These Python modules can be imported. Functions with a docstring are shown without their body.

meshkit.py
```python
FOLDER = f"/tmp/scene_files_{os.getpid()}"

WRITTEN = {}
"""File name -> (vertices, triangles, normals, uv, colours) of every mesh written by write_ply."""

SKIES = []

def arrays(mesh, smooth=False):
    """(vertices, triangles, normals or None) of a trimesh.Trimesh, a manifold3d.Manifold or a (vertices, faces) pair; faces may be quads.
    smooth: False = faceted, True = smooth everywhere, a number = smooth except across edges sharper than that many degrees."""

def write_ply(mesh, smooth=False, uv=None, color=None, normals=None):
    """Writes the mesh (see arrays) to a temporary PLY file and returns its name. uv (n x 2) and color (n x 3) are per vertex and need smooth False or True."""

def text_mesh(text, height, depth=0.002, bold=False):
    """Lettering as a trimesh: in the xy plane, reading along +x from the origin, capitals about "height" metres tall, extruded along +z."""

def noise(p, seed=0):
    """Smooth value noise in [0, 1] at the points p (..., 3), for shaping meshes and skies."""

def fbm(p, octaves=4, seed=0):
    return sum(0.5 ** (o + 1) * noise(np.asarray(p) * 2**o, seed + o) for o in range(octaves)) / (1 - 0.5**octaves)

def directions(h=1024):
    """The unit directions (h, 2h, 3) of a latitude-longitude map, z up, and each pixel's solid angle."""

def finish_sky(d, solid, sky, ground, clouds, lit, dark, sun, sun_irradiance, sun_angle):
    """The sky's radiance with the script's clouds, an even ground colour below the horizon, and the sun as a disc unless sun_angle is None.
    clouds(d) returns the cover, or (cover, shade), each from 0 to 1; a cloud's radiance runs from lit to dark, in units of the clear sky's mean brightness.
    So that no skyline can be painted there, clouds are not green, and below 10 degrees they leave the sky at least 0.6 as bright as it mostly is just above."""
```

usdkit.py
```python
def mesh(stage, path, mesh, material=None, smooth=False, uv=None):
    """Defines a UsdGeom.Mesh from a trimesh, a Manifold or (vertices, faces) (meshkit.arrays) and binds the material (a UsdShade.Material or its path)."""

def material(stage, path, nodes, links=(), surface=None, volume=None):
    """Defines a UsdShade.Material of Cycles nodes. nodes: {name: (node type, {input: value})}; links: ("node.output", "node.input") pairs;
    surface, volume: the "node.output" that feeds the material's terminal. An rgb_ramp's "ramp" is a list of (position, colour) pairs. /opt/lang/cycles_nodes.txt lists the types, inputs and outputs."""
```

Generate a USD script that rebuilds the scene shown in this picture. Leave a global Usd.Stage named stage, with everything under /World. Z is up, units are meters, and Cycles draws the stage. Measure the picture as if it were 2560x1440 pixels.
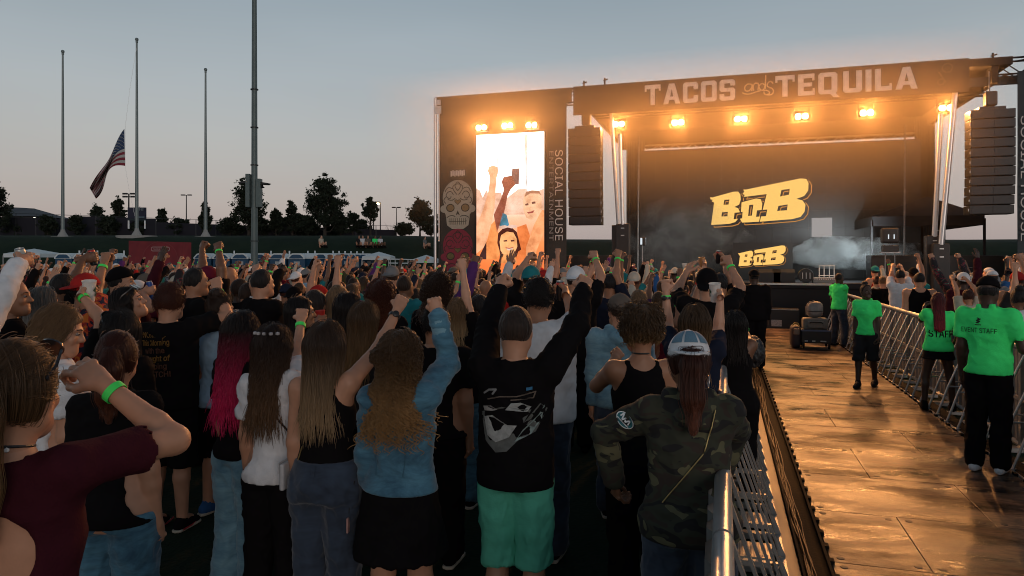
import math, random
import numpy as np, trimesh, usdkit, meshkit
from pxr import Usd, UsdGeom, UsdLux, UsdShade, Gf, Sdf, Vt
from shapely.geometry import Polygon, box as sbox, Point, LineString
from shapely.ops import unary_union
from shapely import affinity
from scipy.ndimage import map_coordinates
from scipy.spatial import cKDTree
random.seed(7)
stage = Usd.Stage.CreateInMemory()
UsdGeom.Xform.Define(stage, '/World')
# ------------------------------------------------------------------ camera, sky, sun, exposure
FPX, HORIZON, EYE = 1740.0, 645.0, 2.06          # focal length and horizon row in pixels of the 2560 px photograph, eye height
CY, SY = 0.957, 0.290                            # the camera looks along (-SY, CY); x runs along the stage front, y towards the stage
cam = UsdGeom.Camera.Define(stage, '/World/camera')
cam.CreateHorizontalApertureAttr(36.0)
cam.CreateVerticalApertureAttr(20.25)
cam.CreateFocalLengthAttr(36.0 * FPX / 2560)
cam.CreateVerticalApertureOffsetAttr(-(720 - HORIZON) / 2560 * 36.0)
cam.CreateFStopAttr(0.0)
EXPO = 1.5
cam.CreateExposureAttr(EXPO)
UsdGeom.Xformable(cam).AddTransformOp().Set(Gf.Matrix4d(CY, SY, 0, 0, 0, 0, 1, 0, SY, -CY, 0, 0, 0, 0, EYE, 1))
SUN_EL, SUN_DIR = 0.02, (0.55, -0.83)            # the sun has just gone down behind the camera
dome = UsdLux.DomeLight.Define(stage, '/World/sky')
dome.CreateIntensityAttr(1.0)
dome.GetPrim().SetCustomDataByKey('kind', 'structure')
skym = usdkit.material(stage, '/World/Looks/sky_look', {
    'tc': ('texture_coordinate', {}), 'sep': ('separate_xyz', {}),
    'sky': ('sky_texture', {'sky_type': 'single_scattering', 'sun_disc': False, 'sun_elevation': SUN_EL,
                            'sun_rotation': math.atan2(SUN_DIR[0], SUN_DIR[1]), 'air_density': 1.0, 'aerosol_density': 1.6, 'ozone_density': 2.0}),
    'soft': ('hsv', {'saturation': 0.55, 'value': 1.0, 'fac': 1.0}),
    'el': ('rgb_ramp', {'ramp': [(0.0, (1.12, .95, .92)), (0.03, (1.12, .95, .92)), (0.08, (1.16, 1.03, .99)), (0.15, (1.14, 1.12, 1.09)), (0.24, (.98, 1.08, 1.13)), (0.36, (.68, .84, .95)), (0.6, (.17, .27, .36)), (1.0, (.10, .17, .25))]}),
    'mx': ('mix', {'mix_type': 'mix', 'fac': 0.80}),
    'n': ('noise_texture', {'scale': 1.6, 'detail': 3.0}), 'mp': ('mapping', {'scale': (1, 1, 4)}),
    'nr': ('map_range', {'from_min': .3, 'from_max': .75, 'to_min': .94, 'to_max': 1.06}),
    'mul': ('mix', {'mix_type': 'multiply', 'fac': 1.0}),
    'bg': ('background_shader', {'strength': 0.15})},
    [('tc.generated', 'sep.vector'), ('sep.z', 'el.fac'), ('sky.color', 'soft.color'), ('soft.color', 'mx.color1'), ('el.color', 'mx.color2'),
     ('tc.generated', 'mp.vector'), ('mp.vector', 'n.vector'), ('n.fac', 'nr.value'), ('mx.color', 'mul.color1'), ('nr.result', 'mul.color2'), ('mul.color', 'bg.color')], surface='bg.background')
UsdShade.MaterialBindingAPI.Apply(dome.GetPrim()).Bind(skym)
sun = UsdLux.DistantLight.Define(stage, '/World/afterglow')
sun.CreateIntensityAttr(0.04); sun.CreateAngleAttr(25.0); sun.CreateNormalizeAttr(True)
sun.CreateColorAttr(Gf.Vec3f(1.0, .86, .78))
def look_along(d):
    """Rotation whose local -z axis lies along d."""
    z = -np.array(d, float) / np.linalg.norm(d); x = np.cross((0, 0, 1), z); x /= np.linalg.norm(x); y = np.cross(z, x)
    return Gf.Matrix4d(*x, 0, *y, 0, *z, 0, 0, 0, 0, 1)
UsdGeom.Xformable(sun).AddTransformOp().Set(look_along((-SUN_DIR[0], -SUN_DIR[1], -0.16)))

# ------------------------------------------------------------------ helpers
def cw(px, py, d):
    """The world point that the photograph shows at pixel (px, py) at depth d."""
    X = (px - 1280) / FPX * d
    return np.array([CY * X - SY * d, SY * X + CY * d, EYE - (py - HORIZON) / FPX * d])
def onv(px, py, v):
    """The point of the plane y = v at that pixel."""
    return cw(px, py, v / (SY * (px - 1280) / FPX + CY))
_names = {}
def numbered(parent, name):
    k = _names.get((parent, name), 0); _names[(parent, name)] = k + 1
    return f'{parent}/{name}' if k == 0 else f'{parent}/{name}_{k:03d}'
def tag(p, label=None, cat=None, group=None, kind=None):
    p = p.GetPrim() if hasattr(p, 'GetPrim') else p
    for k, v in (('label', label), ('category', cat), ('group', group), ('kind', kind)):
        if v: p.SetCustomDataByKey(k, v)
    return p
def path_of(parent): return '/World' if parent is None else str(parent.GetPath())
def thing(name, label, cat, loc=(0, 0, 0), rotz=0.0, group=None, kind=None, scale=1.0):
    x = UsdGeom.Xform.Define(stage, numbered('/World', name))
    x.AddTranslateOp().Set(Gf.Vec3d(*map(float, loc)))
    if rotz: x.AddRotateZOp().Set(math.degrees(rotz))
    if scale != 1.0: x.AddScaleOp().Set(Gf.Vec3f(scale, scale, scale))
    return tag(x, label, cat, group, kind)
def dup(root, name, label, cat, loc, rotz, group, scale=1.0):
    r = thing(name, label, cat, loc, rotz, group, scale=scale)
    r.GetReferences().AddInternalReference(root.GetPath()); r.SetInstanceable(True)
    return r
def obj(name, mesh, mat, parent=None, smooth=False, label=None, cat=None, group=None, kind=None, uv=None):
    if isinstance(mesh, MB): mesh = mesh.get()
    m = usdkit.mesh(stage, numbered(path_of(parent), name), mesh, mat, smooth, uv)
    return tag(m, label, cat, group, kind)
def boxm(lo, hi):
    x0, y0, z0 = lo; x1, y1, z1 = hi
    v = np.array([(x, y, z) for z in (z0, z1) for y in (y0, y1) for x in (x0, x1)], float)
    f = np.array([(0, 2, 1), (1, 2, 3), (4, 5, 6), (5, 7, 6), (0, 1, 4), (1, 5, 4), (2, 6, 3), (3, 6, 7), (0, 4, 2), (2, 4, 6), (1, 3, 5), (3, 7, 5)])
    return v, f
def tubem(a, b, ra, rb=None, n=10, caps=True):
    a, b = np.array(a, float), np.array(b, float); rb = ra if rb is None else rb
    t = (b - a) / max(np.linalg.norm(b - a), 1e-9)
    x = np.cross(t, (0, 0, 1.0) if abs(t[2]) < .9 else (1.0, 0, 0)); x /= np.linalg.norm(x); y = np.cross(t, x)
    an = np.arange(n) * 2 * math.pi / n
    ring = np.cos(an)[:, None] * x + np.sin(an)[:, None] * y
    v = np.vstack([a + ra * ring, b + rb * ring, [a], [b]]); f = []
    for i in range(n):
        j = (i + 1) % n
        f += [(i, j, n + j), (i, n + j, n + i)]
        if caps: f += [(2 * n, j, i), (2 * n + 1, n + i, n + j)]
    return v, np.array(f)
def sweepm(pts, r, n=6):
    p = np.array(pts, float); r = np.broadcast_to(r, (len(p),)); t = np.gradient(p, axis=0); t /= np.linalg.norm(t, axis=1)[:, None] + 1e-9
    a = np.cross(t, np.where(np.abs(t[:, 2:]) < .9, [0, 0, 1.0], [1.0, 0, 0])); a /= np.linalg.norm(a, axis=1)[:, None] + 1e-9; b = np.cross(t, a)
    an = np.arange(n) * 2 * math.pi / n
    v = (p[:, None] + r[:, None, None] * (np.cos(an)[None, :, None] * a[:, None] + np.sin(an)[None, :, None] * b[:, None])).reshape(-1, 3); f = []
    for i in range(len(p) - 1):
        for j in range(n):
            k = (j + 1) % n
            f += [(i * n + j, i * n + k, (i + 1) * n + k), (i * n + j, (i + 1) * n + k, (i + 1) * n + j)]
    return v, np.array(f)
class MB:
    """Collects pieces into one mesh."""
    def __init__(s): s.v, s.f, s.n = [], [], 0
    def add(s, vf, M=None):
        if hasattr(vf, 'vertices'): vf = (np.array(vf.vertices), np.array(vf.faces))
        v, f = vf
        if M is not None: v = v @ M[:3, :3].T + M[:3, 3]
        s.v.append(v); s.f.append(np.asarray(f) + s.n); s.n += len(v); return s
    def box(s, lo, hi): return s.add(boxm(lo, hi))
    def tube(s, a, b, ra, rb=None, n=10): return s.add(tubem(a, b, ra, rb, n))
    def sweep(s, pts, r, n=6): return s.add(sweepm(pts, r, n))
    def get(s): return np.vstack(s.v), np.vstack(s.f)
def rbox(lo, hi, r=.02):
    """A box with rounded edges."""
    import manifold3d as m3
    lo, hi = np.array(lo, float) + r, np.array(hi, float) - r
    sp = m3.Manifold.sphere(r, 12)
    return m3.Manifold.batch_hull([sp.translate((x, y, z)) for x in (lo[0], hi[0]) for y in (lo[1], hi[1]) for z in (lo[2], hi[2])])
def lathe(profile, n=24, at=(0, 0, 0), axis=None):
    pr = np.array(profile, float); an = np.arange(n) * 2 * math.pi / n
    v = np.stack([pr[:, None, 0] * np.cos(an), pr[:, None, 0] * np.sin(an), np.repeat(pr[:, 1:2], n, 1)], -1).reshape(-1, 3); f = []
    for i in range(len(pr) - 1):
        for j in range(n):
            k = (j + 1) % n
            f += [(i * n + j, i * n + k, (i + 1) * n + k), (i * n + j, (i + 1) * n + k, (i + 1) * n + j)]
    if axis is not None: v = v @ frame(axis).T
    return v + np.array(at), np.array(f)
def frame(z, x=(1, 0, 0)):
    """Matrix with columns x, y, z for the given z axis, x as close as it can to the given one."""
    z = np.array(z, float); z /= np.linalg.norm(z); x = np.array(x, float); x = x - z * (x @ z)
    if np.linalg.norm(x) < 1e-4: x = np.array((0, 1.0, 0)) - z * z[1]
    x /= np.linalg.norm(x); return np.stack([x, np.cross(z, x), z], 1)
def plate(poly, v, t=.01):
    """Extrudes a polygon of (x, z) into a plate whose visible face lies on y = v, facing the camera side."""
    polys = [g for g in getattr(poly, 'geoms', [poly]) if g.geom_type == 'Polygon' and g.area > 1e-6]
    m = MB()
    for g in polys:
        e = trimesh.creation.extrude_polygon(g, t, engine='earcut')
        q = np.array(e.vertices); m.add((np.stack([q[:, 0], v + q[:, 2], q[:, 1]], 1), np.array(e.faces)[:, ::-1]))
    return m.get()
def pxpoly(pts, v):
    """Polygon of (x, z) on the plane y = v traced at pixels of the photograph."""
    return Polygon([(lambda q: (q[0], q[2]))(onv(x, y, v)) for x, y in pts]).buffer(0)
# ------------------------------------------------------------------ materials
_mats = {}
def mat(name, col, rough=.7, metal=0.0, var=.15, scale=20.0, bump=0.0, bscale=60.0, spec=.5, sheen=0.0, emit=None, es=0.0, stretch=(1, 1, 1), coord='object', sss=0.0, trans=0.0):
    """A principled material whose colour varies a little with noise."""
    if name in _mats: return _mats[name]
    c = np.array(col, float)
    N = {'tc': ('texture_coordinate', {}), 'mp': ('mapping', {'scale': stretch}), 'n': ('noise_texture', {'scale': scale, 'detail': 4.0, 'roughness': .6}),
         'r': ('rgb_ramp', {'ramp': [(.25, tuple(c * (1 - var))), (.75, tuple(np.minimum(c * (1 + var), 1)))]}),
         'p': ('principled_bsdf', {'roughness': rough, 'metallic': metal, 'specular_ior_level': spec, 'sheen_weight': sheen, 'transmission_weight': trans})}
    L = [(f'tc.{coord}', 'mp.vector'), ('mp.vector', 'n.vector'), ('n.fac', 'r.fac'), ('r.color', 'p.base_color')]
    if sss: N['p'][1].update(subsurface_weight=sss, subsurface_scale=.01, subsurface_radius=(1.0, .35, .2))
    if bump:
        N['n2'] = ('noise_texture', {'scale': bscale, 'detail': 3.0}); N['b'] = ('bump', {'strength': bump, 'distance': .01})
        L += [('mp.vector', 'n2.vector'), ('n2.fac', 'b.height'), ('b.normal', 'p.normal')]
    if emit is not None: N['p'][1].update(emission_color=emit, emission_strength=es)
    _mats[name] = usdkit.material(stage, f'/World/Looks/{name}', N, L, surface='p.BSDF'); return _mats[name]
def glow(name, col, s):
    if name not in _mats:
        _mats[name] = usdkit.material(stage, f'/World/Looks/{name}', {'e': ('emission', {'color': col, 'strength': s / 2 ** EXPO})}, surface='e.emission')
    return _mats[name]
black = mat('black_cloth', (.012, .011, .012), .85, bump=.2)
blackp = mat('black_plastic', (.015, .015, .016), .45)
blackm = mat('black_metal', (.02, .02, .022), .4, .3)
alu = mat('aluminium', (.55, .55, .56), .32, .9, var=.1, scale=8, bump=.05)
steel = mat('galvanised_steel', (.38, .39, .40), .42, .8, var=.2, scale=14, bump=.08)
white = mat('white_paint', (.75, .76, .76), .5)
letters = mat('banner_lettering', (.62, .60, .57), .7, var=.04)
# ------------------------------------------------------------------ the ground and the hill
def sstep(x, a, b):
    t = np.clip((x - a) / (b - a), 0, 1); return t * t * (3 - 2 * t)
def ground_z(x, y):
    d = -SY * np.asarray(x) + CY * np.asarray(y); X = CY * np.asarray(x) + SY * np.asarray(y)
    side = np.clip(1 - sstep(X, -13, 4) * .10, 0, 1)
    z = (3.9 * sstep(d, 48, 60) + .8 * sstep(d, 60, 84)) * side
    return z + .10 * (meshkit.noise(np.stack(np.broadcast_arrays(x, y, 0 * np.asarray(x)), -1) * .12) - .5) * sstep(d, 40, 50)
xs = np.unique(np.concatenate([np.linspace(-60, 40, 81), np.linspace(-500, -60, 24), np.linspace(40, 500, 24)]))
ys = np.unique(np.concatenate([np.linspace(-30, 110, 141), np.linspace(110, 700, 30), np.linspace(-200, -30, 10)]))
gx, gy = np.meshgrid(xs, ys, indexing='ij'); gv = np.stack([gx, gy, ground_z(gx, gy)], -1).reshape(-1, 3)
I, J = np.meshgrid(np.arange(len(xs) - 1), np.arange(len(ys) - 1), indexing='ij'); q = (I * len(ys) + J).ravel()
gf = np.stack([q, q + len(ys), q + len(ys) + 1, q + 1], 1)
turf = usdkit.material(stage, '/World/Looks/turf', {
    'g': ('geometry', {}), 'n': ('noise_texture', {'scale': .35, 'detail': 6.0, 'roughness': .65}), 'n2': ('noise_texture', {'scale': 26.0, 'detail': 4.0}),
    'r': ('rgb_ramp', {'ramp': [(.3, (.008, .018, .011)), (.55, (.015, .028, .015)), (.75, (.024, .033, .018))]}), 'b': ('bump', {'strength': .8, 'distance': .04}),
    'p': ('principled_bsdf', {'roughness': .95, 'specular_ior_level': .15})},
    [('g.position', 'n.vector'), ('g.position', 'n2.vector'), ('n.fac', 'r.fac'), ('r.color', 'p.base_color'), ('n2.fac', 'b.height'), ('b.normal', 'p.normal')], surface='p.BSDF')
obj('ground', (gv, gf), turf, smooth=True, kind='structure')
# ------------------------------------------------------------------ walkway of laid panels between the two barricades
FLOOR = .06
wood = usdkit.material(stage, '/World/Looks/wet_panel', {
    'g': ('geometry', {}), 'oi': ('object_info', {}), 'mp': ('mapping', {'scale': (.9, 2.4, 1)}), 'mp2': ('mapping', {'scale': (2.2, 8, 1)}),
    'n': ('noise_texture', {'scale': 1.3, 'detail': 9.0, 'roughness': .68, 'distortion': .5}), 'n2': ('noise_texture', {'scale': 3.0, 'detail': 10.0, 'roughness': .75}), 'nf': ('noise_texture', {'scale': 60.0, 'detail': 5.0, 'roughness': .7}), 'bm': ('math', {'math_type': 'multiply_add', 'value2': .35}),
    'wet': ('rgb_ramp', {'ramp': [(.34, (.16,) * 3), (.44, (.30,) * 3), (.54, (.44,) * 3), (.72, (.58,) * 3)]}),
    'r': ('rgb_ramp', {'ramp': [(.38, (.012, .009, .008)), (.46, (.04, .027, .02)), (.52, (.11, .072, .05)), (.6, (.19, .125, .085)), (.72, (.27, .19, .13))]}),
    'r2': ('rgb_ramp', {'ramp': [(.40, (.06, .05, .05)), (.48, (.45, .43, .42)), (.56, (.9, .9, .9)), (.7, (1.25, 1.2, 1.15))]}), 'm': ('mix', {'mix_type': 'multiply', 'fac': .8}),
    'md': ('map_range', {'from_min': 0, 'from_max': 1, 'to_min': .93, 'to_max': 1.04}), 'm2': ('mix', {'mix_type': 'multiply', 'fac': 1.0}),
    'b': ('bump', {'strength': .45, 'distance': .008}), 'sm': ('rgb_ramp', {'ramp': [(.36, (.02,) * 3), (.46, (.10,) * 3), (.54, (.5,) * 3), (.66, (.75,) * 3)]}), 'n5': ('noise_texture', {'scale': .9, 'detail': 8.0, 'roughness': .7}), 'mp5': ('mapping', {'scale': (.8, 1.7, 1), 'location': (4, 7, 0)}), 'p': ('principled_bsdf', {'roughness': .3, 'specular_ior_level': .5})},
    [('g.position', 'mp.vector'), ('g.position', 'mp2.vector'), ('mp.vector', 'n.vector'), ('mp2.vector', 'n2.vector'), ('n.fac', 'wet.fac'), ('n.fac', 'r.fac'), ('n2.fac', 'r2.fac'),
     ('r.color', 'm.color1'), ('r2.color', 'm.color2'), ('oi.random', 'md.value'), ('m.color', 'm2.color1'), ('md.result', 'm2.color2'), ('m2.color', 'p.base_color'),
     ('wet.color', 'p.roughness'), ('g.position', 'mp5.vector'), ('mp5.vector', 'n5.vector'), ('n5.fac', 'sm.fac'), ('sm.color', 'p.specular_ior_level'), ('g.position', 'nf.vector'), ('nf.fac', 'bm.value1'), ('n2.fac', 'bm.value3'), ('bm.value', 'b.height'), ('b.normal', 'p.normal')], surface='p.BSDF')
dark_bolt = mat('dark_bolt', (.03, .027, .025), .6)
walk = thing('walkway', 'wet brown panelled walkway between the barricades leading to the stage', 'walkway', kind='structure')
U0, U1 = .68, 2.58
y, row = 1.0, 0
while y < 21.3:
    cuts = [U0, 1.28, U1] if row % 2 == 0 else [U0, 1.95, U1]
    for a, b in zip(cuts, cuts[1:]):
        e = random.uniform(0, .002)
        obj('panel', rbox((a + .002, y + .002, .004), (b - .002, y + .998, FLOOR + e), .004), wood, walk, smooth=30)
        if y < 9:
            m = MB()
            for sx in (a + .07, b - .07):
                for sy in (y + .07, y + .93):
                    m.add(lathe([(0, .004), (.022, .003), (.026, 0)], 10, (sx, sy, FLOOR + e)))
            obj('bolt', m, dark_bolt, walk, kind='stuff')
    y += 1.0; row += 1
rubber = mat('black_rubber', (.007, .007, .007), .8, bump=.3, bscale=40, spec=.1)
edge = MB().box((U0 - .20, 1, .004), (U0 - .012, 21.3, .05)); 
edge.box((U0 - .20, 1, .05), (U0 - .185, 21.3, .085)).box((U0 - .03, 1, .05), (U0 - .012, 21.3, .085))
ramp = MB().add((np.array([(U1 + .01, 3, .004), (U1 + .16, 3, .004), (U1 + .16, 3, .1), (U1 + .03, 3, .085), (U1 + .01, 21.3, .004), (U1 + .16, 21.3, .004), (U1 + .16, 21.3, .1), (U1 + .03, 21.3, .085)]),
                 np.array([(0, 1, 2), (0, 2, 3), (4, 6, 5), (4, 7, 6), (0, 3, 7), (0, 7, 4), (3, 2, 6), (3, 6, 7), (2, 1, 5), (2, 5, 6)])))
for m, x, s in ((edge, U0 - .012, 1), (ramp, U1 + .012, -1)):
    yy = 1.2 if s > 0 else 3.2
    while yy < 21:
        m.box((x - .0 if s > 0 else x - .03, yy, .045), (x + .03 if s > 0 else x, yy + .06, FLOOR + .022)); yy += .25
tr = obj('cable_trough', edge, rubber, label='black rubber cable trough with toothed edge along the left side of the walkway', cat='cable trough')
obj('edge_ramp', ramp, rubber, label='black rubber edging with teeth along the right side of the walkway', cat='floor edging')
strip = mat('timber_strip', (.26, .21, .15), .5, bump=.2, bscale=15, stretch=(1, .1, 1), coord='object')
obj('timber_strip', MB().box((.40, 1, .004), (.475, 21.3, .05)), strip, label='pale timber strip between the left barricade feet and the cable trough', cat='timber strip')
cab = mat('copper_brown_cable', (.06, .024, .010), .5, spec=.35)
rng = np.random.default_rng(5)
for k in range(9):
    yy = np.arange(1.0, 20.0, .22); off = .51 + .008 * (k % 5) + .004 * rng.standard_normal() + (.03 if k > 5 else 0)
    x = off + .014 * np.sin(yy * 1.7 + k * .9) + .03 * np.sin(yy * .55 + k // 6) * .6 + .004 * rng.standard_normal(len(yy))
    z = .058 + .008 * (k % 3) + .004 * rng.standard_normal(len(yy))
    obj('cable', sweepm(np.stack([np.clip(x, .495, .635), yy, z], 1), .0055, 5), cab, smooth=True, label='thin brown cable in the bundle lying along the black trough', cat='cable', group='bundled cables in the trough')
# ------------------------------------------------------------------ barricades
SEC = 1.2
grey_sheet = mat('barricade_sheet', (.20, .20, .20), .5, .5, var=.25, scale=6, bump=.1)
dark_bar = mat('dark_steel_bar', (.30, .31, .31), .38, .8, var=.2, scale=9)
tray = usdkit.material(stage, '/World/Looks/perforated_tray', {'tc': ('texture_coordinate', {}), 'v': ('voronoi_texture', {'scale': 55.0, 'randomness': 0.0}), 'r': ('rgb_ramp', {'interpolate': False, 'ramp': [(0, (.03, .03, .03)), (.3, (.55, .50, .42))]}),
    'p': ('principled_bsdf', {'roughness': .4, 'metallic': .5})}, [('tc.object', 'v.vector'), ('v.distance', 'r.fac'), ('r.color', 'p.base_color')], surface='p.BSDF')
def corrugated(x, y0, y1, z0, z1, n=26, amp=.012):
    yy = np.linspace(y0, y1, n); xx = x + amp * np.where((np.arange(n) // 2) % 2, 1, -1)
    v = np.concatenate([np.stack([xx, yy, 0 * yy + z], 1) for z in (z0, z1)]); i = np.arange(n - 1)
    f = np.concatenate([np.stack([i, i + 1, n + i + 1], 1), np.stack([i, n + i + 1, n + i], 1)])
    return v, f
def barricade(left):
    s = 1 if left else -1
    t = thing('barricade', 'x', 'barricade')
    obj('top_rail', tubem((0, .01, 1.13), (0, SEC - .01, 1.13), .034, n=16), alu, t, smooth=40)
    obj('panel', MB().add(corrugated(-s * .045, .02, SEC - .02, .08, 1.09)), grey_sheet, t)
    obj('frame', MB().box((-.02, .0, .05), (.02, .03, 1.1)).box((-.02, SEC - .03, .05), (.02, SEC, 1.1)).box((-.02, .03, .55), (.015, SEC - .03, .585)), dark_bar, t)
    for k in range(3):
        yk = .2 + .4 * k
        if left:
            a, b = np.array((.02, yk, 1.08)), np.array((.36, yk, .10)); d = (b - a) / np.linalg.norm(b - a); nrm = np.array((d[2], 0, -d[0]))
            m = MB(); w = np.array((0, .022, 0)); h = nrm * .007
            v = np.array([a - w - h, a + w - h, a + w + h, a - w + h, b - w - h, b + w - h, b + w + h, b - w + h])
            m.add((v, np.array([(0, 1, 2), (0, 2, 3), (4, 6, 5), (4, 7, 6), (0, 4, 5), (0, 5, 1), (1, 5, 6), (1, 6, 2), (2, 6, 7), (2, 7, 3), (3, 7, 4), (3, 4, 0)])))
            obj('brace', m, dark_bar, t)
            g = np.array([(.30, yk - .004, .06), (.405, yk - .004, .055), (.35, yk - .004, .19), (.30, yk + .004, .06), (.405, yk + .004, .055), (.35, yk + .004, .19)])
            obj('gusset', (g, np.array([(0, 2, 1), (3, 4, 5), (0, 1, 4), (0, 4, 3), (1, 2, 5), (1, 5, 4), (2, 0, 3), (2, 3, 5)])), dark_bar, t)
        else:
            top, knee, foot = (-.03, yk, 1.09), (-.30, yk, .44), (-.42, yk, .09)
            obj('brace', MB().sweep([top, (-.17, yk, .76), knee, (-.36, yk, .26), foot], .014, 8), steel, t, smooth=40)
            obj('bracket', tubem(knee, (-.02, yk, .44), .011, n=6), steel, t, smooth=40); obj('foot_plate', lathe([(0, .02), (.03, .015), (.03, 0)], 8, (foot[0], yk, .075)), steel, t, smooth=40)
    if left:
        obj('cross_bar', boxm((.06, .0, .30), (.30, .03, .33)), dark_bar, t); obj('cross_bar', boxm((.03, .60, .30), (.30, .63, .33)), dark_bar, t)
        for k in range(2):
            obj('tray', MB().box((.05, .10 + .6 * k, .055), (.33, .36 + .6 * k, .07)), tray, t)
        obj('base', MB().box((.02, .0, .01), (.40, .03, .055)).box((.02, .56, .01), (.40, .62, .055)).box((.36, .03, .01), (.40, .56, .055)).box((.36, .62, .01), (.40, SEC, .055)), dark_bar, t)
    else:
        obj('base', MB().box((-.43, 0, .01), (-.39, SEC, .075)).box((-.39, .01, .01), (.0, .05, .06)).box((-.39, SEC - .05, .01), (0, SEC - .01, .06)).box((-.39, .58, .01), (0, .62, .05)), steel, t)
        obj('step', MB().box((.06, .02, .01), (.34, SEC - .02, .03)), dark_bar, t)
    return t
for left, x, y0, n, lab in ((True, 0.0, 1.2, 16, 'dark barred barricade left of the walkway'), (False, 3.02, 2.6, 15, 'steel braced barricade right of the walkway')):
    first = barricade(left)
    ORD = 'nearest second third fourth fifth sixth seventh eighth ninth tenth eleventh twelfth thirteenth fourteenth fifteenth sixteenth'.split()
    tag(first, f'nearest section of the {lab}', None, ('left' if left else 'right') + ' row of joined barricade sections')
    UsdGeom.Xformable(first).GetOrderedXformOps()[0].Set(Gf.Vec3d(x, y0, 0))
    for k in range(1, n): dup(first, 'barricade', f'{ORD[k]} section from the near end of the {lab}', 'barricade', (x, y0 + SEC * k, 0), 0, ('left' if left else 'right') + ' row of joined barricade sections')

# ------------------------------------------------------------------ the stage
VF = 21.0      # plane of the front banners
deckm = mat('stage_deck', (.03, .03, .03), .5, bump=.15)
obj('stage_deck', MB().box((-3.7, 21.55, 1.19), (6.7, 27.9, 1.33)).box((-3.7, 21.60, 0.0), (6.7, 27.9, 1.18)), black, label='black stage platform with skirted front behind the walkway end', cat='stage', smooth=False)
obj('deck_edge', MB().box((.9, 21.51, 1.28), (2.95, 21.545, 1.335)), alu, label='silver edge strip along the front of the stage platform', cat='edge strip')
roof = thing('stage_roof', 'black stage roof with a long front banner reading TACOS and TEQUILA', 'stage roof')
obj('canopy', MB().box((-4.4, 21.05, 7.10), (7.2, 28.2, 7.30)), black, roof)
obj('rear_header', MB().box((-3.9, 27.9, 6.40), (6.9, 28.1, 7.095)), black, roof)
obj('side_header', MB().box((-4.05, 21.1, 6.65), (-3.9, 27.85, 7.095)), black, roof); obj('side_header', MB().box((6.75, 21.1, 6.65), (6.9, 27.85, 7.095)), black, roof)
banner_cloth = mat('banner_cloth', (.022, .019, .019), .8, bump=.15, bscale=12)
def wavy(u0, u1, z0, z1, v, amp=.012, n=60, m=6, th=.02, seed=1):
    uu, zz = np.meshgrid(np.linspace(u0, u1, n), np.linspace(z0, z1, m), indexing='ij')
    dv = amp * (meshkit.noise(np.stack([uu * 1.5, zz * .8, 0 * uu + seed], -1)) - .5)
    a = np.stack([uu, v + dv, zz], -1).reshape(-1, 3); b = a + (0, th, 0); i, j = np.meshgrid(np.arange(n - 1), np.arange(m - 1), indexing='ij'); q = (i * m + j).ravel()
    f = np.stack([q, q + m, q + m + 1, q + 1], 1)
    return np.vstack([a, b]), np.vstack([f, f[:, ::-1] + len(a)])
obj('front_banner', wavy(-4.4, 6.2, 6.44, 7.32, VF), banner_cloth, roof, smooth=True)
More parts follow.
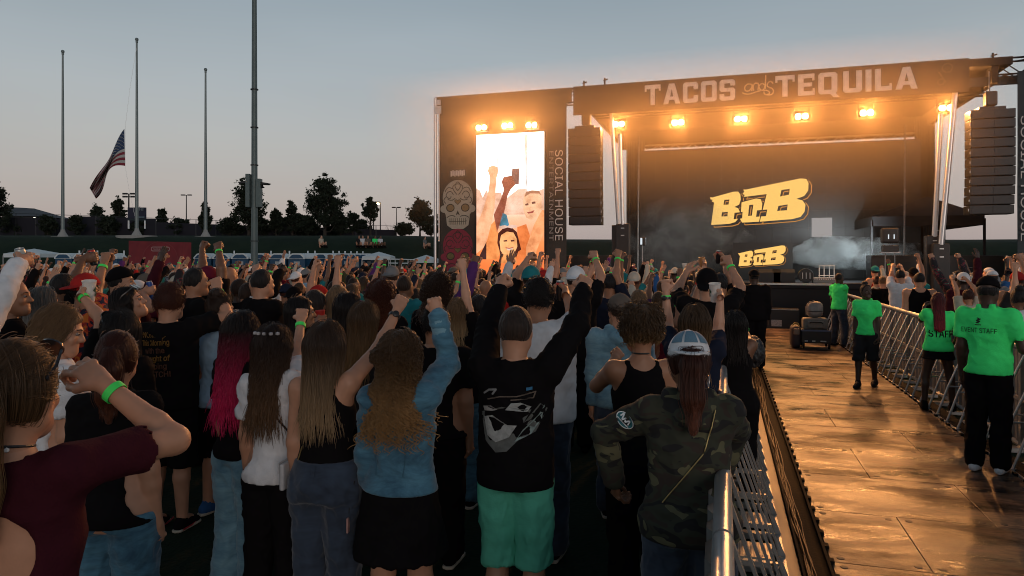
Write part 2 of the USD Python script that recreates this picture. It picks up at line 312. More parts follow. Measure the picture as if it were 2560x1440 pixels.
# lettering: slab capitals with notched corners
def glyph(ch):
    S = lambda *b: unary_union([sbox(*q) for q in b])
    w = .24
    if ch == 'T': g = S((.0, .80, .86, 1.0), (.31, 0, .55, 1.0), (.0, .68, .10, .8), (.76, .68, .86, .8))
    elif ch == 'A': g = Polygon([(0, 0), (.30, 1), (.60, 1), (.90, 0), (.64, 0), (.58, .2), (.32, .2), (.26, 0)]).difference(Polygon([(.37, .36), (.53, .36), (.45, .74)]))
    elif ch == 'C': g = Polygon([(.1, 0), (.7, 0), (.8, .1), (.8, .36), (.56, .36), (.56, .2), (.26, .2), (.24, .22), (.24, .78), (.26, .8), (.56, .8), (.56, .64), (.8, .64), (.8, .9), (.7, 1), (.1, 1), (0, .9), (0, .1)])
    elif ch in 'OQ':
        g = Polygon([(.1, 0), (.72, 0), (.82, .1), (.82, .9), (.72, 1), (.1, 1), (0, .9), (0, .1)]).difference(sbox(.25, .2, .57, .8))
        if ch == 'Q': g = g.union(Polygon([(.42, .1), (.62, .16), (.92, -.16), (.66, -.16)]))
    elif ch == 'S': g = Polygon([(.1, 0), (.7, 0), (.8, .1), (.8, .52), (.7, .6), (.25, .6), (.25, .82), (.55, .82), (.55, .7), (.8, .7), (.8, .9), (.7, 1), (.1, 1), (0, .9), (0, .5), (.1, .42), (.55, .42), (.55, .19), (.25, .19), (.25, .32), (0, .32), (0, .1)])
    elif ch == 'E': g = S((0, 0, .25, 1), (0, .8, .72, 1), (0, .41, .62, .59), (0, 0, .74, .2), (.62, .68, .72, .8), (.64, .2, .74, .32))
    elif ch == 'U': g = Polygon([(0, 1), (.25, 1), (.25, .2), (.55, .2), (.55, 1), (.8, 1), (.8, .1), (.7, 0), (.1, 0), (0, .1)])
    elif ch == 'I': g = S((0, 0, .25, 1))
    elif ch == 'L': g = S((0, 0, .25, 1), (0, 0, .7, .2), (.6, .2, .7, .32))
    return g
def word(txt, u, z, h, v, gap=.14, fit=None):
    out, x = [], 0.0
    for ch in txt:
        g = glyph(ch); out.append(affinity.translate(g, x)); x += g.bounds[2] + gap
    sx = h if fit is None else (fit - u) / (x - gap)
    return [affinity.translate(affinity.scale(g, sx, h, origin=(0, 0)), u, z) for g in out]
hl = .60
l0, l1 = onv(1612, 240, VF)[0], onv(1838, 230, VF)[0]
t0, t1 = onv(1938, 230, VF)[0], onv(2294, 200, VF)[0]
for g in word('TACOS', l0, 6.60, hl, VF, fit=l1) + word('TEQUILA', t0, 6.60, hl, VF, fit=t1):
    obj('letter', plate(g, VF - .02, .012), letters, roof)
def curve(pts, w, n=24):
    from scipy.interpolate import CubicSpline
    p = np.array(pts, float); t = np.linspace(0, 1, len(p)); c = CubicSpline(t, p)(np.linspace(0, 1, n))
    return LineString(c).buffer(w)
# the small script word "and" with its swash
def k4(x, y): return (1400 + x / 4.364, 120 + y / 4.364)
stroke = []
for pts in ([(2095, 410), (2050, 395), (2015, 430), (2030, 470), (2075, 455), (2098, 405), (2092, 465)], [(2112, 460), (2118, 395), (2150, 385), (2165, 400), (2160, 455)],
            [(2225, 400), (2190, 395), (2172, 430), (2195, 460), (2232, 430), (2245, 310), (2240, 440)], [(1990, 490), (2080, 500), (2170, 470), (2260, 465), (2285, 495), (2250, 510), (2225, 480)],
            [(2320, 385), (2275, 375), (2265, 420), (2315, 445), (2325, 490), (2270, 512)]):
    q = [onv(*k4(*p), VF) for p in pts]; stroke.append(curve([(a[0], a[2]) for a in q], .017))
obj('script_word', plate(unary_union(stroke), VF - .02, .012), mat('script_gold', (.45, .38, .25), .7), roof)
# faint ornament at the banner's right end
q = onv(2368, 170, VF); q2 = onv(2352, 205, VF)
ornament = unary_union([Point(q[0], q[2]).buffer(.13).difference(Point(q[0], q[2]).buffer(.10)), Point(q2[0], q2[2]).buffer(.09).difference(Point(q2[0], q2[2]).buffer(.06)), LineString([(q[0] - .2, q[2] - .1), (q2[0] + .1, q2[2])]).buffer(.018)])
obj('ornament', plate(ornament, VF - .02, .01), mat('ornament_gold', (.10, .085, .05), .7), roof)
def truss(a, b, h=.4, w=.4, step=.5, r=.022, n=6):
    """A box truss from a to b (along x)."""
    m = MB(); a, b = np.array(a, float), np.array(b, float); L = np.linalg.norm(b - a); k = max(1, int(L / step)); d = (b - a) / L; s = np.cross(d, (0, 0, 1))
    C = [(sy * w / 2, sz * h / 2) for sy in (-1, 1) for sz in (-1, 1)]
    P = lambda t, c: a + (b - a) * t + s * c[0] + np.array((0, 0, c[1]))
    for c in C: m.tube(P(0, c), P(1, c), r, n=n)
    for i in range(k):
        t0_, t1_ = i / k, (i + 1) / k
        for c, e in ((C[0], C[1]), (C[2], C[3]), (C[0], C[2]), (C[1], C[3])):
            (c, e) = (c, e) if i % 2 else (e, c); m.tube(P(t0_, c), P(t1_, e), r * .6, n=5)
    return m
obj('lighting_truss', truss((-3.9, 22.0, 6.74), (6.9, 22.0, 6.74)), blackm, smooth=40, label='black box truss carrying the row of warm blinder lights under the roof', cat='truss')
obj('rear_truss', truss((-3.05, 27.55, 6.33), (6.6, 27.55, 6.33), .24, .24, .32, .016), alu, smooth=40, label='thin silver truss in the slit above the black screen wall', cat='truss')
# the back wall of the stage: a dark screen wall built of panels, with the glowing logo
wall = thing('screen_wall', 'dark stage screen wall showing the large glowing yellow BoB logo', 'screen wall')
screen_blk = mat('dark_screen', (.010, .009, .008), .42, bump=.05, bscale=200)
wu0, wu1, wz1, WV = -3.06, 6.52, 6.17, 27.0
nx, nz = 16, 8
for i in range(nx):
    for j in range(nz):
        a, b = wu0 + (wu1 - wu0) * i / nx, wu0 + (wu1 - wu0) * (i + 1) / nx; c, d = 1.335 + (wz1 - 1.335) * j / nz, 1.335 + (wz1 - 1.335) * (j + 1) / nz
        obj('screen_panel', boxm((a + .0012, WV + random.uniform(0, .003), c + .0012), (b - .0012, WV + .12, d - .0012)), screen_blk, wall)
def logo(fx):
    P_ = lambda pts: Polygon(pts).buffer(0)
    B1 = P_([(860, 368), (885, 372), (1100, 322), (1150, 322), (1172, 350), (1176, 400), (1160, 445), (1112, 468), (1150, 480), (1168, 520), (1155, 575), (1120, 612), (1060, 628), (872, 637), (903, 420), (878, 412), (888, 395), (866, 390)])
    o = P_([(1185, 425), (1330, 392), (1378, 400), (1392, 440), (1388, 490), (1360, 612), (1190, 618), (1172, 590)])
    B2 = P_([(1200, 303), (1225, 305), (1770, 214), (1825, 222), (1846, 262), (1842, 330), (1805, 378), (1728, 404), (1788, 420), (1816, 460), (1808, 525), (1770, 572), (1690, 592), (1368, 612), (1437, 352), (1205, 374), (1218, 355), (1193, 345), (1212, 325)])
    holes = [P_([(1008, 398), (1060, 396), (1052, 444), (1000, 446)]), P_([(985, 516), (1045, 514), (1040, 555), (978, 557)]), P_([(1262, 452), (1303, 450), (1288, 554), (1250, 556)]),
             P_([(1582, 318), (1664, 308), (1656, 364), (1568, 378)]), P_([(1552, 466), (1644, 454), (1636, 508), (1540, 514)]), P_([(1112, 524), (1195, 516), (1190, 578), (1105, 584)]), P_([(1340, 504), (1442, 498), (1430, 560), (1330, 566)])]
    shape = unary_union([B1, o, B2]).difference(unary_union(holes))
    line = affinity.translate(unary_union([B1, o, B2]), 30, 22).exterior if unary_union([B1, o, B2]).geom_type == 'Polygon' else unary_union([affinity.translate(g, 30, 22).exterior for g in (B1, o, B2)])
    rim = line.buffer(4).difference(unary_union([B1, o, B2]).buffer(9))
    dots = unary_union([LineString(p).buffer(4) for p in ([(1130, 578), (1140, 540), (1180, 536)], [(1365, 560), (1375, 522), (1425, 518)], [(1015, 440), (1022, 416), (1050, 414)], [(1000, 550), (1006, 534), (1038, 532)], [(1270, 548), (1282, 470)], [(1595, 372), (1606, 336), (1650, 330)], [(1570, 508), (1580, 480), (1630, 474)])])
    tr_ = lambda g: affinity.affine_transform(g, fx)
    return tr_(shape), tr_(rim.union(dots))
def logo_map(px0, py0, px1, py1, v, bx=(860, 214, 1876, 655)):
    a, b = onv(px0, py0, v), onv(px1, py1, v)
    sx, sz = (b[0] - a[0]) / (bx[2] - bx[0]), (b[2] - a[2]) / (bx[3] - bx[1])
    return [sx, 0, 0, sz, a[0] - sx * bx[0], a[2] - sz * bx[1]]
lit_logo = glow('lit_logo', (1.0, .60, .16), 1.02); lit_rim = glow('lit_logo_outline', (1.0, .42, .10), .55)
s_, r_ = logo(logo_map(1775, 453, 2029, 564, WV))
obj('logo', plate(s_, WV - .02, .01), lit_logo, wall); obj('logo_outline', plate(r_, WV - .018, .01), lit_rim, wall)
# white tile on the wall where the photograph shows a code (left blank)
q0, q1 = onv(2029, 545, WV), onv(2080, 592, WV)
obj('white_tile', plate(sbox(q0[0], q1[2], q1[0], q0[2]), WV - .02, .01), glow('white_tile_glow', (.85, .80, .78), .40), wall)
# DJ booth with its own lit logo
booth = thing('dj_booth', 'dark booth on the stage with the small glowing BoB logo on its front', 'booth')
bx0, bx1 = onv(1832, 650, 23.9)[0], onv(1982, 650, 23.9)[0]
obj('front_panel', boxm((bx0, 23.9, 1.335), (bx1, 24.0, 2.56)), screen_blk, booth); obj('table', boxm((bx0 + .05, 24.0, 2.40), (bx1 - .05, 24.9, 2.50)), blackp, booth)
obj('side_panel', boxm((bx0 + .05, 24.0, 1.335), (bx0 + .1, 24.9, 2.395)), blackp, booth); obj('side_panel', boxm((bx1 - .1, 24.0, 1.335), (bx1 - .05, 24.9, 2.395)), blackp, booth)
s_, r_ = logo(logo_map(1845, 614, 1968, 668, 23.9))
obj('logo', plate(s_, 23.88, .01), lit_logo, booth); obj('logo_outline', plate(r_, 23.882, .01), lit_rim, booth)
# floor monitors, mixer, cases on the stage front
def wedge(px, w=.62, v=22.0, lab='x'):
    p = onv(px, 690, v); t = thing('floor_monitor', lab, 'floor monitor', (p[0], v, 1.333))
    vv = np.array([(-w / 2, 0, 0), (w / 2, 0, 0), (w / 2, .45, 0), (-w / 2, .45, 0), (-w / 2, 0, .30), (w / 2, 0, .30), (w / 2, .3, .40), (-w / 2, .3, .40)], float)
    obj('cabinet', (vv, np.array([(0, 1, 5, 4), (1, 2, 6, 5), (2, 3, 7, 6), (3, 0, 4, 7), (4, 5, 6, 7), (0, 3, 2, 1)])), blackp, t); obj('grille', boxm((-w / 2 + .03, -.012, .03), (w / 2 - .03, -.002, .27)), blackm, t)
wedge(1925, lab='black wedge monitor at the stage edge, left of the two'); wedge(1960, lab='black wedge monitor at the stage edge, right of the two')
p = onv(2014, 690, 22.1)
drum = thing('cable_drum', 'round black case with three handles on the stage edge beside the monitors', 'case', (p[0], 22.1, 1.333))
obj('shell', MB().add(lathe([(0, -.14), (.2, -.14), (.21, -.12), (.21, .12), (.2, .14), (0, .14)], 24, (0, 0, .21), (0, 1, 0))), blackp, drum, smooth=40)
for dx in (-.1, 0, .1): obj('handle', MB().tube((dx, -.16, .12), (dx, -.16, .30), .014, n=8), steel, drum)
p = onv(2068, 690, 22.0)
mix = thing('mixing_desk', 'pale mixing desk with a row of knobs at the right end of the stage front', 'mixing desk', (p[0], 22.0, 1.333))
obj('body', rbox((-.38, 0, 0), (.38, .4, .16), .01), mat('desk_grey', (.22, .21, .19), .5), mix); m = MB()
for k in range(12): m.add(lathe([(0, .03), (.014, .03), (.016, 0)], 8, (-.33 + .06 * k, -.001, .11), (0, -1, 0)))
obj('knob', m, white, mix, kind='stuff')
rack = thing('white_rack', 'small white wire rack standing on the mixing desk', 'rack', (p[0], 22.1, 1.495)); m = MB()
for dx in (-.2, -.07, .07, .2): m.tube((dx, 0, 0), (dx, 0, .34), .012, n=6)
m.tube((-.22, 0, .34), (.22, 0, .34), .012, n=6).tube((-.22, 0, .05), (.22, 0, .05), .012, n=6)
obj('wire_frame', m, white, rack)
p = onv(1948, 790, 21.2)
case = thing('flight_case', 'black flight case with a white label below the stage front', 'case', (p[0] - .1, 21.1, .002))
obj('body', rbox((-.62, 0, 0), (.62, .4, .62), .015), blackp, case); obj('edge_trim', boxm((-.6, -.006, .585), (.6, -.001, .60)), alu, case); obj('label_plate', boxm((-.12, -.006, .12), (.16, -.001, .30)), mat('label_print', (.35, .34, .33), .6, var=.6, scale=40), case)
# stage blinder lamps
lampg = glow('hot_lamp', (1.0, .56, .20), 90.0)
def blinder(loc, lab, grp, power, drop):
    t = thing('blinder_light', lab, 'stage light', loc, group=grp)
    hs_ = obj('housing', rbox((-.20, -.02, -.11), (.20, .16, .11), .02), blackm, t, smooth=40)
    obj('yoke', MB().tube((-.21, .07, 0), (-.21, .07, drop), .012, n=6).tube((.21, .07, 0), (.21, .07, drop), .012, n=6).tube((-.21, .07, drop), (.21, .07, drop), .014, n=6), blackm, t)
    for sx in (-.095, .095): obj('lamp', lathe([(0, .035), (.05, .03), (.075, .012), (.08, 0)], 16, (sx, -.022, 0), (0, -1, 0)), lampg, hs_, smooth=True)
    lt = UsdLux.RectLight.Define(stage, str(t.GetPath()) + '/beam')
    lt.CreateWidthAttr(.36); lt.CreateHeightAttr(.16); lt.CreateIntensityAttr(power); lt.CreateColorAttr(Gf.Vec3f(1.0, .40, .115))
    UsdGeom.Xformable(lt).AddTransformOp().Set(look_along((0, -1, -.30)) * Gf.Matrix4d(1).SetTranslate(Gf.Vec3d(0, -.07, 0)))
    return t
BL, WL = 560.0, 340.0
for k, (px, py) in enumerate(((1548, 312), (1695, 308), (1852, 299), (2003, 293), (2165, 284), (2362, 272))):
    q = onv(px, py, 22.0)
    blinder((q[0], 21.9, q[2]), ('leftmost warm blinder light glowing beside the left roof post', 'second warm blinder from the left under the word TACOS', 'warm blinder light under the end of TACOS', 'warm blinder light under the start of TEQUILA', 'warm blinder light under the middle of TEQUILA', 'rightmost warm blinder light glowing between the right roof posts')[k], 'warm blinders under the stage roof', BL, 6.54 - q[2])
for k, (px, py) in enumerate(((1205, 320), (1270, 315), (1330, 314))):
    q = onv(px, py, 20.6)
    blinder((q[0], 20.55, q[2]), ('warm light above the left corner of the bright video screen', 'warm light above the middle of the bright video screen', 'warm light above the right corner of the bright video screen')[k], 'warm lights above the video screen', WL, 6.45 - q[2])
# roof posts
for k, (a, b, r) in enumerate((((1527, 262), (1546, 565), .055), ((1549, 335), (1557, 562), .055), ((2352, 285), (2336, 592), .065), ((2390, 205), (2353, 612), .07))):
    A, B = onv(*a, 21.5 - .25 * (k % 2)), onv(*b, 21.5 - .25 * (k % 2))
    t = thing('roof_post', ('outer leaning silver post at the left stage corner', 'inner leaning silver post at the left stage corner', 'inner leaning silver post at the right stage corner', 'outer leaning silver post at the right stage corner')[k], 'post', B * (1, 1, 0))
    obj('tube', tubem((0, 0, B[2]), (A[0] - B[0], 0, A[2]), r, n=14), alu, t, smooth=40); obj('foot_box', rbox((-.2, -.05, 0), (.2, .25, B[2] + .03), .02), blackp, t)
    for z in (B[2] - .12, B[2] - .34): obj('fitting', boxm((-.05, -.06, z), (.05, -.052, z + .03)), alu, t)
for px, y0, y1, v, lab in ((1597, 340, 565, 24.0, 'thin pale pole in front of the left end of the screen wall'), (2263, 312, 540, 24.0, 'thin pale pole in front of the right end of the screen wall')):
    A, B = onv(px, y0, v), onv(px - 3, y1, v)
    obj('thin_pole', MB().tube((B[0], v, 1.333), (A[0], v, A[2]), .026, n=10).tube((B[0], v, 1.333), (B[0], v, 1.36), .16, n=16), mat('dull_pole', (.22, .21, .20), .5, .4), smooth=40, label=lab, cat='pole')
# black side drapes of the stage
def drape(u0, v0, u1, v1, z0, z1, name, lab):
    n = 40; t = np.linspace(0, 1, n); nn = np.array((-(v1 - v0), u1 - u0)); nn = nn / np.linalg.norm(nn)
    w = .035 * np.sin(t * 2 * math.pi * 11 + np.sin(t * 9))
    P_ = np.stack([u0 + (u1 - u0) * t + nn[0] * w, v0 + (v1 - v0) * t + nn[1] * w], 1)
    v = np.concatenate([np.column_stack([P_, np.full(n, z)]) for z in (z0, z1)]); i = np.arange(n - 1)
    obj(name, (v, np.stack([i, i + 1, n + i + 1, n + i], 1)), black, smooth=True, label=lab, cat='drape')
drape(-3.6, 27.25, -2.9, 27.25, 1.34, 6.6, 'side_drape', 'narrow black drape beside the left edge of the screen wall')
drape(6.38, 27.25, 7.0, 27.2, 1.34, 6.9, 'side_drape', 'narrow black drape beside the right edge of the screen wall')
# line arrays
def line_array(u0, u1, ztop, zbot, v, lab, side):
    t = thing('line_array', lab, 'speaker array', ((u0 + u1) / 2, v, zbot)); w = (u1 - u0) / 2; n = 11; h = (ztop - zbot) / n
    for k in range(n):
        tilt = .012 * (n - k) * (1 if k < 7 else 1.0); z = k * h; back = .03 * max(0, 4 - k) ** 1.3 * .6
        c = obj('cabinet', rbox((-w, back, z + .008), (w, back + .5, z + h - .008), .012), blackp, t)
        obj('grille', boxm((-w + .04, back - .008, z + .03), (-.03, back - .001, z + h - .03)), blackm, c); obj('grille', boxm((.03, back - .008, z + .03), (w - .04, back - .001, z + h - .03)), blackm, c)
        s = side
        obj('rigging_plate', boxm((s * w - .015, back + .02, z + h * .35), (s * w + .02, back + .06, z + h * .6)), alu, c)
    obj('bumper', MB().box((-w * .6, .05, n * h), (w * .6, .45, n * h + .07)), blackm, t)
    obj('hoist', rbox((-.12, .15, n * h + .12), (.16, .4, n * h + .5), .04), blackp, t); obj('chain', MB().tube((0, .28, n * h + .06), (0, .28, 7.0 - zbot), .02, n=6), steel, t)
lu0, lu1 = onv(1420, 320, 21.2)[0], onv(1501, 320, 21.2)[0]; ru0, ru1 = onv(2427, 270, 21.0)[0], onv(2540, 270, 21.0)[0]
line_array(lu0, lu1, onv(1460, 319, 21.2)[2], onv(1460, 562, 21.2)[2], 21.2, 'tall black line array of speakers hanging left of the stage beside the SOCIAL HOUSE banner', 1)
line_array(ru0, ru1, onv(2480, 272, 21.0)[2], onv(2480, 535, 21.0)[2], 21.0, 'tall black line array of speakers hanging right of the stage', -1)
# left wing: dark scrim frame, banners, video screen
wl, wr = onv(1087, 300, VF)[0], onv(1415, 300, VF)[0]
wing = thing('left_wing', 'tall dark scrim wing left of the stage with skull and SOCIAL HOUSE banners', 'stage wing')
scrim = mat('scrim_cloth', (.045, .042, .038), .85, bump=.2, bscale=30)
obj('scrim', wavy(wl + .1, wr, .5, 7.02, VF + .06, .03, 40, 20, .01, 3), scrim, wing, smooth=True)
obj('top_truss', truss((wl, VF + .3, 7.08), (-3.95, VF + .3, 7.08), .42, .4, .45, .026), blackm, wing, smooth=40)
obj('top_cloth', wavy(wl, -4.45, 6.88, 7.31, VF + .03, .02, 30, 4, .01, 5), scrim, wing, smooth=True)
obj('corner_pole', MB().tube((wl + .02, VF, 0), (wl + .02, VF, 7.28), .05, n=12), alu, wing, smooth=40)
obj('inner_pole', MB().tube((wl + .16, VF - .03, 2.6), (wl + .16, VF - .03, 6.75), .022, n=8), white, wing, smooth=40)
obj('corner_bracket', MB().box((wl + .02, VF - .05, 6.75), (wl + .24, VF, 7.0)).box((wl + .08, VF - .05, 7.04), (wl + .22, VF - .01, 7.2)), alu, wing)
b0, b1 = onv(1102, 500, VF)[0], onv(1188, 500, VF)[0]
bn = obj('skull_banner', wavy(b0, b1, .6, 6.4, VF - .005, .01, 14, 40, .008, 7), mat('dark_banner', (.035, .032, .028), .8), wing, smooth=True)
def skull(cx, z0, z1, colA, colB, v, name, whole=True):
    """Folk-art sugar skull of flat printed shapes between heights z0 and z1."""
    s = (z1 - z0); L = lambda pts: Polygon([(cx + x * s, z0 + y * s) for x, y in pts])
    E = lambda x, y, rx, ry: affinity.translate(affinity.scale(Point(0, 0).buffer(1, 24), rx * s, ry * s), cx + x * s, z0 + y * s)
    crown = E(0, .64, .335, .36); cheek = unary_union([E(-.30, .40, .09, .08), E(.30, .40, .09, .08), E(0, .36, .30, .18)]); jaw = Polygon([(cx + x * s, z0 + y * s) for x, y in [(-.25, .28), (.25, .28), (.22, .07), (.12, 0), (-.12, 0), (-.22, .07)]]).buffer(.02 * s)
    base = unary_union([crown, cheek, jaw])
    eyes = [E(-.165, .42, .095, .085), E(.165, .42, .095, .085)]; nose = L([(0, .37), (-.045, .27), (-.012, .28), (0, .30), (.012, .28), (.045, .27)])
    heart = unary_union([E(-.035, .56, .04, .035), E(.035, .56, .04, .035), L([(-.07, .545), (.07, .545), (0, .48)])])
    lines = []
    for sg in (-1, 1):
        for pts in ([(.0, .96), (.06, .88), (.0, .78)], [(0, .92), (.11, .85), (.02, .70)], [(.10, .70), (.20, .76), (.26, .68), (.20, .62), (.15, .66)], [(.12, .82), (.22, .84), (.28, .76)], [(.06, .62), (.13, .58), (.22, .60)], [(.27, .52), (.31, .58), (.27, .64)], [(.06, .24), (.15, .26), (.24, .22)]):
            lines.append(curve([(cx + sg * x * s, z0 + y * s) for x, y in pts], .008 * s, 14))
    teeth = [LineString([(cx + x * s, z0 + .075 * s), (cx + x * s * 1.03, z0 + .20 * s)]).buffer(.006 * s) for x in np.linspace(-.17, .17, 9)] + [curve([(cx - .2 * s, z0 + .145 * s), (cx, z0 + .13 * s), (cx + .2 * s, z0 + .145 * s)], .006 * s, 12)]
    cut = unary_union(eyes + [nose, heart] + lines + teeth)
    obj(name, plate(base.difference(cut), v, .004), colA, wing); obj(name + '_eyes', plate(unary_union([e.buffer(-.02 * s) for e in eyes] + [heart.buffer(-.01 * s)]), v, .004), colB, wing)
cx = onv(1145, 500, VF)[0]
skull(cx, onv(1145, 570, VF)[2], onv(1145, 450, VF)[2], mat('skull_cream', (.33, .32, .27), .8, var=.1), mat('skull_ochre', (.20, .15, .08), .8), VF - .024, 'cream_skull')
skull(cx, onv(1145, 690, VF)[2], onv(1145, 572, VF)[2], mat('skull_crimson', (.20, .022, .045), .8, var=.1), mat('skull_moss', (.12, .10, .04), .8), VF - .024, 'crimson_skull')
skull(cx, onv(1143, 446, VF)[2], onv(1143, 338, VF)[2], mat('skull_faded', (.062, .055, .042), .8), mat('skull_faded_eye', (.03, .026, .02), .8), VF - .024, 'faded_skull')
tz0, tz1 = onv(1143, 441, VF)[2], onv(1143, 427, VF)[2]
obj('pale_teeth', plate(unary_union([sbox(cx + x - .026, tz0 + .02 * (k % 2), cx + x + .026, tz1 + .02 * (k % 2)) for k, x in enumerate(np.linspace(-.22, .22, 8))]), VF - .032, .004), mat('teeth_white', (.5, .48, .46), .8), wing)
def vertical_text(txt, height, ux, ztop, zbot, v, m, parent, name='letter'):
    """Letters that read downwards (turned a quarter to the right)."""
    t = meshkit.text_mesh(txt, height, .008); q = np.array(t.vertices); f = np.array(t.faces); ln = q[:, 0].max() - q[:, 0].min(); k = (ztop - zbot) / ln
    p = np.stack([ux + q[:, 1], v - q[:, 2], ztop - (q[:, 0] - q[:, 0].min()) * k], 1)
    comp = trimesh.graph.connected_components(np.vstack([f[:, :2], f[:, 1:]]), nodes=np.arange(len(q)))
    for c in comp:
        mk = np.zeros(len(q), bool); mk[c] = True; idx = -np.ones(len(q), int); idx[c] = np.arange(len(c)); fs = f[mk[f[:, 0]]]
        obj(name, (p[c], idx[fs]), m, parent)
ux = onv(1388, 480, VF)[0]
vertical_text('SOCIAL HOUSE', .245, ux, onv(1395, 375, VF)[2], onv(1398, 601, VF)[2], VF - .01, letters, wing)
vertical_text('ENTERTAINMENT', .135, onv(1373, 480, VF)[0], onv(1378, 378, VF)[2], onv(1380, 602, VF)[2], VF - .01, mat('dim_lettering', (.33, .31, .29), .8), wing, 'small_letter')
rw = onv(2546, 300, VF)[0]
rwing = thing('right_wing', 'dark scrim wing at the right edge with vertical pale lettering', 'stage wing')
obj('scrim', wavy(rw, rw + 3.6, .5, 6.9, VF + .06, .03, 40, 20, .01, 9), mat('scrim_blue', (.05, .06, .065), .85), rwing, smooth=True)
obj('top_truss', truss((6.9, VF + .3, 7.06), (rw + 3.6, VF + .3, 7.06), .42, .4, .45, .026), blackm, rwing, smooth=40)
obj('top_scrim', wavy(6.25, rw + 3.6, 6.62, 6.86, VF + .32, .02, 20, 4, .01, 11), mat('scrim_blue', (.05, .06, .065)), rwing, smooth=True)
vertical_text('SOCIAL HOUSE', .20, rw + .05, onv(2555, 290, VF)[2], onv(2555, 602, VF)[2], VF - .01, letters, rwing)
for px, py in ((2482, 142), (1460, 210), (1512, 203)):
    q = onv(px, py, 22.0); obj('roof_fitting', MB().box((q[0] - .12, 21.9, 7.305), (q[0] + .12, 22.1, 7.36)).tube((q[0], 22, 7.36), (q[0], 22, q[2] + .1), .03, n=6).tube((q[0] - .05, 22, q[2] + .02), (q[0] + .1, 22, q[2] + .06), .02, n=6), blackm,
        label={2482: 'small clamp standing on the roof above the right line array', 1460: 'small clamp on the roof edge, first from the left wing', 1512: 'small clamp on the roof edge, second from the left wing'}[px], cat='clamp')
# the video screen
SV = 20.86
vs = thing('video_screen', 'tall bright video screen showing cheering people in orange light', 'video screen')
sx0, sx1, sz1 = onv(1191, 338, SV)[0], onv(1360, 333, SV)[0], 5.97
obj('cabinet', boxm((sx0 - .03, SV + .012, 1.2), (sx1 + .03, SV + .16, sz1 + .03)), blackp, vs)
def picture_tone(name, col, s):
    c = np.array(col, float) ** 1.25 * s * .82 / 2 ** EXPO
    return usdkit.material(stage, f'/World/Looks/{name}', {'g': ('geometry', {}), 'n': ('noise_texture', {'scale': 2.6, 'detail': 5.0, 'roughness': .6}), 'r': ('rgb_ramp', {'ramp': [(.3, tuple(c * (.62, .5, .42))), (.5, tuple(c)), (.7, tuple(c * (1.2, 1.3, 1.4)))]}), 'e': ('emission', {'strength': 1.0})}, [('g.position', 'n.vector'), ('n.fac', 'r.fac'), ('r.color', 'e.color')], surface='e.emission')
def S_(pts): return Polygon([(sx0 + (sx1 - sx0) * (x - 45) / 695, sz1 - (y - 60) / 1300 * (sz1 - 2.02)) for x, y in pts]).buffer(0).buffer(.010).buffer(-.012).buffer(.004)
def layer(name, pts, col, s, k): obj(name, plate(S_(pts) if not hasattr(pts, 'geoms') and isinstance(pts, list) else pts, SV + .01 - .003 * k, .003), picture_tone('screen_' + name, col, s), vs)
grad = usdkit.material(stage, '/World/Looks/screen_picture', {'g': ('geometry', {}), 'sp': ('separate_xyz', {}), 'mr': ('map_range', {'from_min': 1.4, 'from_max': 5.97}), 'r': ('rgb_ramp', {'ramp': [(0, (1.1, .20, .04)), (.25, (1.1, .34, .11)), (.42, (1.2, .66, .42)), (.56, (1.7, 1.5, 1.3)), (.75, (3.2, 3.1, 2.9)), (1, (3.4, 3.4, 3.2))]}),
    'n': ('noise_texture', {'scale': 1.6, 'detail': 4.0}), 'nr': ('map_range', {'from_min': .3, 'from_max': .7, 'to_min': .85, 'to_max': 1.1}), 'm': ('mix', {'mix_type': 'multiply', 'fac': 1.0}), 'e': ('emission', {'strength': 1.0 / 2 ** EXPO})},
    [('g.position', 'sp.vector'), ('sp.z', 'mr.value'), ('mr.result', 'r.fac'), ('g.position', 'n.vector'), ('n.fac', 'nr.value'), ('r.color', 'm.color1'), ('nr.result', 'm.color2'), ('m.color', 'e.color')], surface='e.emission')
obj('picture', plate(sbox(sx0, 1.3, sx1, sz1), SV + .01, .003), grad, vs)
layer('far_people', [(45, 620), (80, 640), (110, 720), (150, 640), (180, 700), (240, 670), (300, 670), (330, 760), (400, 700), (480, 640), (560, 640), (600, 700), (738, 640), (738, 900), (45, 900)], (1, .66, .50), 1.25, 1)
layer('grey_bar', [(260, 90), (268, 90), (272, 480), (264, 480)], (.86, .86, .86), 1.2, 1); layer('grey_bar_right', [(548, 80), (570, 80), (572, 660), (552, 660)], (.93, .93, .9), 1.25, 1)
layer('raised_arm', [(45, 1010), (120, 830), (175, 640), (188, 500), (165, 440), (175, 400), (215, 385), (262, 400), (272, 440), (255, 520), (245, 640), (235, 820), (190, 1050), (130, 1230), (45, 1300)], (1, .56, .34), 1.3, 2)
layer('second_arm', [(228, 900), (300, 740), (335, 640), (310, 560), (330, 510), (400, 500), (470, 480), (480, 540), (440, 600), (400, 640), (370, 700), (340, 850), (290, 1000), (260, 1080)], (.55, .20, .13), 1.0, 3)
layer('phone', [(418, 428), (488, 425), (486, 585), (450, 590), (416, 500)], (.50, .26, .22), .8, 4)
layer('blue_shirt', [(285, 1010), (320, 880), (360, 900), (385, 1000), (360, 1060)], (.20, .48, .62), .8, 3)
layer('shoulder', [(470, 1030), (560, 1000), (610, 1160), (560, 1360), (380, 1360), (470, 1200)], (1, .34, .12), 1.15, 2)
layer('man_face', [(530, 760), (545, 690), (600, 660), (680, 665), (715, 730), (715, 860), (680, 940), (610, 960), (560, 930), (535, 860)], (1, .62, .40), 1.3, 3)
layer('man_hair', [(545, 720), (560, 670), (620, 655), (690, 662), (715, 710), (690, 690), (600, 685)], (.72, .36, .22), .9, 4)
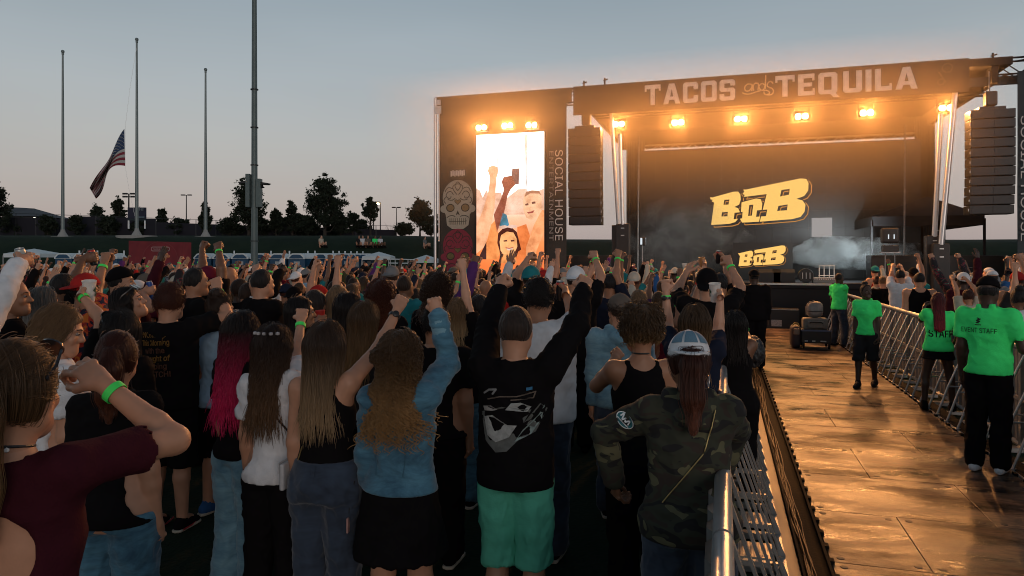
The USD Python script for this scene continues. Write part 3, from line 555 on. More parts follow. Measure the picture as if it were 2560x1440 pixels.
layer('man_eyes', [(550, 795), (580, 785), (585, 805), (555, 810)], (.45, .20, .15), .7, 4); layer('man_eye', [(618, 775), (652, 770), (655, 790), (622, 795)], (.45, .20, .15), .7, 4); layer('man_mouth', [(568, 880), (610, 872), (645, 858), (630, 884), (585, 892)], (.75, .22, .18), .8, 4)
layer('right_arm', [(560, 1240), (640, 1010), (720, 860), (740, 860), (740, 1080), (640, 1340), (560, 1360)], (1, .48, .24), 1.3, 4)
layer('dark_top', [(80, 1320), (150, 1180), (150, 1360), (80, 1360)], (.2, .09, .08), .6, 3)
layer('left_upper_arm', [(150, 1360), (150, 1200), (200, 1000), (240, 960), (280, 1120), (290, 1300), (260, 1360)], (1, .42, .16), 1.25, 3)
hairp = affinity.translate(Point(0, 0).buffer(1), 0, 0)
layer('woman_hair', [(265, 1190), (275, 1090), (330, 1035), (410, 1030), (465, 1080), (490, 1180), (510, 1260), (480, 1280), (460, 1340), (300, 1340), (285, 1260)], (.22, .07, .05), .7, 5)
layer('woman_face', [(290, 1180), (305, 1110), (365, 1075), (430, 1085), (465, 1150), (470, 1230), (440, 1300), (390, 1340), (340, 1330), (300, 1270)], (1, .55, .26), 1.3, 6)
layer('woman_neck', [(330, 1310), (440, 1300), (470, 1400), (300, 1400)], (1, .46, .18), 1.2, 6)
layer('woman_eye', [(330, 1165), (365, 1160), (368, 1175), (332, 1178)], (.35, .13, .10), .7, 7); layer('woman_other_eye', [(405, 1163), (440, 1160), (442, 1174), (408, 1178)], (.35, .13, .10), .7, 7)
layer('woman_mouth', [(355, 1240), (390, 1246), (430, 1236), (415, 1266), (375, 1268)], (.95, .75, .62), 1.2, 7); layer('woman_lips', [(350, 1236), (390, 1244), (435, 1232), (430, 1240), (390, 1252), (356, 1246)], (.8, .2, .14), .9, 8)
layer('sunglasses', [(280, 1020), (340, 1008), (372, 1018), (410, 1005), (466, 1012), (462, 1036), (410, 1040), (372, 1030), (330, 1044), (284, 1042)], (.9, .62, .5), 1.2, 7)
# right side of the stage: black tent, stacks, moving light
tent = thing('black_tent', 'black peaked canopy tent standing behind the right stage posts', 'tent')
A_, L_, R_ = onv(2330, 488, 25.5), onv(2180, 572, 24.0), onv(2462, 556, 24.0)
z_e = 3.35; ax, ay, az = A_; x0_, x1_ = L_[0], R_[0]
obj('canopy', (np.array([(ax, 26.0, az), (x0_, 24, z_e), (x1_, 24, z_e), (x1_, 28, z_e), (x0_, 28, z_e), (x0_, 24, z_e - .3), (x1_, 24, z_e - .3), (x1_, 28, z_e - .3), (x0_, 28, z_e - .3)]), np.array([(0, 1, 2), (0, 2, 3), (0, 3, 4), (0, 4, 1), (1, 5, 6), (1, 6, 2), (2, 6, 7), (2, 7, 3), (3, 7, 8), (3, 8, 4), (4, 8, 5), (4, 5, 1)])), black, tent)
for xx in (x0_, x1_):
    for yy in (24.03, 27.97): obj('leg', MB().box((xx - .03, yy - .03, 0), (xx + .03, yy + .03, z_e - .1)), blackm, tent)
obj('back_wall', boxm((x0_, 27.9, 0), (x1_, 27.95, z_e - .32)), black, tent)
for k, (px, py, w, d, lab) in enumerate(((2240, 640, 1.3, 22.6, 'tall black equipment stack right of the stage beside the moving light'), (2420, 640, 1.8, 22.8, 'wide black equipment stack under the right line array'), (1470, 600, 1.5, 22.6, 'dark equipment stack under the left line array'))):
    q = onv(px, py, d); t = thing('equipment_stack', lab, 'equipment stack', (q[0], d, 0))
    for j in range(3): cs = obj('case', rbox((-w / 2, 0, .002 + .72 * j), (w / 2, .8, .70 + .72 * j), .02), blackp, t); obj('handle', MB().tube((-.1, -.02, .35 + .72 * j), (.1, -.02, .35 + .72 * j), .012, n=6), steel, cs)
q = onv(2225, 603, 22.0)
mv = thing('moving_light', 'moving head light with two lit tubes on a stand right of the stage', 'stage light', (q[0], 22.0, 0))
obj('stand', MB().tube((-.12, 0, 0), (-.12, 0, q[2] - .3), .015, n=6).tube((.12, 0, 0), (.12, 0, q[2] - .3), .015, n=6).box((-.25, -.1, q[2] - .34), (.25, .1, q[2] - .3)), steel, mv)
obj('base', rbox((-.2, -.15, q[2] - .3), (.2, .15, q[2] - .12), .02), blackp, mv); obj('head', rbox((-.22, -.12, q[2] - .06), (.22, .2, q[2] + .38), .06), blackp, mv, smooth=40)
for sx in (-.08, .1): obj('tube_lamp', MB().tube((sx * .8, -.13, q[2] + .06), (sx * .8, -.13, q[2] + .19), .014, n=10), glow('cool_tube', (.85, .95, 1.0), .8), mv)
q = onv(1606, 607, 22.3); fg = thing('fog_light', 'small bright lamp on a stand at the left end of the stage', 'stage light', (q[0], 22.3, 1.333))
obj('stand', MB().tube((0, 0, 0), (0, 0, q[2] - 1.4), .015, n=6), steel, fg); obj('head', rbox((-.1, -.05, q[2] - 1.42), (.1, .2, q[2] - 1.15), .03), blackp, fg); obj('lens', boxm((-.06, -.06, q[2] - 1.39), (.0, -.052, q[2] - 1.18)), glow('cool_tube', (.85, .95, 1.0), 2.0), fg)

def cool(parent, at, d, w):
    lt = UsdLux.RectLight.Define(stage, str(parent.GetPath()) + '/beam'); lt.CreateWidthAttr(.25); lt.CreateHeightAttr(.25); lt.CreateIntensityAttr(w); lt.CreateColorAttr(Gf.Vec3f(.86, .96, 1.0)); UsdGeom.Xformable(lt).AddTransformOp().Set(look_along(d) * Gf.Matrix4d(1).SetTranslate(Gf.Vec3d(*at)))
qm = onv(2225, 603, 22.0); cool(mv, (-.45, .6, qm[2] + .1), (-1, .95, -.05), 260.0)
cool(fg, (.15, .0, q[2] - 1.28), (1, .8, .05), 60.0)
# ------------------------------------------------------------------ flagpoles, flag, tall pole, hill furniture
polem = mat('flagpole_metal', (.17, .21, .21), .45, .3, var=.12, scale=3, stretch=(1, 1, .3)); conc = mat('pale_concrete', (.28, .28, .27), .85)
GP = []
for k, (px, pyb, pyt, d) in enumerate(((157, 573, 135, 62.0), (342, 579, 105, 60.0), (514, 584, 180, 63.0))):
    b = cw(px, pyb, d); tz = cw(px, pyt, d)[2]; gz = float(ground_z(b[0], b[1])); 
    t = thing('flagpole', ('tall bare flagpole on the left, on the grass bank', 'tallest flagpole with the striped flag flying at half height', 'bare flagpole nearest the thick light mast, the shortest of three')[k], 'flagpole', (b[0], b[1], gz))
    H = tz - gz
    obj('pole', tubem((0, 0, 0), (0, 0, H), .155, .075, 14), polem, t, smooth=40); obj('base_collar', lathe([(.5, 0), (.42, .1), (.2, .5), (.16, .7)], 20), conc, t, smooth=40)
    obj('base_slab', lathe([(1.6 if k == 1 else .9, -.2), (1.6 if k == 1 else .9, .06), (0, .09)], 24), conc, t); obj('finial', MB().add(lathe([(0, -.15), (.11, -.11), (.15, 0), (.11, .11), (0, .15)], 14, (0, 0, H + .22))).tube((0, 0, H - .05), (0, 0, H + .1), .1, n=10), polem, t, smooth=True)
    GP.append((b, gz, H))
flag = thing('flag', 'large striped national flag with a blue starred corner, drooping at half mast', 'flag')
from scipy.interpolate import CubicSpline
FD = 59.6
def edge_(pts): p = np.array(pts, float); return CubicSpline(np.linspace(0, 1, len(p)), p)
Te, Be = edge_([(311, 322), (290, 358), (272, 398), (250, 428), (224, 470)]), edge_([(313, 415), (280, 418), (266, 440), (258, 470), (240, 497)])
def fpt(s, t):
    p = Te(t) * (1 - s) + Be(t) * s
    w = sstep(t, .1, .6); bow = 10 * math.sin(math.pi * s) * 0
    dep = FD + .45 * w * math.sin(s * 9 + t * 5) + .25 * w * math.sin(s * 17 - t * 8)
    return cw(p[0] + bow, p[1], dep)
fred, fwhite, fblue = mat('flag_red', (.20, .02, .035), .8), mat('flag_white', (.38, .40, .38), .8), mat('flag_blue', (.02, .045, .11), .8)
NT = 30
def fstrip(s0, s1, t0, t1):
    tt = np.linspace(t0, t1, NT); ss = np.linspace(s0, s1, 4)
    v = np.array([fpt(s, t) for t in tt for s in ss]); i, j = np.meshgrid(np.arange(NT - 1), np.arange(3), indexing='ij'); q = (i * 4 + j).ravel()
    return v, np.stack([q, q + 4, q + 5, q + 1], 1)
for k in range(13): obj('stripe', fstrip(k / 13, (k + 1) / 13, 0 if k > 6 else .34, 1.0), fred if k % 2 == 0 else fwhite, flag, smooth=True)
obj('canton', fstrip(0, 7 / 13, 0, .34), fblue, flag, smooth=True)
m = MB()
for i in range(9):
    for j in range(11):
        if (i + j) % 2 == 0:
            c = fpt((i + .7) / 10 * 7 / 13, (j + .7) / 12 * .34) + (SY * .03, -CY * .03, 0)
            an = math.pi / 2 + np.arange(10) * math.pi / 5; rr = np.where(np.arange(10) % 2 == 0, .05, .02)
            v = np.vstack([c, c + np.stack([CY * rr * np.cos(an), SY * rr * np.cos(an), rr * np.sin(an)], 1)]); m.add((v, np.array([(0, a + 1, (a + 1) % 10 + 1) for a in range(10)])))
obj('star', m, fwhite, flag, kind='stuff')
b, gz, H = GP[1]
obj('halyard', MB().sweep([cw(341, 120, FD), cw(325, 220, FD), cw(313, 318, FD), cw(313, 416, FD), cw(322, 470, FD), cw(337, 540, FD)], .012, 4), white, flag)
q = cw(636, 640, 43.0); gz = float(ground_z(q[0], q[1]))
mast = thing('light_mast', 'thick dark light mast rising out of the picture, with floodlights and boxes', 'light mast', (q[0], q[1], gz))
dk = mat('mast_paint', (.10, .135, .135), .5, .2, var=.12, scale=3); px2m = 43.0 / FPX
obj('pole', tubem((0, 0, 0), (0, 0, 24), .215, .12, 18), dk, mast, smooth=40)
def mz(py): return EYE + (HORIZON - py) * px2m - gz
RX = np.array((CY, SY, 0))
def brot(lo, hi):
    v, f = boxm(lo, hi); return v @ np.array([(CY, SY, 0), (-SY, CY, 0), (0, 0, 1.0)]), f
obj('equipment_box', brot((-.45, -.3, mz(518)), (-.20, .1, mz(436))), dk, mast); obj('equipment_box', brot((.20, -.3, mz(518)), (.46, .1, mz(448))), dk, mast)
for sg in (-1, 1):
    zz = mz(456 if sg < 0 else 459)
    v = np.array([(sg * .4, -.2, zz - .06), (sg * .4, .2, zz - .06), (sg * .4, .2, zz + .10), (sg * .4, -.2, zz + .1), (sg * .98, -.2, zz + .0), (sg * .98, .2, zz + .0), (sg * .86, .2, zz - .08), (sg * .86, -.2, zz - .08)]) @ np.array([(CY, SY, 0), (-SY, CY, 0), (0, 0, 1.0)])
    obj('floodlight', (v, np.array([(0, 1, 2), (0, 2, 3), (3, 2, 5), (3, 5, 4), (4, 5, 6), (4, 6, 7), (0, 7, 6), (0, 6, 1), (0, 3, 4), (0, 4, 7), (1, 6, 5), (1, 5, 2)])), blackm, mast)
    obj('horn', lathe([(.03, 0), (.05, -.1), (.14, -.2), (0, -.18)], 12, RX * sg * .5 + (0, 0, zz - .06)), blackm, mast, smooth=40)
for py in (414, 320, 225, 604): obj('band', lathe([(.2, 0), (.235, .0), (.235, .06), (.2, .06)], 18, (0, 0, mz(py))), blackm, mast)
dusk = mat('dark_roof', (.03, .032, .038), .8)
t = thing('barn', 'low dark building with a sloping roof at the far left beyond the bank', 'building'); 
def hb(px0, px1, pyb, pyt, d, th):
    a, b = cw(px0, pyb, d), cw(px1, pyt, d); o = np.array((-SY, CY, 0)) * th
    v = np.array([(*a[:2], a[2]), (*b[:2], a[2]), (*b[:2], b[2]), (*a[:2], b[2])]); v = np.vstack([v, v + o])
    return v, np.array([(0, 1, 2), (0, 2, 3), (4, 6, 5), (4, 7, 6), (0, 4, 5), (0, 5, 1), (1, 5, 6), (1, 6, 2), (2, 6, 7), (2, 7, 3), (3, 7, 4), (3, 4, 0)])
obj('wall', hb(8, 88, 570, 540, 110, 9), dusk, t)
a, b, c, d_ = cw(-6, 540.2, 109.5), cw(90, 540.2, 109.5), cw(85, 521, 114), cw(12, 517, 114); o = np.array((-SY, CY, 0)) * 9
obj('roof', (np.array([a, b, c, d_, a + o, b + o]), np.array([(0, 1, 2), (0, 2, 3), (3, 2, 5), (3, 5, 4), (0, 3, 4), (1, 5, 2)])), mat('slate', (.055, .06, .07), .7), t)
obj('wall_lamp', MB().add(lathe([(0, -.12), (.14, -.05), (.14, .05), (0, .1)], 10, cw(86, 545, 108.8))), glow('yard_lamp', (1.0, .9, .7), 4.0), t)
# fence with dark wind screens along the top of the bank
fence = thing('bank_fence', 'dark screened fence with a thin top rail along the crest of the grass bank', 'fence')
fm = mat('fence_steel', (.06, .065, .07), .5, .5); scr = mat('wind_screen', (.012, .012, .02), .9)
FN = [(-60, 80, 533, 541), (90, 160, 538, 548), (220, 320, 541, 549), (365, 430, 545, 549), (430, 600, 549, 555), (600, 760, 556, 560), (760, 1010, 565, 568)]
prev = None
px = -60
while px <= 1010:
    pyr = np.interp(px, [-60, 90, 320, 600, 1010], [531, 535, 543, 553, 566]); d = 86.0
    b = cw(px, pyr, d); g_ = float(ground_z(b[0], b[1]))
    obj('post', MB().tube((b[0], b[1], g_ - .1), b, .04, n=6), fm, fence)
    if prev is not None:
        obj('rail', MB().tube(prev[0], b, .03, n=6), fm, fence)
        if px < 1000:
            lowt = .35 if px < 220 or px > 430 else .06
            A, B = prev[0] - (0, 0, lowt * 1.4), b - (0, 0, lowt * 1.4)
            obj('screen', (np.array([(A[0], A[1], prev[1] - .1), (B[0], B[1], g_ - .1), B, A, (A[0] - SY * .02, A[1] + CY * .02, prev[1] - .1), (B[0] - SY * .02, B[1] + CY * .02, g_ - .1), B + (-SY * .02, CY * .02, 0), A + (-SY * .02, CY * .02, 0)]), np.array([(0, 1, 2), (0, 2, 3), (4, 6, 5), (4, 7, 6), (3, 2, 6), (3, 6, 7)])), scr, fence)
    prev = (b, g_); px += 50
t = thing('scoreboard', 'dark blue signboard on two white legs beside the tallest flagpole', 'sign'); SD = 72.0
obj('board', hb(319, 363, 546, 518.5, SD, .25), mat('board_navy', (.008, .010, .035), .6), t); obj('lower_board', hb(319, 363, 551, 546.5, SD, .2), mat('board_teal', (.006, .02, .03), .6), t)
obj('bar', hb(346, 361, 544, 541.5, SD - .1, .05), mat('board_grey', (.15, .22, .26), .6), t)
for px in (319.5, 360): obj('leg', hb(px, px + 3, 572, 551.2, SD, .15), white, t)
tx = meshkit.text_mesh('life', .42, .02); qv = np.array(tx.vertices); o = cw(339, 527, SD - .12)
obj('lettering', (o + qv[:, :1] * np.array((CY, SY, 0)) + qv[:, 1:2] * np.array((0, 0, 1.0)) + qv[:, 2:] * np.array((SY, -CY, 0)), np.array(tx.faces)), mat('board_letter', (.16, .20, .22), .7), t)
# lamp poles on the hill
def lamp_pole(px, pyt, d, lab, heads, lit=False):
    b = cw(px, pyt, d); g_ = float(ground_z(b[0], b[1])); t = thing('lamp_pole', lab, 'lamp post', (b[0], b[1], g_)); H = b[2] - g_
    obj('pole', tubem((0, 0, -.1), (0, 0, H), .10, .07, 8), blackm, t)
    for (dx, dz) in heads:
        q = RX * dx + (0, 0, H + dz)
        obj('arm', MB().tube((0, 0, H + dz), q, .035, n=6), blackm, t)
        obj('head', brot((dx - .32, -.2, H + dz - .06), (dx + .32, .2, H + dz + .12)), blackm, t)
        if lit: obj('lamp', lathe([(0, -.30), (.26, -.24), (.34, -.12), (.1, -.06)], 12, q + (0, 0, -.02)), glow('street_lamp', (1.0, .62, .25), 40.0), t)
lamp_pole(466, 488, 118, 'parking lot lamp post with two heads, right of the signboard', [(-.55, 0), (.55, 0)])
lamp_pole(991, 519, 125, 'unlit lamp post with two heads left of the stage wing', [(-.45, 0), (.45, 0)])
lamp_pole(934, 509, 110, 'lit lamp post half hidden by the thin tree', [(-.45, 0)], True); lamp_pole(951, 506, 110, 'lit lamp post just right of the thin tree', [(-.45, 0)], True)
b = cw(322, 484, 130); g_ = float(ground_z(b[0], b[1])); t = thing('stadium_light', 'stadium light pole with two rows of lamps behind the signboard', 'floodlight', (b[0], b[1], g_)); H = b[2] - g_
obj('pole', tubem((0, 0, -.1), (0, 0, H), .16, .12, 8), blackm, t)
for z in (0, -.55):
    obj('crossarm', MB().tube(RX * -1.0 + (0, 0, H + z), RX * 1.0 + (0, 0, H + z - .08), .05, n=6), blackm, t)
    for dx in (-.95, -.45, .45, .95): obj('lamp_head', brot((dx - .17, -.2, H + z - .18), (dx + .17, .2, H + z + .12)), blackm, t)
# trees
leafm = usdkit.material(stage, '/World/Looks/leaf', {'oi': ('geometry', {}), 'r': ('rgb_ramp', {'ramp': [(0, (.022, .030, .020)), (.5, (.036, .046, .026)), (1, (.06, .068, .036))]}), 'd': ('principled_bsdf', {'roughness': .7, 'specular_ior_level': .25}), 't': ('translucent_bsdf', {'color': (.03, .05, .015)}), 'm': ('mix_closure', {'fac': .3})},
    [('oi.random_per_island', 'r.fac'), ('r.color', 'd.base_color'), ('d.BSDF', 'm.closure1'), ('t.BSDF', 'm.closure2')], surface='m.closure')
bark = mat('bark', (.035, .028, .022), .9)
def tree(px, pyb, pyt, pxw, d, lab, seed, conic=0.3, n=2200, sparse=0.0, low=.12):
    r = np.random.default_rng(seed); b = cw(px, pyb, d); g_ = float(ground_z(b[0], b[1])); top = cw(px, pyt, d)[2]; H = top - g_; W = pxw * d / FPX / 2
    t = thing('tree', lab, 'tree', (b[0], b[1], g_))
    m = MB().tube((0, 0, -.2), (0, 0, H * .55), .035 * H, .018 * H, 8); tips = []
    nb = int(11 + 7 * (1 - sparse))
    for k in range(nb):
        z0 = H * (low + (.8 - low) * (k + .5) / nb); a = k * 2.4 + r.uniform(-.5, .5); f = (1 - conic * (z0 / H)) * r.uniform(.6, 1.05)
        prof = math.sin(math.pi * min(1, max(.22, (z0 / H - low * .5) / (1 - low * .5) * .75 + .25)))
        e = np.array((math.cos(a) * W * f * prof, math.sin(a) * W * f * prof, z0 + H * r.uniform(.10, .26)))
        e[2] = min(e[2], H * .97)
        m.sweep([(0, 0, z0 * .8), e * (.4, .4, 0) + (0, 0, z0 * .95), e], [.012 * H, .008 * H, .003 * H], 5); tips.append(e)
    tips.append(np.array((0, 0, H * .9)))
    obj('trunk', m, bark, t)
    C, S = [], []
    for e in tips:
        k = max(4, int(14 * (1 - sparse)))
        for _ in range(k):
            s = r.uniform(.3, 1.0); up = abs(r.normal(0, 1)) * H * (.075 if low > .01 else .03); C.append(e * (s, s, 1) + r.normal(0, 1, 3) * (W * .10, W * .10, H * .03) + (0, 0, up - (1 - s) * H * .07)); S.append(W * r.uniform(.045, .12))
    C, S = np.array(C), np.array(S); i = r.integers(0, len(C), n); n = int(n * 2.0); i = r.integers(0, len(C), n); P_ = C[i] + r.normal(0, 1, (n, 3)) * S[i][:, None] * (1, 1, .8)
    P_ = P_[P_[:, 2] > H * low * .6]; n = len(P_)
    sz = r.uniform(.10, .24, n)[:, None] * (d / 85); a = r.normal(0, 1, (n, 3)); a /= np.linalg.norm(a, axis=1)[:, None]; bb = np.cross(a, r.normal(0, 1, (n, 3))); bb /= np.linalg.norm(bb, axis=1)[:, None]
    v = np.stack([P_ - a * sz, P_ + bb * sz * .5, P_ + a * sz, P_ - bb * sz * .5], 1).reshape(-1, 3); q = np.arange(n)[:, None] * 4
    obj('crown', (v, np.vstack([q + (0, 1, 2), q + (0, 2, 3)])), leafm, t, kind='stuff')
tree(-8, 570, 478, 70, 84, 'dark tree cut by the left edge of the picture beside the low building', 1)
tree(120, 556, 541, 50, 84, 'low dark bush left of the first flagpole on the fence line', 31, n=900, low=.0); tree(190, 556, 540, 46, 84, 'low dark bush right of the first flagpole', 32, n=900, low=.0)
tree(244, 556, 521, 44, 88, 'small ragged tree under the drooping flag', 2, n=1300, low=.02); tree(296, 553, 503, 42, 90, 'rounded tree left of the signboard', 3, n=1500)
tree(405, 556, 529, 34, 88, 'small round tree right of the signboard', 4, n=1100, low=.02); tree(513, 562, 516, 40, 80, 'cone shaped tree behind the third flagpole', 5, .75, n=1600, low=.02)
tree(622, 572, 470, 104, 82, 'broad dark tree behind the light mast', 6, n=3600, low=.05); tree(690, 575, 530, 40, 84, 'small tree right of the light mast', 7, n=1200, low=.02)
tree(731, 575, 515, 46, 84, 'medium tree left of the biggest tree', 8, n=1500, low=.04); tree(812, 578, 459, 116, 80, 'biggest tree on the bank with an upright spreading crown', 9, .25, n=5200, low=.06)
tree(882, 577, 536, 42, 86, 'small tree just right of the biggest tree', 10, n=1100, low=.04); tree(926, 578, 503, 56, 84, 'thin open tree by the two lit lamp posts', 11, .4, n=1100, sparse=.55, low=.3)
tree(1050, 574, 512, 74, 86, 'dark leaning tree beside the stage wing', 12, .2, n=2300, low=.25); tree(770, 577, 545, 60, 82, 'low shrub at the left foot of the biggest tree', 13, n=1100, low=.0); tree(852, 578, 548, 50, 82, 'low shrub at the right foot of the biggest tree', 14, n=1000, low=.0)
for k, (px, top, w, nn) in enumerate(((575, 545, 70, 1200), (655, 548, 64, 1100), (705, 546, 70, 1200), (755, 540, 76, 1300), (832, 540, 70, 1300), (905, 552, 54, 900), (1010, 560, 60, 900), (1078, 540, 60, 1200), (40, 548, 80, 1200), (272, 543, 56, 900), (345, 545, 50, 800), (450, 549, 70, 900))):
    tree(px, 578 if px > 500 else 558, top, w, 85 + (k % 3), ('dark low shrub', 'broad low bush', 'rounded low bush')[k % 3] + ' on the bank ' + ('left of the light mast', 'right of the light mast', 'between two small trees right of the mast', 'at the left side of the biggest tree', 'in front of the biggest tree, right half', 'right of the biggest tree', 'beyond the parking lot lamps', 'touching the stage wing pole', 'beside the low building', 'left of the signboard', 'behind the signboard', 'between the signboard and third flagpole')[k], 50 + k, .1, n=nn, low=.0)
b = cw(976, 570, 100); g_ = float(ground_z(b[0], b[1])); t = thing('bare_sapling', 'bare leafless sapling right of the lit lamps', 'tree', (b[0], b[1], g_)); m = MB(); r = np.random.default_rng(3)
m.tube((0, 0, -.1), (0, 0, .7), .05, .03, 6)
for k in range(14): a = k * 2.4; m.sweep([(0, 0, .3 + .03 * k), (math.cos(a) * .4, math.sin(a) * .4, 1.0 + .05 * k), (math.cos(a) * .8, math.sin(a) * .8, 1.5 + .08 * k)], [.025, .015, .006], 4)
obj('branches', m, bark, t)
# ------------------------------------------------------------------ red banner, portable toilets, white canopies at the far side of the field
RD = 40.0
rb = thing('red_banner', 'red banner with a pale outlined badge hung behind the crowd', 'banner')
n, mm = 40, 8; pts = []
for i in range(n):
    for j in range(mm):
        x = 322 + (478 - 322) * i / (n - 1); ytop = 602 + 4 * i / (n - 1); yb = 672; pts.append(cw(x, ytop + (yb - ytop) * j / (mm - 1), RD + .05 * math.sin(i * .7 + j * .5)))
v = np.array(pts); i, j = np.meshgrid(np.arange(n - 1), np.arange(mm - 1), indexing='ij'); q = (i * mm + j).ravel()
obj('cloth', (v, np.stack([q, q + mm, q + mm + 1, q + 1], 1)), mat('banner_red', (.17, .014, .022), .75, var=.2, scale=2, bump=.2, bscale=6), rb, smooth=True)
def rbq(poly, name, m, dd=.08):
    e = trimesh.creation.extrude_polygon(poly, .01, engine='earcut'); w = np.array(e.vertices); obj(name, (np.array([cw(x, y, RD - dd - z) for x, y, z in w]), np.array(e.faces)), m, rb)
pale = mat('banner_print', (.42, .30, .30), .8)
badge = sbox(382, 621, 420, 624).buffer(4); rbq(badge.difference(badge.buffer(-1.2)), 'badge_outline', pale)
tx = meshkit.text_mesh('TACOS & TEQUILA', 3.4, .01); w = np.array(tx.vertices); ln = np.ptp(w[:, 0]); obj('badge_text', (np.array([cw(383 + (x - w[:, 0].min()) / ln * 36, 624.6 - y, RD - .09 - z) for x, y, z in w]), np.array(tx.faces)), pale, rb)
rbq(Point(400, 648).buffer(44, 32).intersection(sbox(330, 604, 470, 655)).difference(Point(400, 648).buffer(43.2, 32)), 'faint_arc', mat('banner_faint', (.22, .05, .055), .8))
pot_blue, pot_white = mat('toilet_blue', (.010, .06, .13), .5, var=.1), mat('toilet_roof', (.62, .68, .70), .5, var=.06); sign_w = mat('toilet_sign', (.35, .38, .40), .6, var=.5, scale=60)
def toilet_parts(t):
    obj('body', rbox((-.55, 0, .0), (.55, 1.1, 2.02), .03), pot_blue, t)
    prof = [(-.57, 2.0), (.57, 2.0), (.57, 2.1), (.36, 2.33), (.22, 2.38), (-.22, 2.38), (-.36, 2.33), (-.57, 2.1)]
    def ex(p, y0, y1): e = trimesh.creation.extrude_polygon(Polygon(p), y1 - y0, engine='earcut'); w = np.array(e.vertices); return np.stack([w[:, 0], y1 - w[:, 2], w[:, 1]], 1), np.array(e.faces)
    obj('roof', ex(prof, -.06, 1.16), pot_white, t); inner = [(-.46, 2.03), (.46, 2.03), (.46, 2.09), (.3, 2.25), (.2, 2.29), (-.2, 2.29), (-.3, 2.25), (-.46, 2.09)]
    obj('gable', ex(inner, -.075, -.062), pot_blue, t); dr = obj('door', rbox((-.40, -.02, .12), (.40, .0, 1.94), .008), pot_blue, t); obj('door_sign', boxm((-.16, -.03, 1.45), (.22, -.021, 1.84)), sign_w, dr); obj('vent_pipe', MB().tube((.48, .95, 2.0), (.48, .95, 2.55), .05, n=8), pot_white, t)
yaw_cam = math.atan2(SY, CY)
TD = 46.0; firstt = None
spots = [(x, 0.0) for x in (506, 553, 600, 647, 694, 741, 788, 812)][:7] + [(40, 0), (155, 0), (86, 0)]
LT = 'first blue portable toilet right of the red banner'
for k, (px, a) in enumerate(spots[:6] + [(158, 0), (204, 0), (272, 0)]):
    q = cw(px, 650, TD)
    if firstt is None: firstt = thing('portable_toilet', LT, 'portable toilet', (q[0], q[1], float(ground_z(q[0], q[1]))), yaw_cam, 'row of portable toilets'); toilet_parts(firstt)
    else: dup(firstt, 'portable_toilet', ('first second third fourth fifth sixth'.split()[k] + ' blue portable toilet right of the red banner') if k < 6 else ('leftmost', 'middle', 'rightmost')[k - 6] + ' of the blue portable toilets left of the red banner', 'portable toilet', (q[0], q[1], float(ground_z(q[0], q[1]))), yaw_cam, 'row of portable toilets')
for k, px in enumerate((846, 861, 876, 891, 906, 921, 800)):
    q = cw(px, 650, TD + 1.0 + k * .55) if px != 800 else cw(px, 650, TD + .5); LS = ('second third fourth fifth sixth seventh first'.split()[k]) + ' of the sideways portable toilets from the left, right of the mast'
    dup(firstt, 'portable_toilet', LS, 'portable toilet', (q[0], q[1], 0.0), yaw_cam + 1.05, 'sideways portable toilets')
def canopy(px0, px1, pyt, pyb, d, lab, flat=False):
    a, b = cw(px0, pyb, d), cw(px1, pyb, d); t = thing('canopy', lab, 'canopy tent'); w = np.linalg.norm(b - a); o = np.array((-SY, CY, 0)) * w; top = (a + b + o) / 2; top[2] = cw(px0, pyt, d)[2]
    c, e = b + o, a + o; dn = np.array((0, 0, -.25)); f = [(0, 1, 4), (1, 2, 4), (2, 3, 4), (3, 0, 4), (0, 5, 6), (0, 6, 1), (1, 6, 7), (1, 7, 2), (2, 7, 8), (2, 8, 3), (3, 8, 5), (3, 5, 0)]
    obj('roof', (np.array([a, b, c, e, top, a + dn, b + dn, c + dn, e + dn]), np.array(f)), pot_white, t)
    for p_ in (a, b, c, e): obj('leg', MB().tube((p_[0], p_[1], float(ground_z(p_[0], p_[1]))), p_ + dn * .5, .03, n=6), steel, t)
canopy(905, 976, 629, 641, 48, 'white canopy roof at the right end of the toilet row'); canopy(1032, 1092, 637, 648, 46, 'white canopy roof beside the corner pole of the stage wing'); canopy(8, 100, 621, 634, 47, 'broad white canopy roof at the far left behind the crowd')
t = thing('guard_rail', 'pale low guard rail between the white canopies behind the crowd', 'rail'); a, b = cw(972, 648, 45), cw(1036, 649, 45); obj('rail', MB().tube(a, b, .04, n=6).tube(a - (0, 0, .25), b - (0, 0, .25), .04, n=6), pot_white, t)
for k in range(5): p_ = a + (b - a) * k / 4; obj('post', MB().tube((p_[0], p_[1], 0), p_, .03, n=6), steel, t)
# ------------------------------------------------------------------ equipment trolley on the walkway
q = cw(2040, 850, 15.3); tl = thing('equipment_trolley', 'black wheeled trolley with grey bags parked on the walkway near the stage', 'trolley', (q[0], q[1], FLOOR + .004), .0)
obj('box', rbox((-.30, -.05, .12), (.30, .5, .40), .02), blackp, tl)
for sx in (-.28, .24):
    for sy in (-.03, .44): lg = obj('leg', boxm((sx, sy, .05), (sx + .05, sy + .05, .13)), blackm, tl); obj('wheel', MB().add(lathe([(0, -.02), (.045, -.02), (.05, 0), (.045, .02), (0, .02)], 14, (sx + .025, sy + .025, .05), (1, 0, 0))), rubber, lg)
m = MB()
for dx in (-.2, -.05, .12, .17): m.box((dx - .035, -.056, .16), (dx + .03, -.051, .185))
obj('side_label', m, mat('pale_sticker', (.5, .48, .45), .6), tl, kind='stuff'); obj('top_rim', MB().box((-.31, -.06, .385), (.31, -.05, .42)).box((-.31, .5, .385), (.31, .51, .42)), mat('blue_tarp', (.08, .10, .16), .6), tl)
bag = thing('grey_bag', 'grey padded equipment bag standing on the black trolley', 'bag', (q[0], q[1], FLOOR + .41)); bm = mat('grey_canvas', (.15, .14, .12), .8, bump=.3)
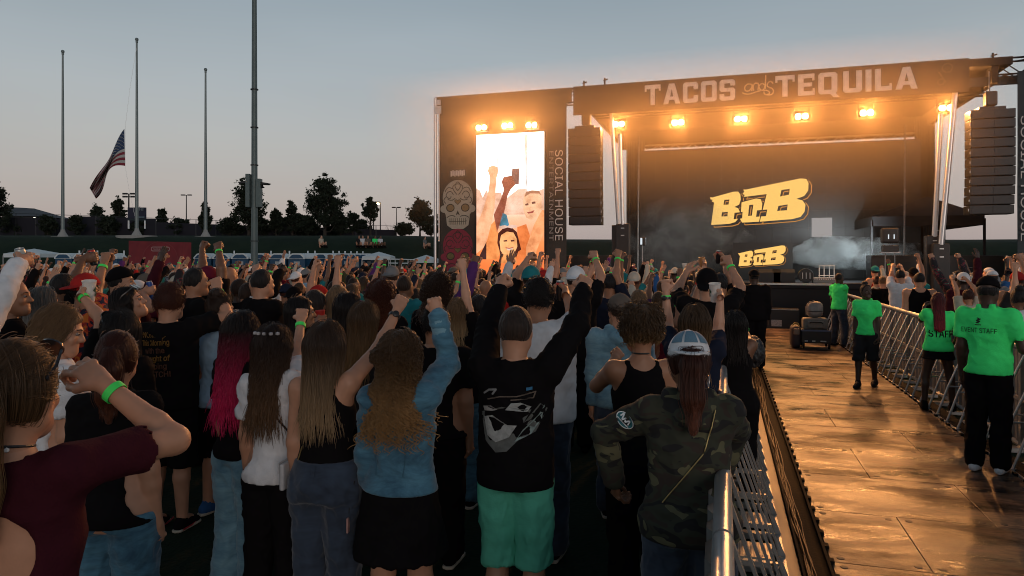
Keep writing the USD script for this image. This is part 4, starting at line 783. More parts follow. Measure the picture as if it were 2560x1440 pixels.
obj('body', rbox((-.26, .02, 0), (.26, .40, .26), .05), bm, bag, smooth=40); obj('pocket', rbox((-.17, -.02, .04), (.17, .04, .20), .03), bm, bag, smooth=40); obj('pocket_handle', MB().sweep([(-.13, -.03, .16), (-.10, -.05, .18), (.10, -.05, .18), (.13, -.03, .16)], .012, 6), black, bag)
pk = thing('tall_pack', 'tall rounded pack with a pale front and dark frame on the grey bag', 'bag', (q[0], q[1] + .1, FLOOR + .675)); obj('body', rbox((-.17, 0, 0), (.17, .26, .36), .11), mat('silver_pack', (.22, .21, .20), .5, var=.45, scale=5), pk, smooth=40)
obj('strap', MB().sweep([(-.19, -.03, .06), (-.20, -.03, .24), (-.14, -.04, .34), (-.02, -.03, .38)], .014, 6), mat('tan_strap', (.20, .14, .10), .7), pk, smooth=True); obj('cord', MB().sweep([(-.175, -.01, .15), (0, -.02, .14), (.175, -.01, .15)], .007, 5), black, pk)
sb = thing('side_bag', 'tall black and tan backpack hanging at the left side of the trolley', 'bag', (q[0] - .40, q[1] + .05, FLOOR + .004)); obj('body', rbox((-.11, -.1, .0), (.1, .38, .50), .09), mat('dark_pack', (.03, .02, .025), .6), sb, smooth=40)
obj('tan_panel', rbox((-.06, -.125, .3), (.06, -.07, .44), .02), mat('tan_strap', (.20, .14, .10), .7), sb, smooth=40); obj('handle', MB().sweep([(-.06, .1, .48), (-.03, .1, .54), (.04, .1, .54), (.07, .1, .48)], .015, 6), mat('yellow_handle', (.45, .28, .06), .6), sb, smooth=True)
# ------------------------------------------------------------------ stage smoke
def smoke(name, c, r, dens, col, lab, seed):
    m = trimesh.creation.icosphere(3, 1.0); v = np.array(m.vertices); v = v * (1 + .5 * (meshkit.fbm(v * 2.2 + seed, 3)[:, None] - .5)); v = v * np.array(r) + np.array(c)
    lk = usdkit.material(stage, f'/World/Looks/{name}_look', {'g': ('geometry', {}), 'n': ('noise_texture', {'scale': 1.1, 'detail': 5.0, 'roughness': .65, 'distortion': .8}), 'mr': ('map_range', {'from_min': .45, 'from_max': .75, 'to_min': 0, 'to_max': dens, 'clamp': True}), 'v': ('principled_volume', {'color': col, 'anisotropy': .2})},
        [('g.position', 'n.vector'), ('n.fac', 'mr.value'), ('mr.result', 'v.density')], volume='v.volume')
    obj(name, (v, np.array(m.faces)), lk, smooth=True, label=lab, cat='smoke', kind='stuff')
q = onv(2120, 640, 23.5); smoke('white_smoke', (q[0] + .3, 24.6, q[2] + .1), (2.0, .9, .55), 4.0, (.85, .93, .95), 'pale blue smoke drifting over the right end of the stage', 1)
q = onv(1700, 600, 24.0); smoke('grey_smoke', (q[0], 24.8, q[2] + .1), (2.3, 1.0, 1.3), .4, (.85, .85, .8), 'thin grey smoke rising at the left end of the stage', 4)

# stage haze that the blinders light up; warm glow also tinted into its colour
hz = usdkit.material(stage, '/World/Looks/stage_haze_look', {'g': ('geometry', {}), 'sp': ('separate_xyz', {}), 'mr': ('map_range', {'from_min': 3.0, 'from_max': 6.6, 'to_min': 0.001, 'to_max': .032, 'clamp': True}), 'v': ('principled_volume', {'color': (.95, .78, .55), 'anisotropy': .35})}, [('g.position', 'sp.vector'), ('sp.z', 'mr.value'), ('mr.result', 'v.density')], volume='v.volume')
obj('stage_smoke', boxm((-9.4, 17.0, 1.95), (6.0, 26.9, 7.06)), hz, label='thin haze hanging under the stage roof and before the stage, tinted and lit orange', cat='smoke', kind='stuff')
# ------------------------------------------------------------------ people: one smooth surface per body and per garment
class Grid:
    """A distance field on a grid, filled with blended limbs, turned into one smooth surface."""
    def __init__(s, lo, hi, h):
        s.h = h; s.lo = np.array(lo, float); s.n = np.ceil((np.array(hi) - s.lo) / h).astype(int) + 1
        s.ax = [(s.lo[i] + h * np.arange(s.n[i])).astype(np.float32) for i in range(3)]
        s.d = np.full(s.n, .5, np.float32)
    def sub(s, lo, hi):
        a = np.clip(np.floor((np.array(lo) - s.lo) / s.h).astype(int), 0, s.n - 1); b = np.clip(np.ceil((np.array(hi) - s.lo) / s.h).astype(int) + 1, 1, s.n)
        sl = tuple(slice(a[i], b[i]) for i in range(3))
        return sl, s.ax[0][sl[0]][:, None, None], s.ax[1][sl[1]][None, :, None], s.ax[2][sl[2]][None, None, :]
    def mix(s, sl, d, k, op):
        c = s.d[sl]
        if op == 'add': h = np.maximum(k - np.abs(c - d), 0) / k; s.d[sl] = np.minimum(c, d) - h * h * k * .25
        else: h = np.maximum(k - np.abs(c + d), 0) / k; s.d[sl] = np.maximum(c, -d) + h * h * k * .25
    def cone(s, a, b, ra, rb, k=.03, op='add'):
        a, b = np.array(a, np.float32), np.array(b, np.float32); m = max(ra, rb) + k + 2.5 * s.h
        sl, X, Y, Z = s.sub(np.minimum(a, b) - m, np.maximum(a, b) + m); ab = b - a; L = float(ab @ ab) + 1e-9
        t = np.clip(((X - a[0]) * ab[0] + (Y - a[1]) * ab[1] + (Z - a[2]) * ab[2]) / L, 0, 1)
        d = np.sqrt((X - a[0] - t * ab[0]) ** 2 + (Y - a[1] - t * ab[1]) ** 2 + (Z - a[2] - t * ab[2]) ** 2) - (ra + (rb - ra) * t)
        s.mix(sl, d, k, op)
    def ell(s, c, r, k=.02, op='add', R=None):
        c, r = np.array(c, np.float32), np.array(r, np.float32); m = (max(r) if R is not None else r) + k + 2.5 * s.h
        sl, X, Y, Z = s.sub(c - m, c + m); X, Y, Z = X - c[0], Y - c[1], Z - c[2]
        if R is not None: X, Y, Z = (R[0, i] * X + R[1, i] * Y + R[2, i] * Z for i in range(3))
        q = np.sqrt((X / r[0]) ** 2 + (Y / r[1]) ** 2 + (Z / r[2]) ** 2)
        s.mix(sl, (q - 1) * min(r) * (.5 + .5 * np.minimum(q, 1.5)), k, op)
    def stack(s, st, off=0.0, k=.03, op='add', c=(0, 0)):
        """Stacked ellipses: rows of (z, half width, half depth, forward shift)."""
        st = np.array(st, float); w = st[:, 1:3].max() + off; m = w + k + 3 * s.h + abs(st[:, 3]).max()
        sl, X, Y, Z = s.sub((c[0] - m, c[1] - m, st[0, 0] - off - k - 3 * s.h), (c[0] + m, c[1] + m, st[-1, 0] + off + k + 3 * s.h))
        z = Z.ravel(); f = lambda i: np.interp(z, st[:, 0], st[:, i]).astype(np.float32)[None, None, :]
        wx, wy = f(1) + off, f(2) + off
        q = np.sqrt(((X - c[0]) / wx) ** 2 + ((Y - c[1] - f(3)) / wy) ** 2); d = (q - 1) * np.minimum(wx, wy)
        dz = np.maximum(st[0, 0] - off * .3 - Z, Z - st[-1, 0] - off * .3); s.mix(sl, np.maximum(d, dz), k, op)
    def cut(s, p, n):
        """Removes what lies on the side of the plane that n points to."""
        n = np.array(n, float); n /= np.linalg.norm(n)
        d = (s.ax[0][:, None, None] - p[0]) * n[0] + (s.ax[1][None, :, None] - p[1]) * n[1] + (s.ax[2][None, None, :] - p[2]) * n[2]
        s.d = np.maximum(s.d, d.astype(np.float32))
    def mesh(s):
        d = s.d; ins = d < 0; c = ins[:-1, :-1, :-1].astype(np.int8)
        for i, j, k in ((1, 0, 0), (0, 1, 0), (0, 0, 1), (1, 1, 0), (1, 0, 1), (0, 1, 1), (1, 1, 1)):
            c = c + ins[i:d.shape[0] - 1 + i, j:d.shape[1] - 1 + j, k:d.shape[2] - 1 + k]
        cells = np.argwhere((c > 0) & (c < 8)); idx = -np.ones(c.shape, np.int64); idx[tuple(cells.T)] = np.arange(len(cells))
        acc, cnt = np.zeros((len(cells), 3)), np.zeros(len(cells)); cor = {}
        for q in np.ndindex(2, 2, 2): cor[q] = d[cells[:, 0] + q[0], cells[:, 1] + q[1], cells[:, 2] + q[2]]
        for q in np.ndindex(2, 2, 2):
            for a in range(3):
                if q[a] == 0:
                    r = list(q); r[a] = 1; u, w = cor[q], cor[tuple(r)]; on = (u < 0) != (w < 0); t = np.where(on, u / np.where(on, u - w, 1), 0)
                    p = np.array(q, float)[None] + np.zeros((len(cells), 1)); p[:, a] += t; acc[on] += p[on]; cnt[on] += 1
        v = s.lo + (cells + acc / np.maximum(cnt, 1)[:, None]) * s.h; F = []
        for a in range(3):
            b, e = (a + 1) % 3, (a + 2) % 3; sl0, sl1 = [slice(None)] * 3, [slice(None)] * 3; sl0[a], sl1[a] = slice(0, -1), slice(1, None)
            x, y = ins[tuple(sl0)], ins[tuple(sl1)]; ed = np.argwhere(x != y); ed = ed[(ed[:, b] > 0) & (ed[:, e] > 0) & (ed[:, b] < d.shape[b] - 1) & (ed[:, e] < d.shape[e] - 1)]
            if not len(ed): continue
            fl = x[tuple(ed.T)]; q = []
            for db, de in ((0, 0), (-1, 0), (-1, -1), (0, -1)):
                g = ed.copy(); g[:, b] += db; g[:, e] += de; q.append(idx[tuple(g.T)])
            q = np.stack(q, 1); q = np.where(fl[:, None], q, q[:, ::-1]); F += [q[:, [0, 1, 2]], q[:, [0, 2, 3]]]
        return v, (np.vstack(F) if F else np.zeros((0, 3), int))
    def at(s, p): return map_coordinates(s.d, ((p - s.lo) / s.h).T, order=1, mode='nearest')
    def grad(s, p):
        e = s.h; g = np.stack([s.at(p + np.eye(3)[i] * e) - s.at(p - np.eye(3)[i] * e) for i in range(3)], 1); return g / (np.linalg.norm(g, axis=1)[:, None] + 1e-9)
def vnorm(v, f):
    n = np.zeros_like(v); c = np.cross(v[f[:, 1]] - v[f[:, 0]], v[f[:, 2]] - v[f[:, 0]])
    for k in range(3): np.add.at(n, f[:, k], c)
    return n / (np.linalg.norm(n, axis=1)[:, None] + 1e-12)
def folds(vf, amp, sc=(9, 9, 5), seed=0, fade=None):
    """Cloth folds: ridged noise along the normals."""
    v, f = vf
    if not len(f): return vf
    q = v * np.array(sc); w = meshkit.fbm(q * .5 + seed * 3.1 + 40, 2, seed % 97); r = 1 - 2 * np.abs(meshkit.fbm(np.stack([q[:, 0], q[:, 1], q[:, 2] + 2 * w], 1) + 60, 3, (seed + 5) % 97) - .5) * 2
    r = r + .28 * (1 - 4 * np.abs(meshkit.fbm(q * 2.3 + 90, 2, (seed + 9) % 97) - .5)) - .1
    if fade is not None: r = .45 + (r - .45) * np.clip((v[:, 2] - fade[0]) / (fade[1] - fade[0]), 0, 1)
    return v + vnorm(v, f) * (amp * (r - .45))[:, None], f
# hands (thumb along +x, back of the hand +y, fingers +z, wrist at the origin)
_hands = {}
def hand(kind, h):
    key = (kind, h)
    if key in _hands: return _hands[key]
    g = Grid((-.09, -.12, -.06), (.11, .07, .21), h); k = .010
    g.cone((0, 0, -.05), (0, 0, .012), .027, .028, k); g.ell((0, 0, .055), (.040, .019, .046), .02)
    fx = (.031, .010, -.011, -.030); fl = (1.0, 1.08, 1.0, .82)
    for x, l in zip(fx, fl):
        K = np.array((x, .0, .088 + .006 * (l - .9))); r = .0105 if l > .9 else .009
        if kind == 'fist': P_ = [K, K + (0, -.036 * l, .006), K + (0, -.046 * l, -.026), K + (0, -.020, -.034)]
        elif kind == 'grip': P_ = [K, K + (0, -.034 * l, .016), K + (-.002, -.066 * l, .0), K + (-.002, -.072 * l, -.022)]
        elif kind == 'loose': P_ = [K, K + (x * .15, -.022 * l, .034), K + (x * .15, -.050 * l, .044), K + (x * .1, -.070 * l, .030)]
        else: P_ = [K, K + (x * .25, -.004, .042 * l), K + (x * .36, -.010, .068 * l), K + (x * .42, -.018, .088 * l)]
        for a, b in zip(P_, P_[1:]): g.cone(a, b, r, r * .93, .006)
        g.ell(K + (0, .004, .0), (.012, .012, .012), .008)
    th = {'fist': [(.026, -.008, .03), (.044, -.032, .055), (.022, -.056, .074), (.0, -.060, .078)], 'grip': [(.026, -.008, .03), (.046, -.036, .052), (.034, -.072, .072), (.022, -.086, .082)],
          'loose': [(.026, -.006, .03), (.048, -.030, .060), (.046, -.052, .088), (.036, -.066, .104)]}.get(kind, [(.026, -.004, .03), (.056, -.012, .056), (.072, -.018, .084), (.080, -.022, .104)])
    for i, (a, b) in enumerate(zip(th, th[1:])): g.cone(a, b, .0155 - .002 * i, .0135 - .002 * i, .010)
    _hands[key] = g.mesh(); return _hands[key]
def head_grid(sex, h):
    g = Grid((-.12, -.15, -.21), (.12, .15, .16), h); f = sex == 'f'
    g.ell((0, -.014, .022), (.073, .094, .098), .02); g.ell((0, .014, -.035), (.060 if f else .064, .074, .082), .03); g.cone((-.014, .066, -.092), (.014, .066, -.092), .022 if f else .027, .022 if f else .027, .03)
    g.cone((-.048, .0, -.062), (.0, .06, -.092), .026, .024, .03); g.cone((.048, .0, -.062), (.0, .06, -.092), .026, .024, .03)
    g.cone((0, -.028, -.05), (0, -.030, -.20), .050 if f else .060, .048 if f else .062, .03)
    for sx in (-1, 1):
        g.ell((sx * .031, .092, .004), (.019, .016, .012), .012, 'sub'); g.cone((sx * .014, .080, .022), (sx * .048, .066, .022), .010, .008, .014)
        g.ell((sx * .072, -.008, -.012), (.011, .021, .032), .008, R=frame((0, -.25, 1), (1, sx * -.35, 0))); g.ell((sx * .04, .066, -.03), (.018, .012, .016), .02)
    g.cone((0, .082, .012), (0, .104, -.026), .008, .012, .012); g.cone((-.013, .092, -.030), (.013, .092, -.030), .009, .009, .01)
    g.cone((-.016, .083, -.056), (.016, .083, -.056), .0075, .0075, .008); g.cone((-.014, .081, -.067), (.014, .081, -.067), .008, .008, .008)
    return g
_heads = {}
def head_mesh(sex, h):
    if (sex, h) not in _heads: _heads[(sex, h)] = head_grid(sex, h).mesh()
    return _heads[(sex, h)]
def hair_grid(style, L, h, seed, vol=1.0):
    """Hair as a surface round the head (head centre at the origin, face towards +y)."""
    drop = {'long': L, 'wavy': L, 'curly': L, 'pony': max(.3, L), 'bob': L}.get(style, .12)
    g = Grid((-.22, -.31, -drop - .12), (.22, .17, .24), h)
    e = .009 * vol if style in ('fade', 'short', 'bald') else .010 * vol
    g.ell((0, -.014, .020), (.074 + e, .094 + e, .099 + e), .02)
    if style == 'curly' or style == 'updo': g.ell((0, -.02, .028), (.092 * vol, .110 * vol, .110 * vol), .02)
    g.cut((0, .030, 0), (0, 1, -.62))
    if style in ('fade', 'short', 'updo', 'bun', 'pony'): g.cut((0, 0, -.068), (0, -.35, -1)); g.cut((0, .012, 0), (0, 1, -.3)) if style != 'updo' else None
    if style in ('long', 'wavy', 'curly', 'bob'):
        w = 1.25 if style == 'curly' else 1.0; ob = max(0, L - .28) * .35
        for sx in (-1, 1):
            g.cone((sx * .042, -.045, .0), (sx * .046 * w, -.082 - ob, -L * .84), .044, .024 * w, .04); g.cone((sx * .064, -.016, .0), (sx * .066 * w, -.045, -L * .74), .022, .017 * w, .03)
        g.cone((0, -.06, .0), (0, -.088 - ob, -L * .9), .046, .024 * w, .04)
    if style == 'curly':
        r = np.random.default_rng(seed)
        for _ in range(40):
            z = r.uniform(-L, .02); a = r.uniform(-1, 1); g.ell((a * .095, -.055 - .05 * math.cos(a), z), (.026, .026, .026), .02)
    if style == 'updo':
        r = np.random.default_rng(seed)
        for _ in range(34):
            a, b = r.uniform(0, 6.28), r.uniform(.1, 1.25); g.ell((.095 * math.cos(a) * math.cos(b), -.035 + .085 * math.sin(a) * math.cos(b), .05 + .085 * math.sin(b)), (.026, .026, .026), .014)
        g.cut((0, .075, 0), (0, 1, -.3))
    if style == 'pony':
        g.ell((0, -.125, .035), (.028, .028, .028), .02); P_ = [(0, -.13, .035), (0, -.165, -.03), (0, -.16, -L * .55), (0, -.14, -L)]
        for a, b, ra, rb in zip(P_, P_[1:], (.026, .042, .040), (.042, .040, .016)): g.cone(a, b, ra, rb, .02)
    if style == 'bun': g.ell((0, -.05, .135), (.05, .05, .045), .02)
    return g
def strands(g, n, L, seed, style, wid):
    """Hair strands that flow down over the hair surface; returns points, counts, widths."""
    r = np.random.default_rng(seed); a = r.normal(0, 1, (n * 2, 3)); a /= np.linalg.norm(a, axis=1)[:, None]
    a = a[(a[:, 1] < .55) & (a[:, 2] > -.35)][:n]; n = len(a); p = a * (.088, .108, .112) + (0, -.014, .02)
    step = .022 if style not in ('curly', 'wavy') else .011; k = max(4, int((L + .14) / step)) if style not in ('short', 'fade', 'updo', 'bun') else 5
    off = np.where(r.random(n) < (.12 if style != 'pony' else .02), r.uniform(.008, .022, n), r.uniform(-.004, .008, n)); ph = r.uniform(0, 6.28, n); out = []; sl_ = r.uniform(.62, 1.12, (n, 1)); sx = np.sign(p[:, :1] + .012); side0 = r.normal(0, 1, (n, 3))
    for i in range(k):
        nr = g.grad(p); p = p - nr * (np.clip(g.at(p) - off, -.03, .03) * (p[:, 2] > -L * .74))[:, None]; nr = nr * (p[:, 2:] > -L * .74); out.append(p.copy())
        top = np.clip((p[:, 2:] - .06) / .07, 0, 1)
        if style in ('short', 'fade'): t = np.array((0, .5, -.1)) + side0 * .5
        elif style in ('pony', 'bun') and i < 5: t = np.array((0, -.13, .035 if style == 'pony' else .13)) - p; t = t / (np.linalg.norm(t, axis=1)[:, None] + 1e-6) + side0 * .04
        else: t = np.array((0, 0, -1.0)) + top * (sx * np.array((1.0, 0, 0)) + np.array((0, -.5, 0))) + side0 * ({'curly': .3, 'pony': .03}.get(style, .13))
        t = t - nr * (t * nr).sum(1)[:, None]; t /= np.linalg.norm(t, axis=1)[:, None] + 1e-6
        p = p + t * step * sl_
    P_ = np.stack(out, 1)
    if style in ('wavy', 'curly'):
        s = np.arange(k)[None] * step; amp, fr = (.010, 42) if style == 'wavy' else (.014, 120)
        grow = np.clip(s / .12, 0, 1)
        P_[..., 0] += amp * np.sin(s * fr + ph[:, None]) * grow; P_[..., 1] += amp * np.cos(s * fr * 1.07 + ph[:, None]) * grow
    if style == 'updo': P_ += side0[:, None] * (.012 * np.sin(np.arange(k) * 1.6 + ph[:, None]))[..., None]
    w = np.full((n, k), wid); w[:, -1] *= .3; w[:, -2] *= .7
    return P_.reshape(-1, 3), np.full(n, k), w.ravel()
def curves(parent, name, pts, counts, widths, m):
    c = UsdGeom.BasisCurves.Define(stage, numbered(path_of(parent), name)); c.CreateTypeAttr('linear')
    c.CreatePointsAttr(Vt.Vec3fArray.FromNumpy(pts.astype(np.float32))); c.CreateCurveVertexCountsAttr(Vt.IntArray.FromNumpy(counts.astype(np.int32)))
    c.CreateWidthsAttr(Vt.FloatArray.FromNumpy(widths.astype(np.float32))); c.SetWidthsInterpolation('vertex')
    UsdShade.MaterialBindingAPI.Apply(c.GetPrim()).Bind(m); return tag(c, kind='stuff')
# ---- materials of people
SKIN = {'fair': (.52, .28, .185), 'light': (.44, .225, .14), 'tan': (.33, .16, .092), 'brown': (.16, .075, .042), 'dark': (.055, .028, .018)}
def skin(k): return mat('skin_' + k, SKIN[k], .48, var=.10, scale=16, bump=.06, bscale=220, spec=.4)
HAIR = {'black': ((.008, .006, .006), (.016, .011, .010)), 'brown': ((.022, .012, .008), (.05, .026, .015)), 'auburn': ((.035, .010, .006), (.10, .030, .014)), 'blond': ((.12, .07, .035), (.34, .23, .12)), 'ombre': ((.030, .017, .011), (.26, .17, .09)),
        'darkombre': ((.016, .009, .007), (.11, .06, .03)), 'grey': ((.12, .11, .10), (.26, .245, .23)), 'pink': ((.010, .007, .007), (.55, .02, .10)), 'red': ((.05, .004, .006), (.20, .008, .014)), 'honey': ((.05, .028, .014), (.24, .13, .05))}
def hair_mat(k, L=.3, strand=False):
    name = f'hair_{k}_{int(L * 100)}_{"strand" if strand else "mass"}'
    if name in _mats: return _mats[name]
    a, b = HAIR[k]
    N = {'tc': ('texture_coordinate', {}), 'mp': ('mapping', {'scale': (85, 85, 7)}), 'n': ('noise_texture', {'scale': 1.0, 'detail': 3.0}), 'sp': ('separate_xyz', {}), 'mr': ('map_range', {'from_min': .02, 'from_max': -max(L, .12), 'to_min': 0, 'to_max': 1}),
         'r': ('rgb_ramp', {'ramp': [(0, a), (.35, tuple(.75 * np.array(a) + .25 * np.array(b))), (1, b)]}), 'vr': ('map_range', {'from_min': .3, 'from_max': .7, 'to_min': .55 if not strand else .8, 'to_max': 1.35}), 'mu': ('mix', {'mix_type': 'multiply', 'fac': 1.0}),
         'p': ('principled_bsdf', {'roughness': .6, 'specular_ior_level': .25, 'sheen_weight': .1 if not strand else 0.0, 'sheen_roughness': .4}), 'b': ('bump', {'strength': 1.0, 'distance': .012})}
    Lk = [('tc.object', 'mp.vector'), ('mp.vector', 'n.vector'), ('tc.object', 'sp.vector'), ('sp.z', 'mr.value'), ('mr.result', 'r.fac'), ('n.fac', 'vr.value'), ('r.color', 'mu.color1'), ('vr.result', 'mu.color2'), ('mu.color', 'p.base_color')]
    if not strand: Lk += [('n.fac', 'b.height'), ('b.normal', 'p.normal')]
    if strand: N['hi'] = ('hair_info', {}); N['p'][1]['roughness'] = .42
    _mats[name] = usdkit.material(stage, f'/World/Looks/{name}', N, Lk, surface='p.BSDF'); return _mats[name]
CL = {'black': (.0065, .0055, .0062), 'charcoal': (.022, .021, .023), 'white': (.62, .63, .65), 'grey': (.16, .165, .17), 'navy': (.014, .018, .035), 'maroon': (.045, .008, .014), 'red': (.36, .022, .02), 'blue': (.03, .10, .26), 'teal': (.02, .17, .19), 'green': (.05, .16, .06), 'neon': (.06, 1.0, .22),
      'mint': (.10, .44, .31), 'pink': (.55, .04, .16), 'olive': (.07, .07, .035), 'orange': (.55, .09, .02), 'lightblue': (.30, .44, .58), 'cream': (.48, .43, .35), 'taupe': (.12, .10, .085), 'purple': (.09, .03, .13), 'yellow': (.5, .33, .05), 'wine': (.12, .012, .03)}
def cloth(k):
    if k == 'denim' or k == 'paledenim' or k == 'darkdenim':
        n = 'cloth_' + k
        if n not in _mats:
            a, b = {'denim': ((.016, .065, .115), (.075, .21, .30)), 'paledenim': ((.06, .16, .24), (.18, .34, .42)), 'darkdenim': ((.010, .018, .035), (.03, .05, .085))}[k]
            _mats[n] = usdkit.material(stage, f'/World/Looks/{n}', {'tc': ('texture_coordinate', {}), 'mp': ('mapping', {'scale': (2.2, 2.2, 5.5)}), 'n': ('noise_texture', {'scale': 1.6, 'detail': 9.0, 'roughness': .72, 'distortion': .7}), 'n2': ('noise_texture', {'scale': 260.0, 'detail': 2.0}), 'r': ('rgb_ramp', {'ramp': [(.36, a), (.64, b)]}), 'b': ('bump', {'strength': .25, 'distance': .004}),
                'p': ('principled_bsdf', {'roughness': .85, 'sheen_weight': .2})}, [('tc.object', 'mp.vector'), ('mp.vector', 'n.vector'), ('tc.object', 'n2.vector'), ('n.fac', 'r.fac'), ('r.color', 'p.base_color'), ('n2.fac', 'b.height'), ('b.normal', 'p.normal')], surface='p.BSDF')
        return _mats[n]
    if k == 'camo':
        if 'cloth_camo' not in _mats:
            _mats['cloth_camo'] = usdkit.material(stage, '/World/Looks/cloth_camo', {'tc': ('texture_coordinate', {}), 'mp': ('mapping', {'scale': (6, 6, 12)}), 'mp2': ('mapping', {'scale': (6, 6, 11), 'location': (7, 3, 9)}), 'n': ('noise_texture', {'scale': 1.2, 'detail': 1.5, 'distortion': 1.0}), 'n2': ('noise_texture', {'scale': 1.1, 'detail': 1.5, 'distortion': 1.0}),
                'r': ('rgb_ramp', {'interpolate': False, 'ramp': [(0, (.010, .009, .009)), (.46, (.028, .030, .018)), (.60, (.030, .020, .014))]}), 'r2': ('rgb_ramp', {'interpolate': False, 'ramp': [(0, (0, 0, 0)), (.60, (1, 1, 1))]}), 'm': ('mix', {'color2': (.10, .095, .05)}), 'p': ('principled_bsdf', {'roughness': .9})},
                [('tc.object', 'mp.vector'), ('tc.object', 'mp2.vector'), ('mp.vector', 'n.vector'), ('mp2.vector', 'n2.vector'), ('n.fac', 'r.fac'), ('n2.fac', 'r2.fac'), ('r.color', 'm.color1'), ('r2.color', 'm.fac'), ('m.color', 'p.base_color')], surface='p.BSDF')
        return _mats['cloth_camo']
    if k in ('floral', 'plaid', 'flame', 'jersey'):
        n = 'cloth_' + k
        if n not in _mats:
            cols = {'floral': [(0, (.012, .01, .012)), (.55, (.16, .015, .03)), (.62, (.02, .10, .06)), (.7, (.35, .30, .28))], 'plaid': [(0, (.02, .02, .025)), (.5, (.12, .12, .13)), (.62, (.30, .30, .31))], 'flame': [(0, (.012, .01, .03)), (.46, (.40, .03, .015)), (.58, (.6, .16, .02))], 'jersey': [(0, (.52, .52, .52)), (.58, (.5, .5, .5)), (.62, (.03, .03, .035))]}[k]
            _mats[n] = usdkit.material(stage, f'/World/Looks/{n}', {'tc': ('texture_coordinate', {}), 'n': ('noise_texture', {'scale': 14.0, 'detail': 2.0, 'distortion': .8}), 'r': ('rgb_ramp', {'interpolate': False, 'ramp': cols}), 'p': ('principled_bsdf', {'roughness': .85})}, [('tc.object', 'n.vector'), ('n.fac', 'r.fac'), ('r.color', 'p.base_color')], surface='p.BSDF')
        return _mats[n]
    return mat('cloth_' + k, CL[k], .9, var=.2, scale=7, bump=.3, bscale=150, spec=.08)
bandm = mat('neon_wristband', (.06, .85, .13), .55, var=.05); watchm = mat('black_watch', (.012, .012, .013), .3); eyew = mat('eye_white', (.20, .165, .15), .3); eyed = mat('eye_dark', (.01, .008, .008), .15); brow = mat('brow_dark', (.02, .012, .01), .8)
MALE = [(.485, .160, .118, -.012), (.53, .172, .120, -.012), (.60, .158, .112, 0), (.66, .155, .112, .004), (.72, .170, .118, .006), (.77, .178, .115, .0), (.80, .165, .098, -.006), (.825, .115, .076, -.014), (.845, .066, .064, -.020)]
FEM = [(.485, .168, .122, -.016), (.53, .180, .128, -.016), (.58, .158, .112, -.004), (.625, .136, .100, 0), (.67, .138, .104, .006), (.72, .150, .124, .016), (.77, .152, .104, .002), (.80, .142, .086, -.008), (.825, .098, .068, -.016), (.845, .054, .054, -.022)]
def ik(S, T, l1, l2, pole):
    """Elbow and hand of a two-bone arm from S towards T."""
    d = T - S; D = np.linalg.norm(d); u = d / (D + 1e-9); D = min(max(D, abs(l1 - l2) + .02), l1 + l2 - .004); a = (l1 * l1 - l2 * l2 + D * D) / (2 * D); hgt = math.sqrt(max(l1 * l1 - a * a, 0))
    w = np.array(pole, float) - u * (np.array(pole) @ u); w /= np.linalg.norm(w) + 1e-9
    return S + u * a + w * hgt, S + u * D
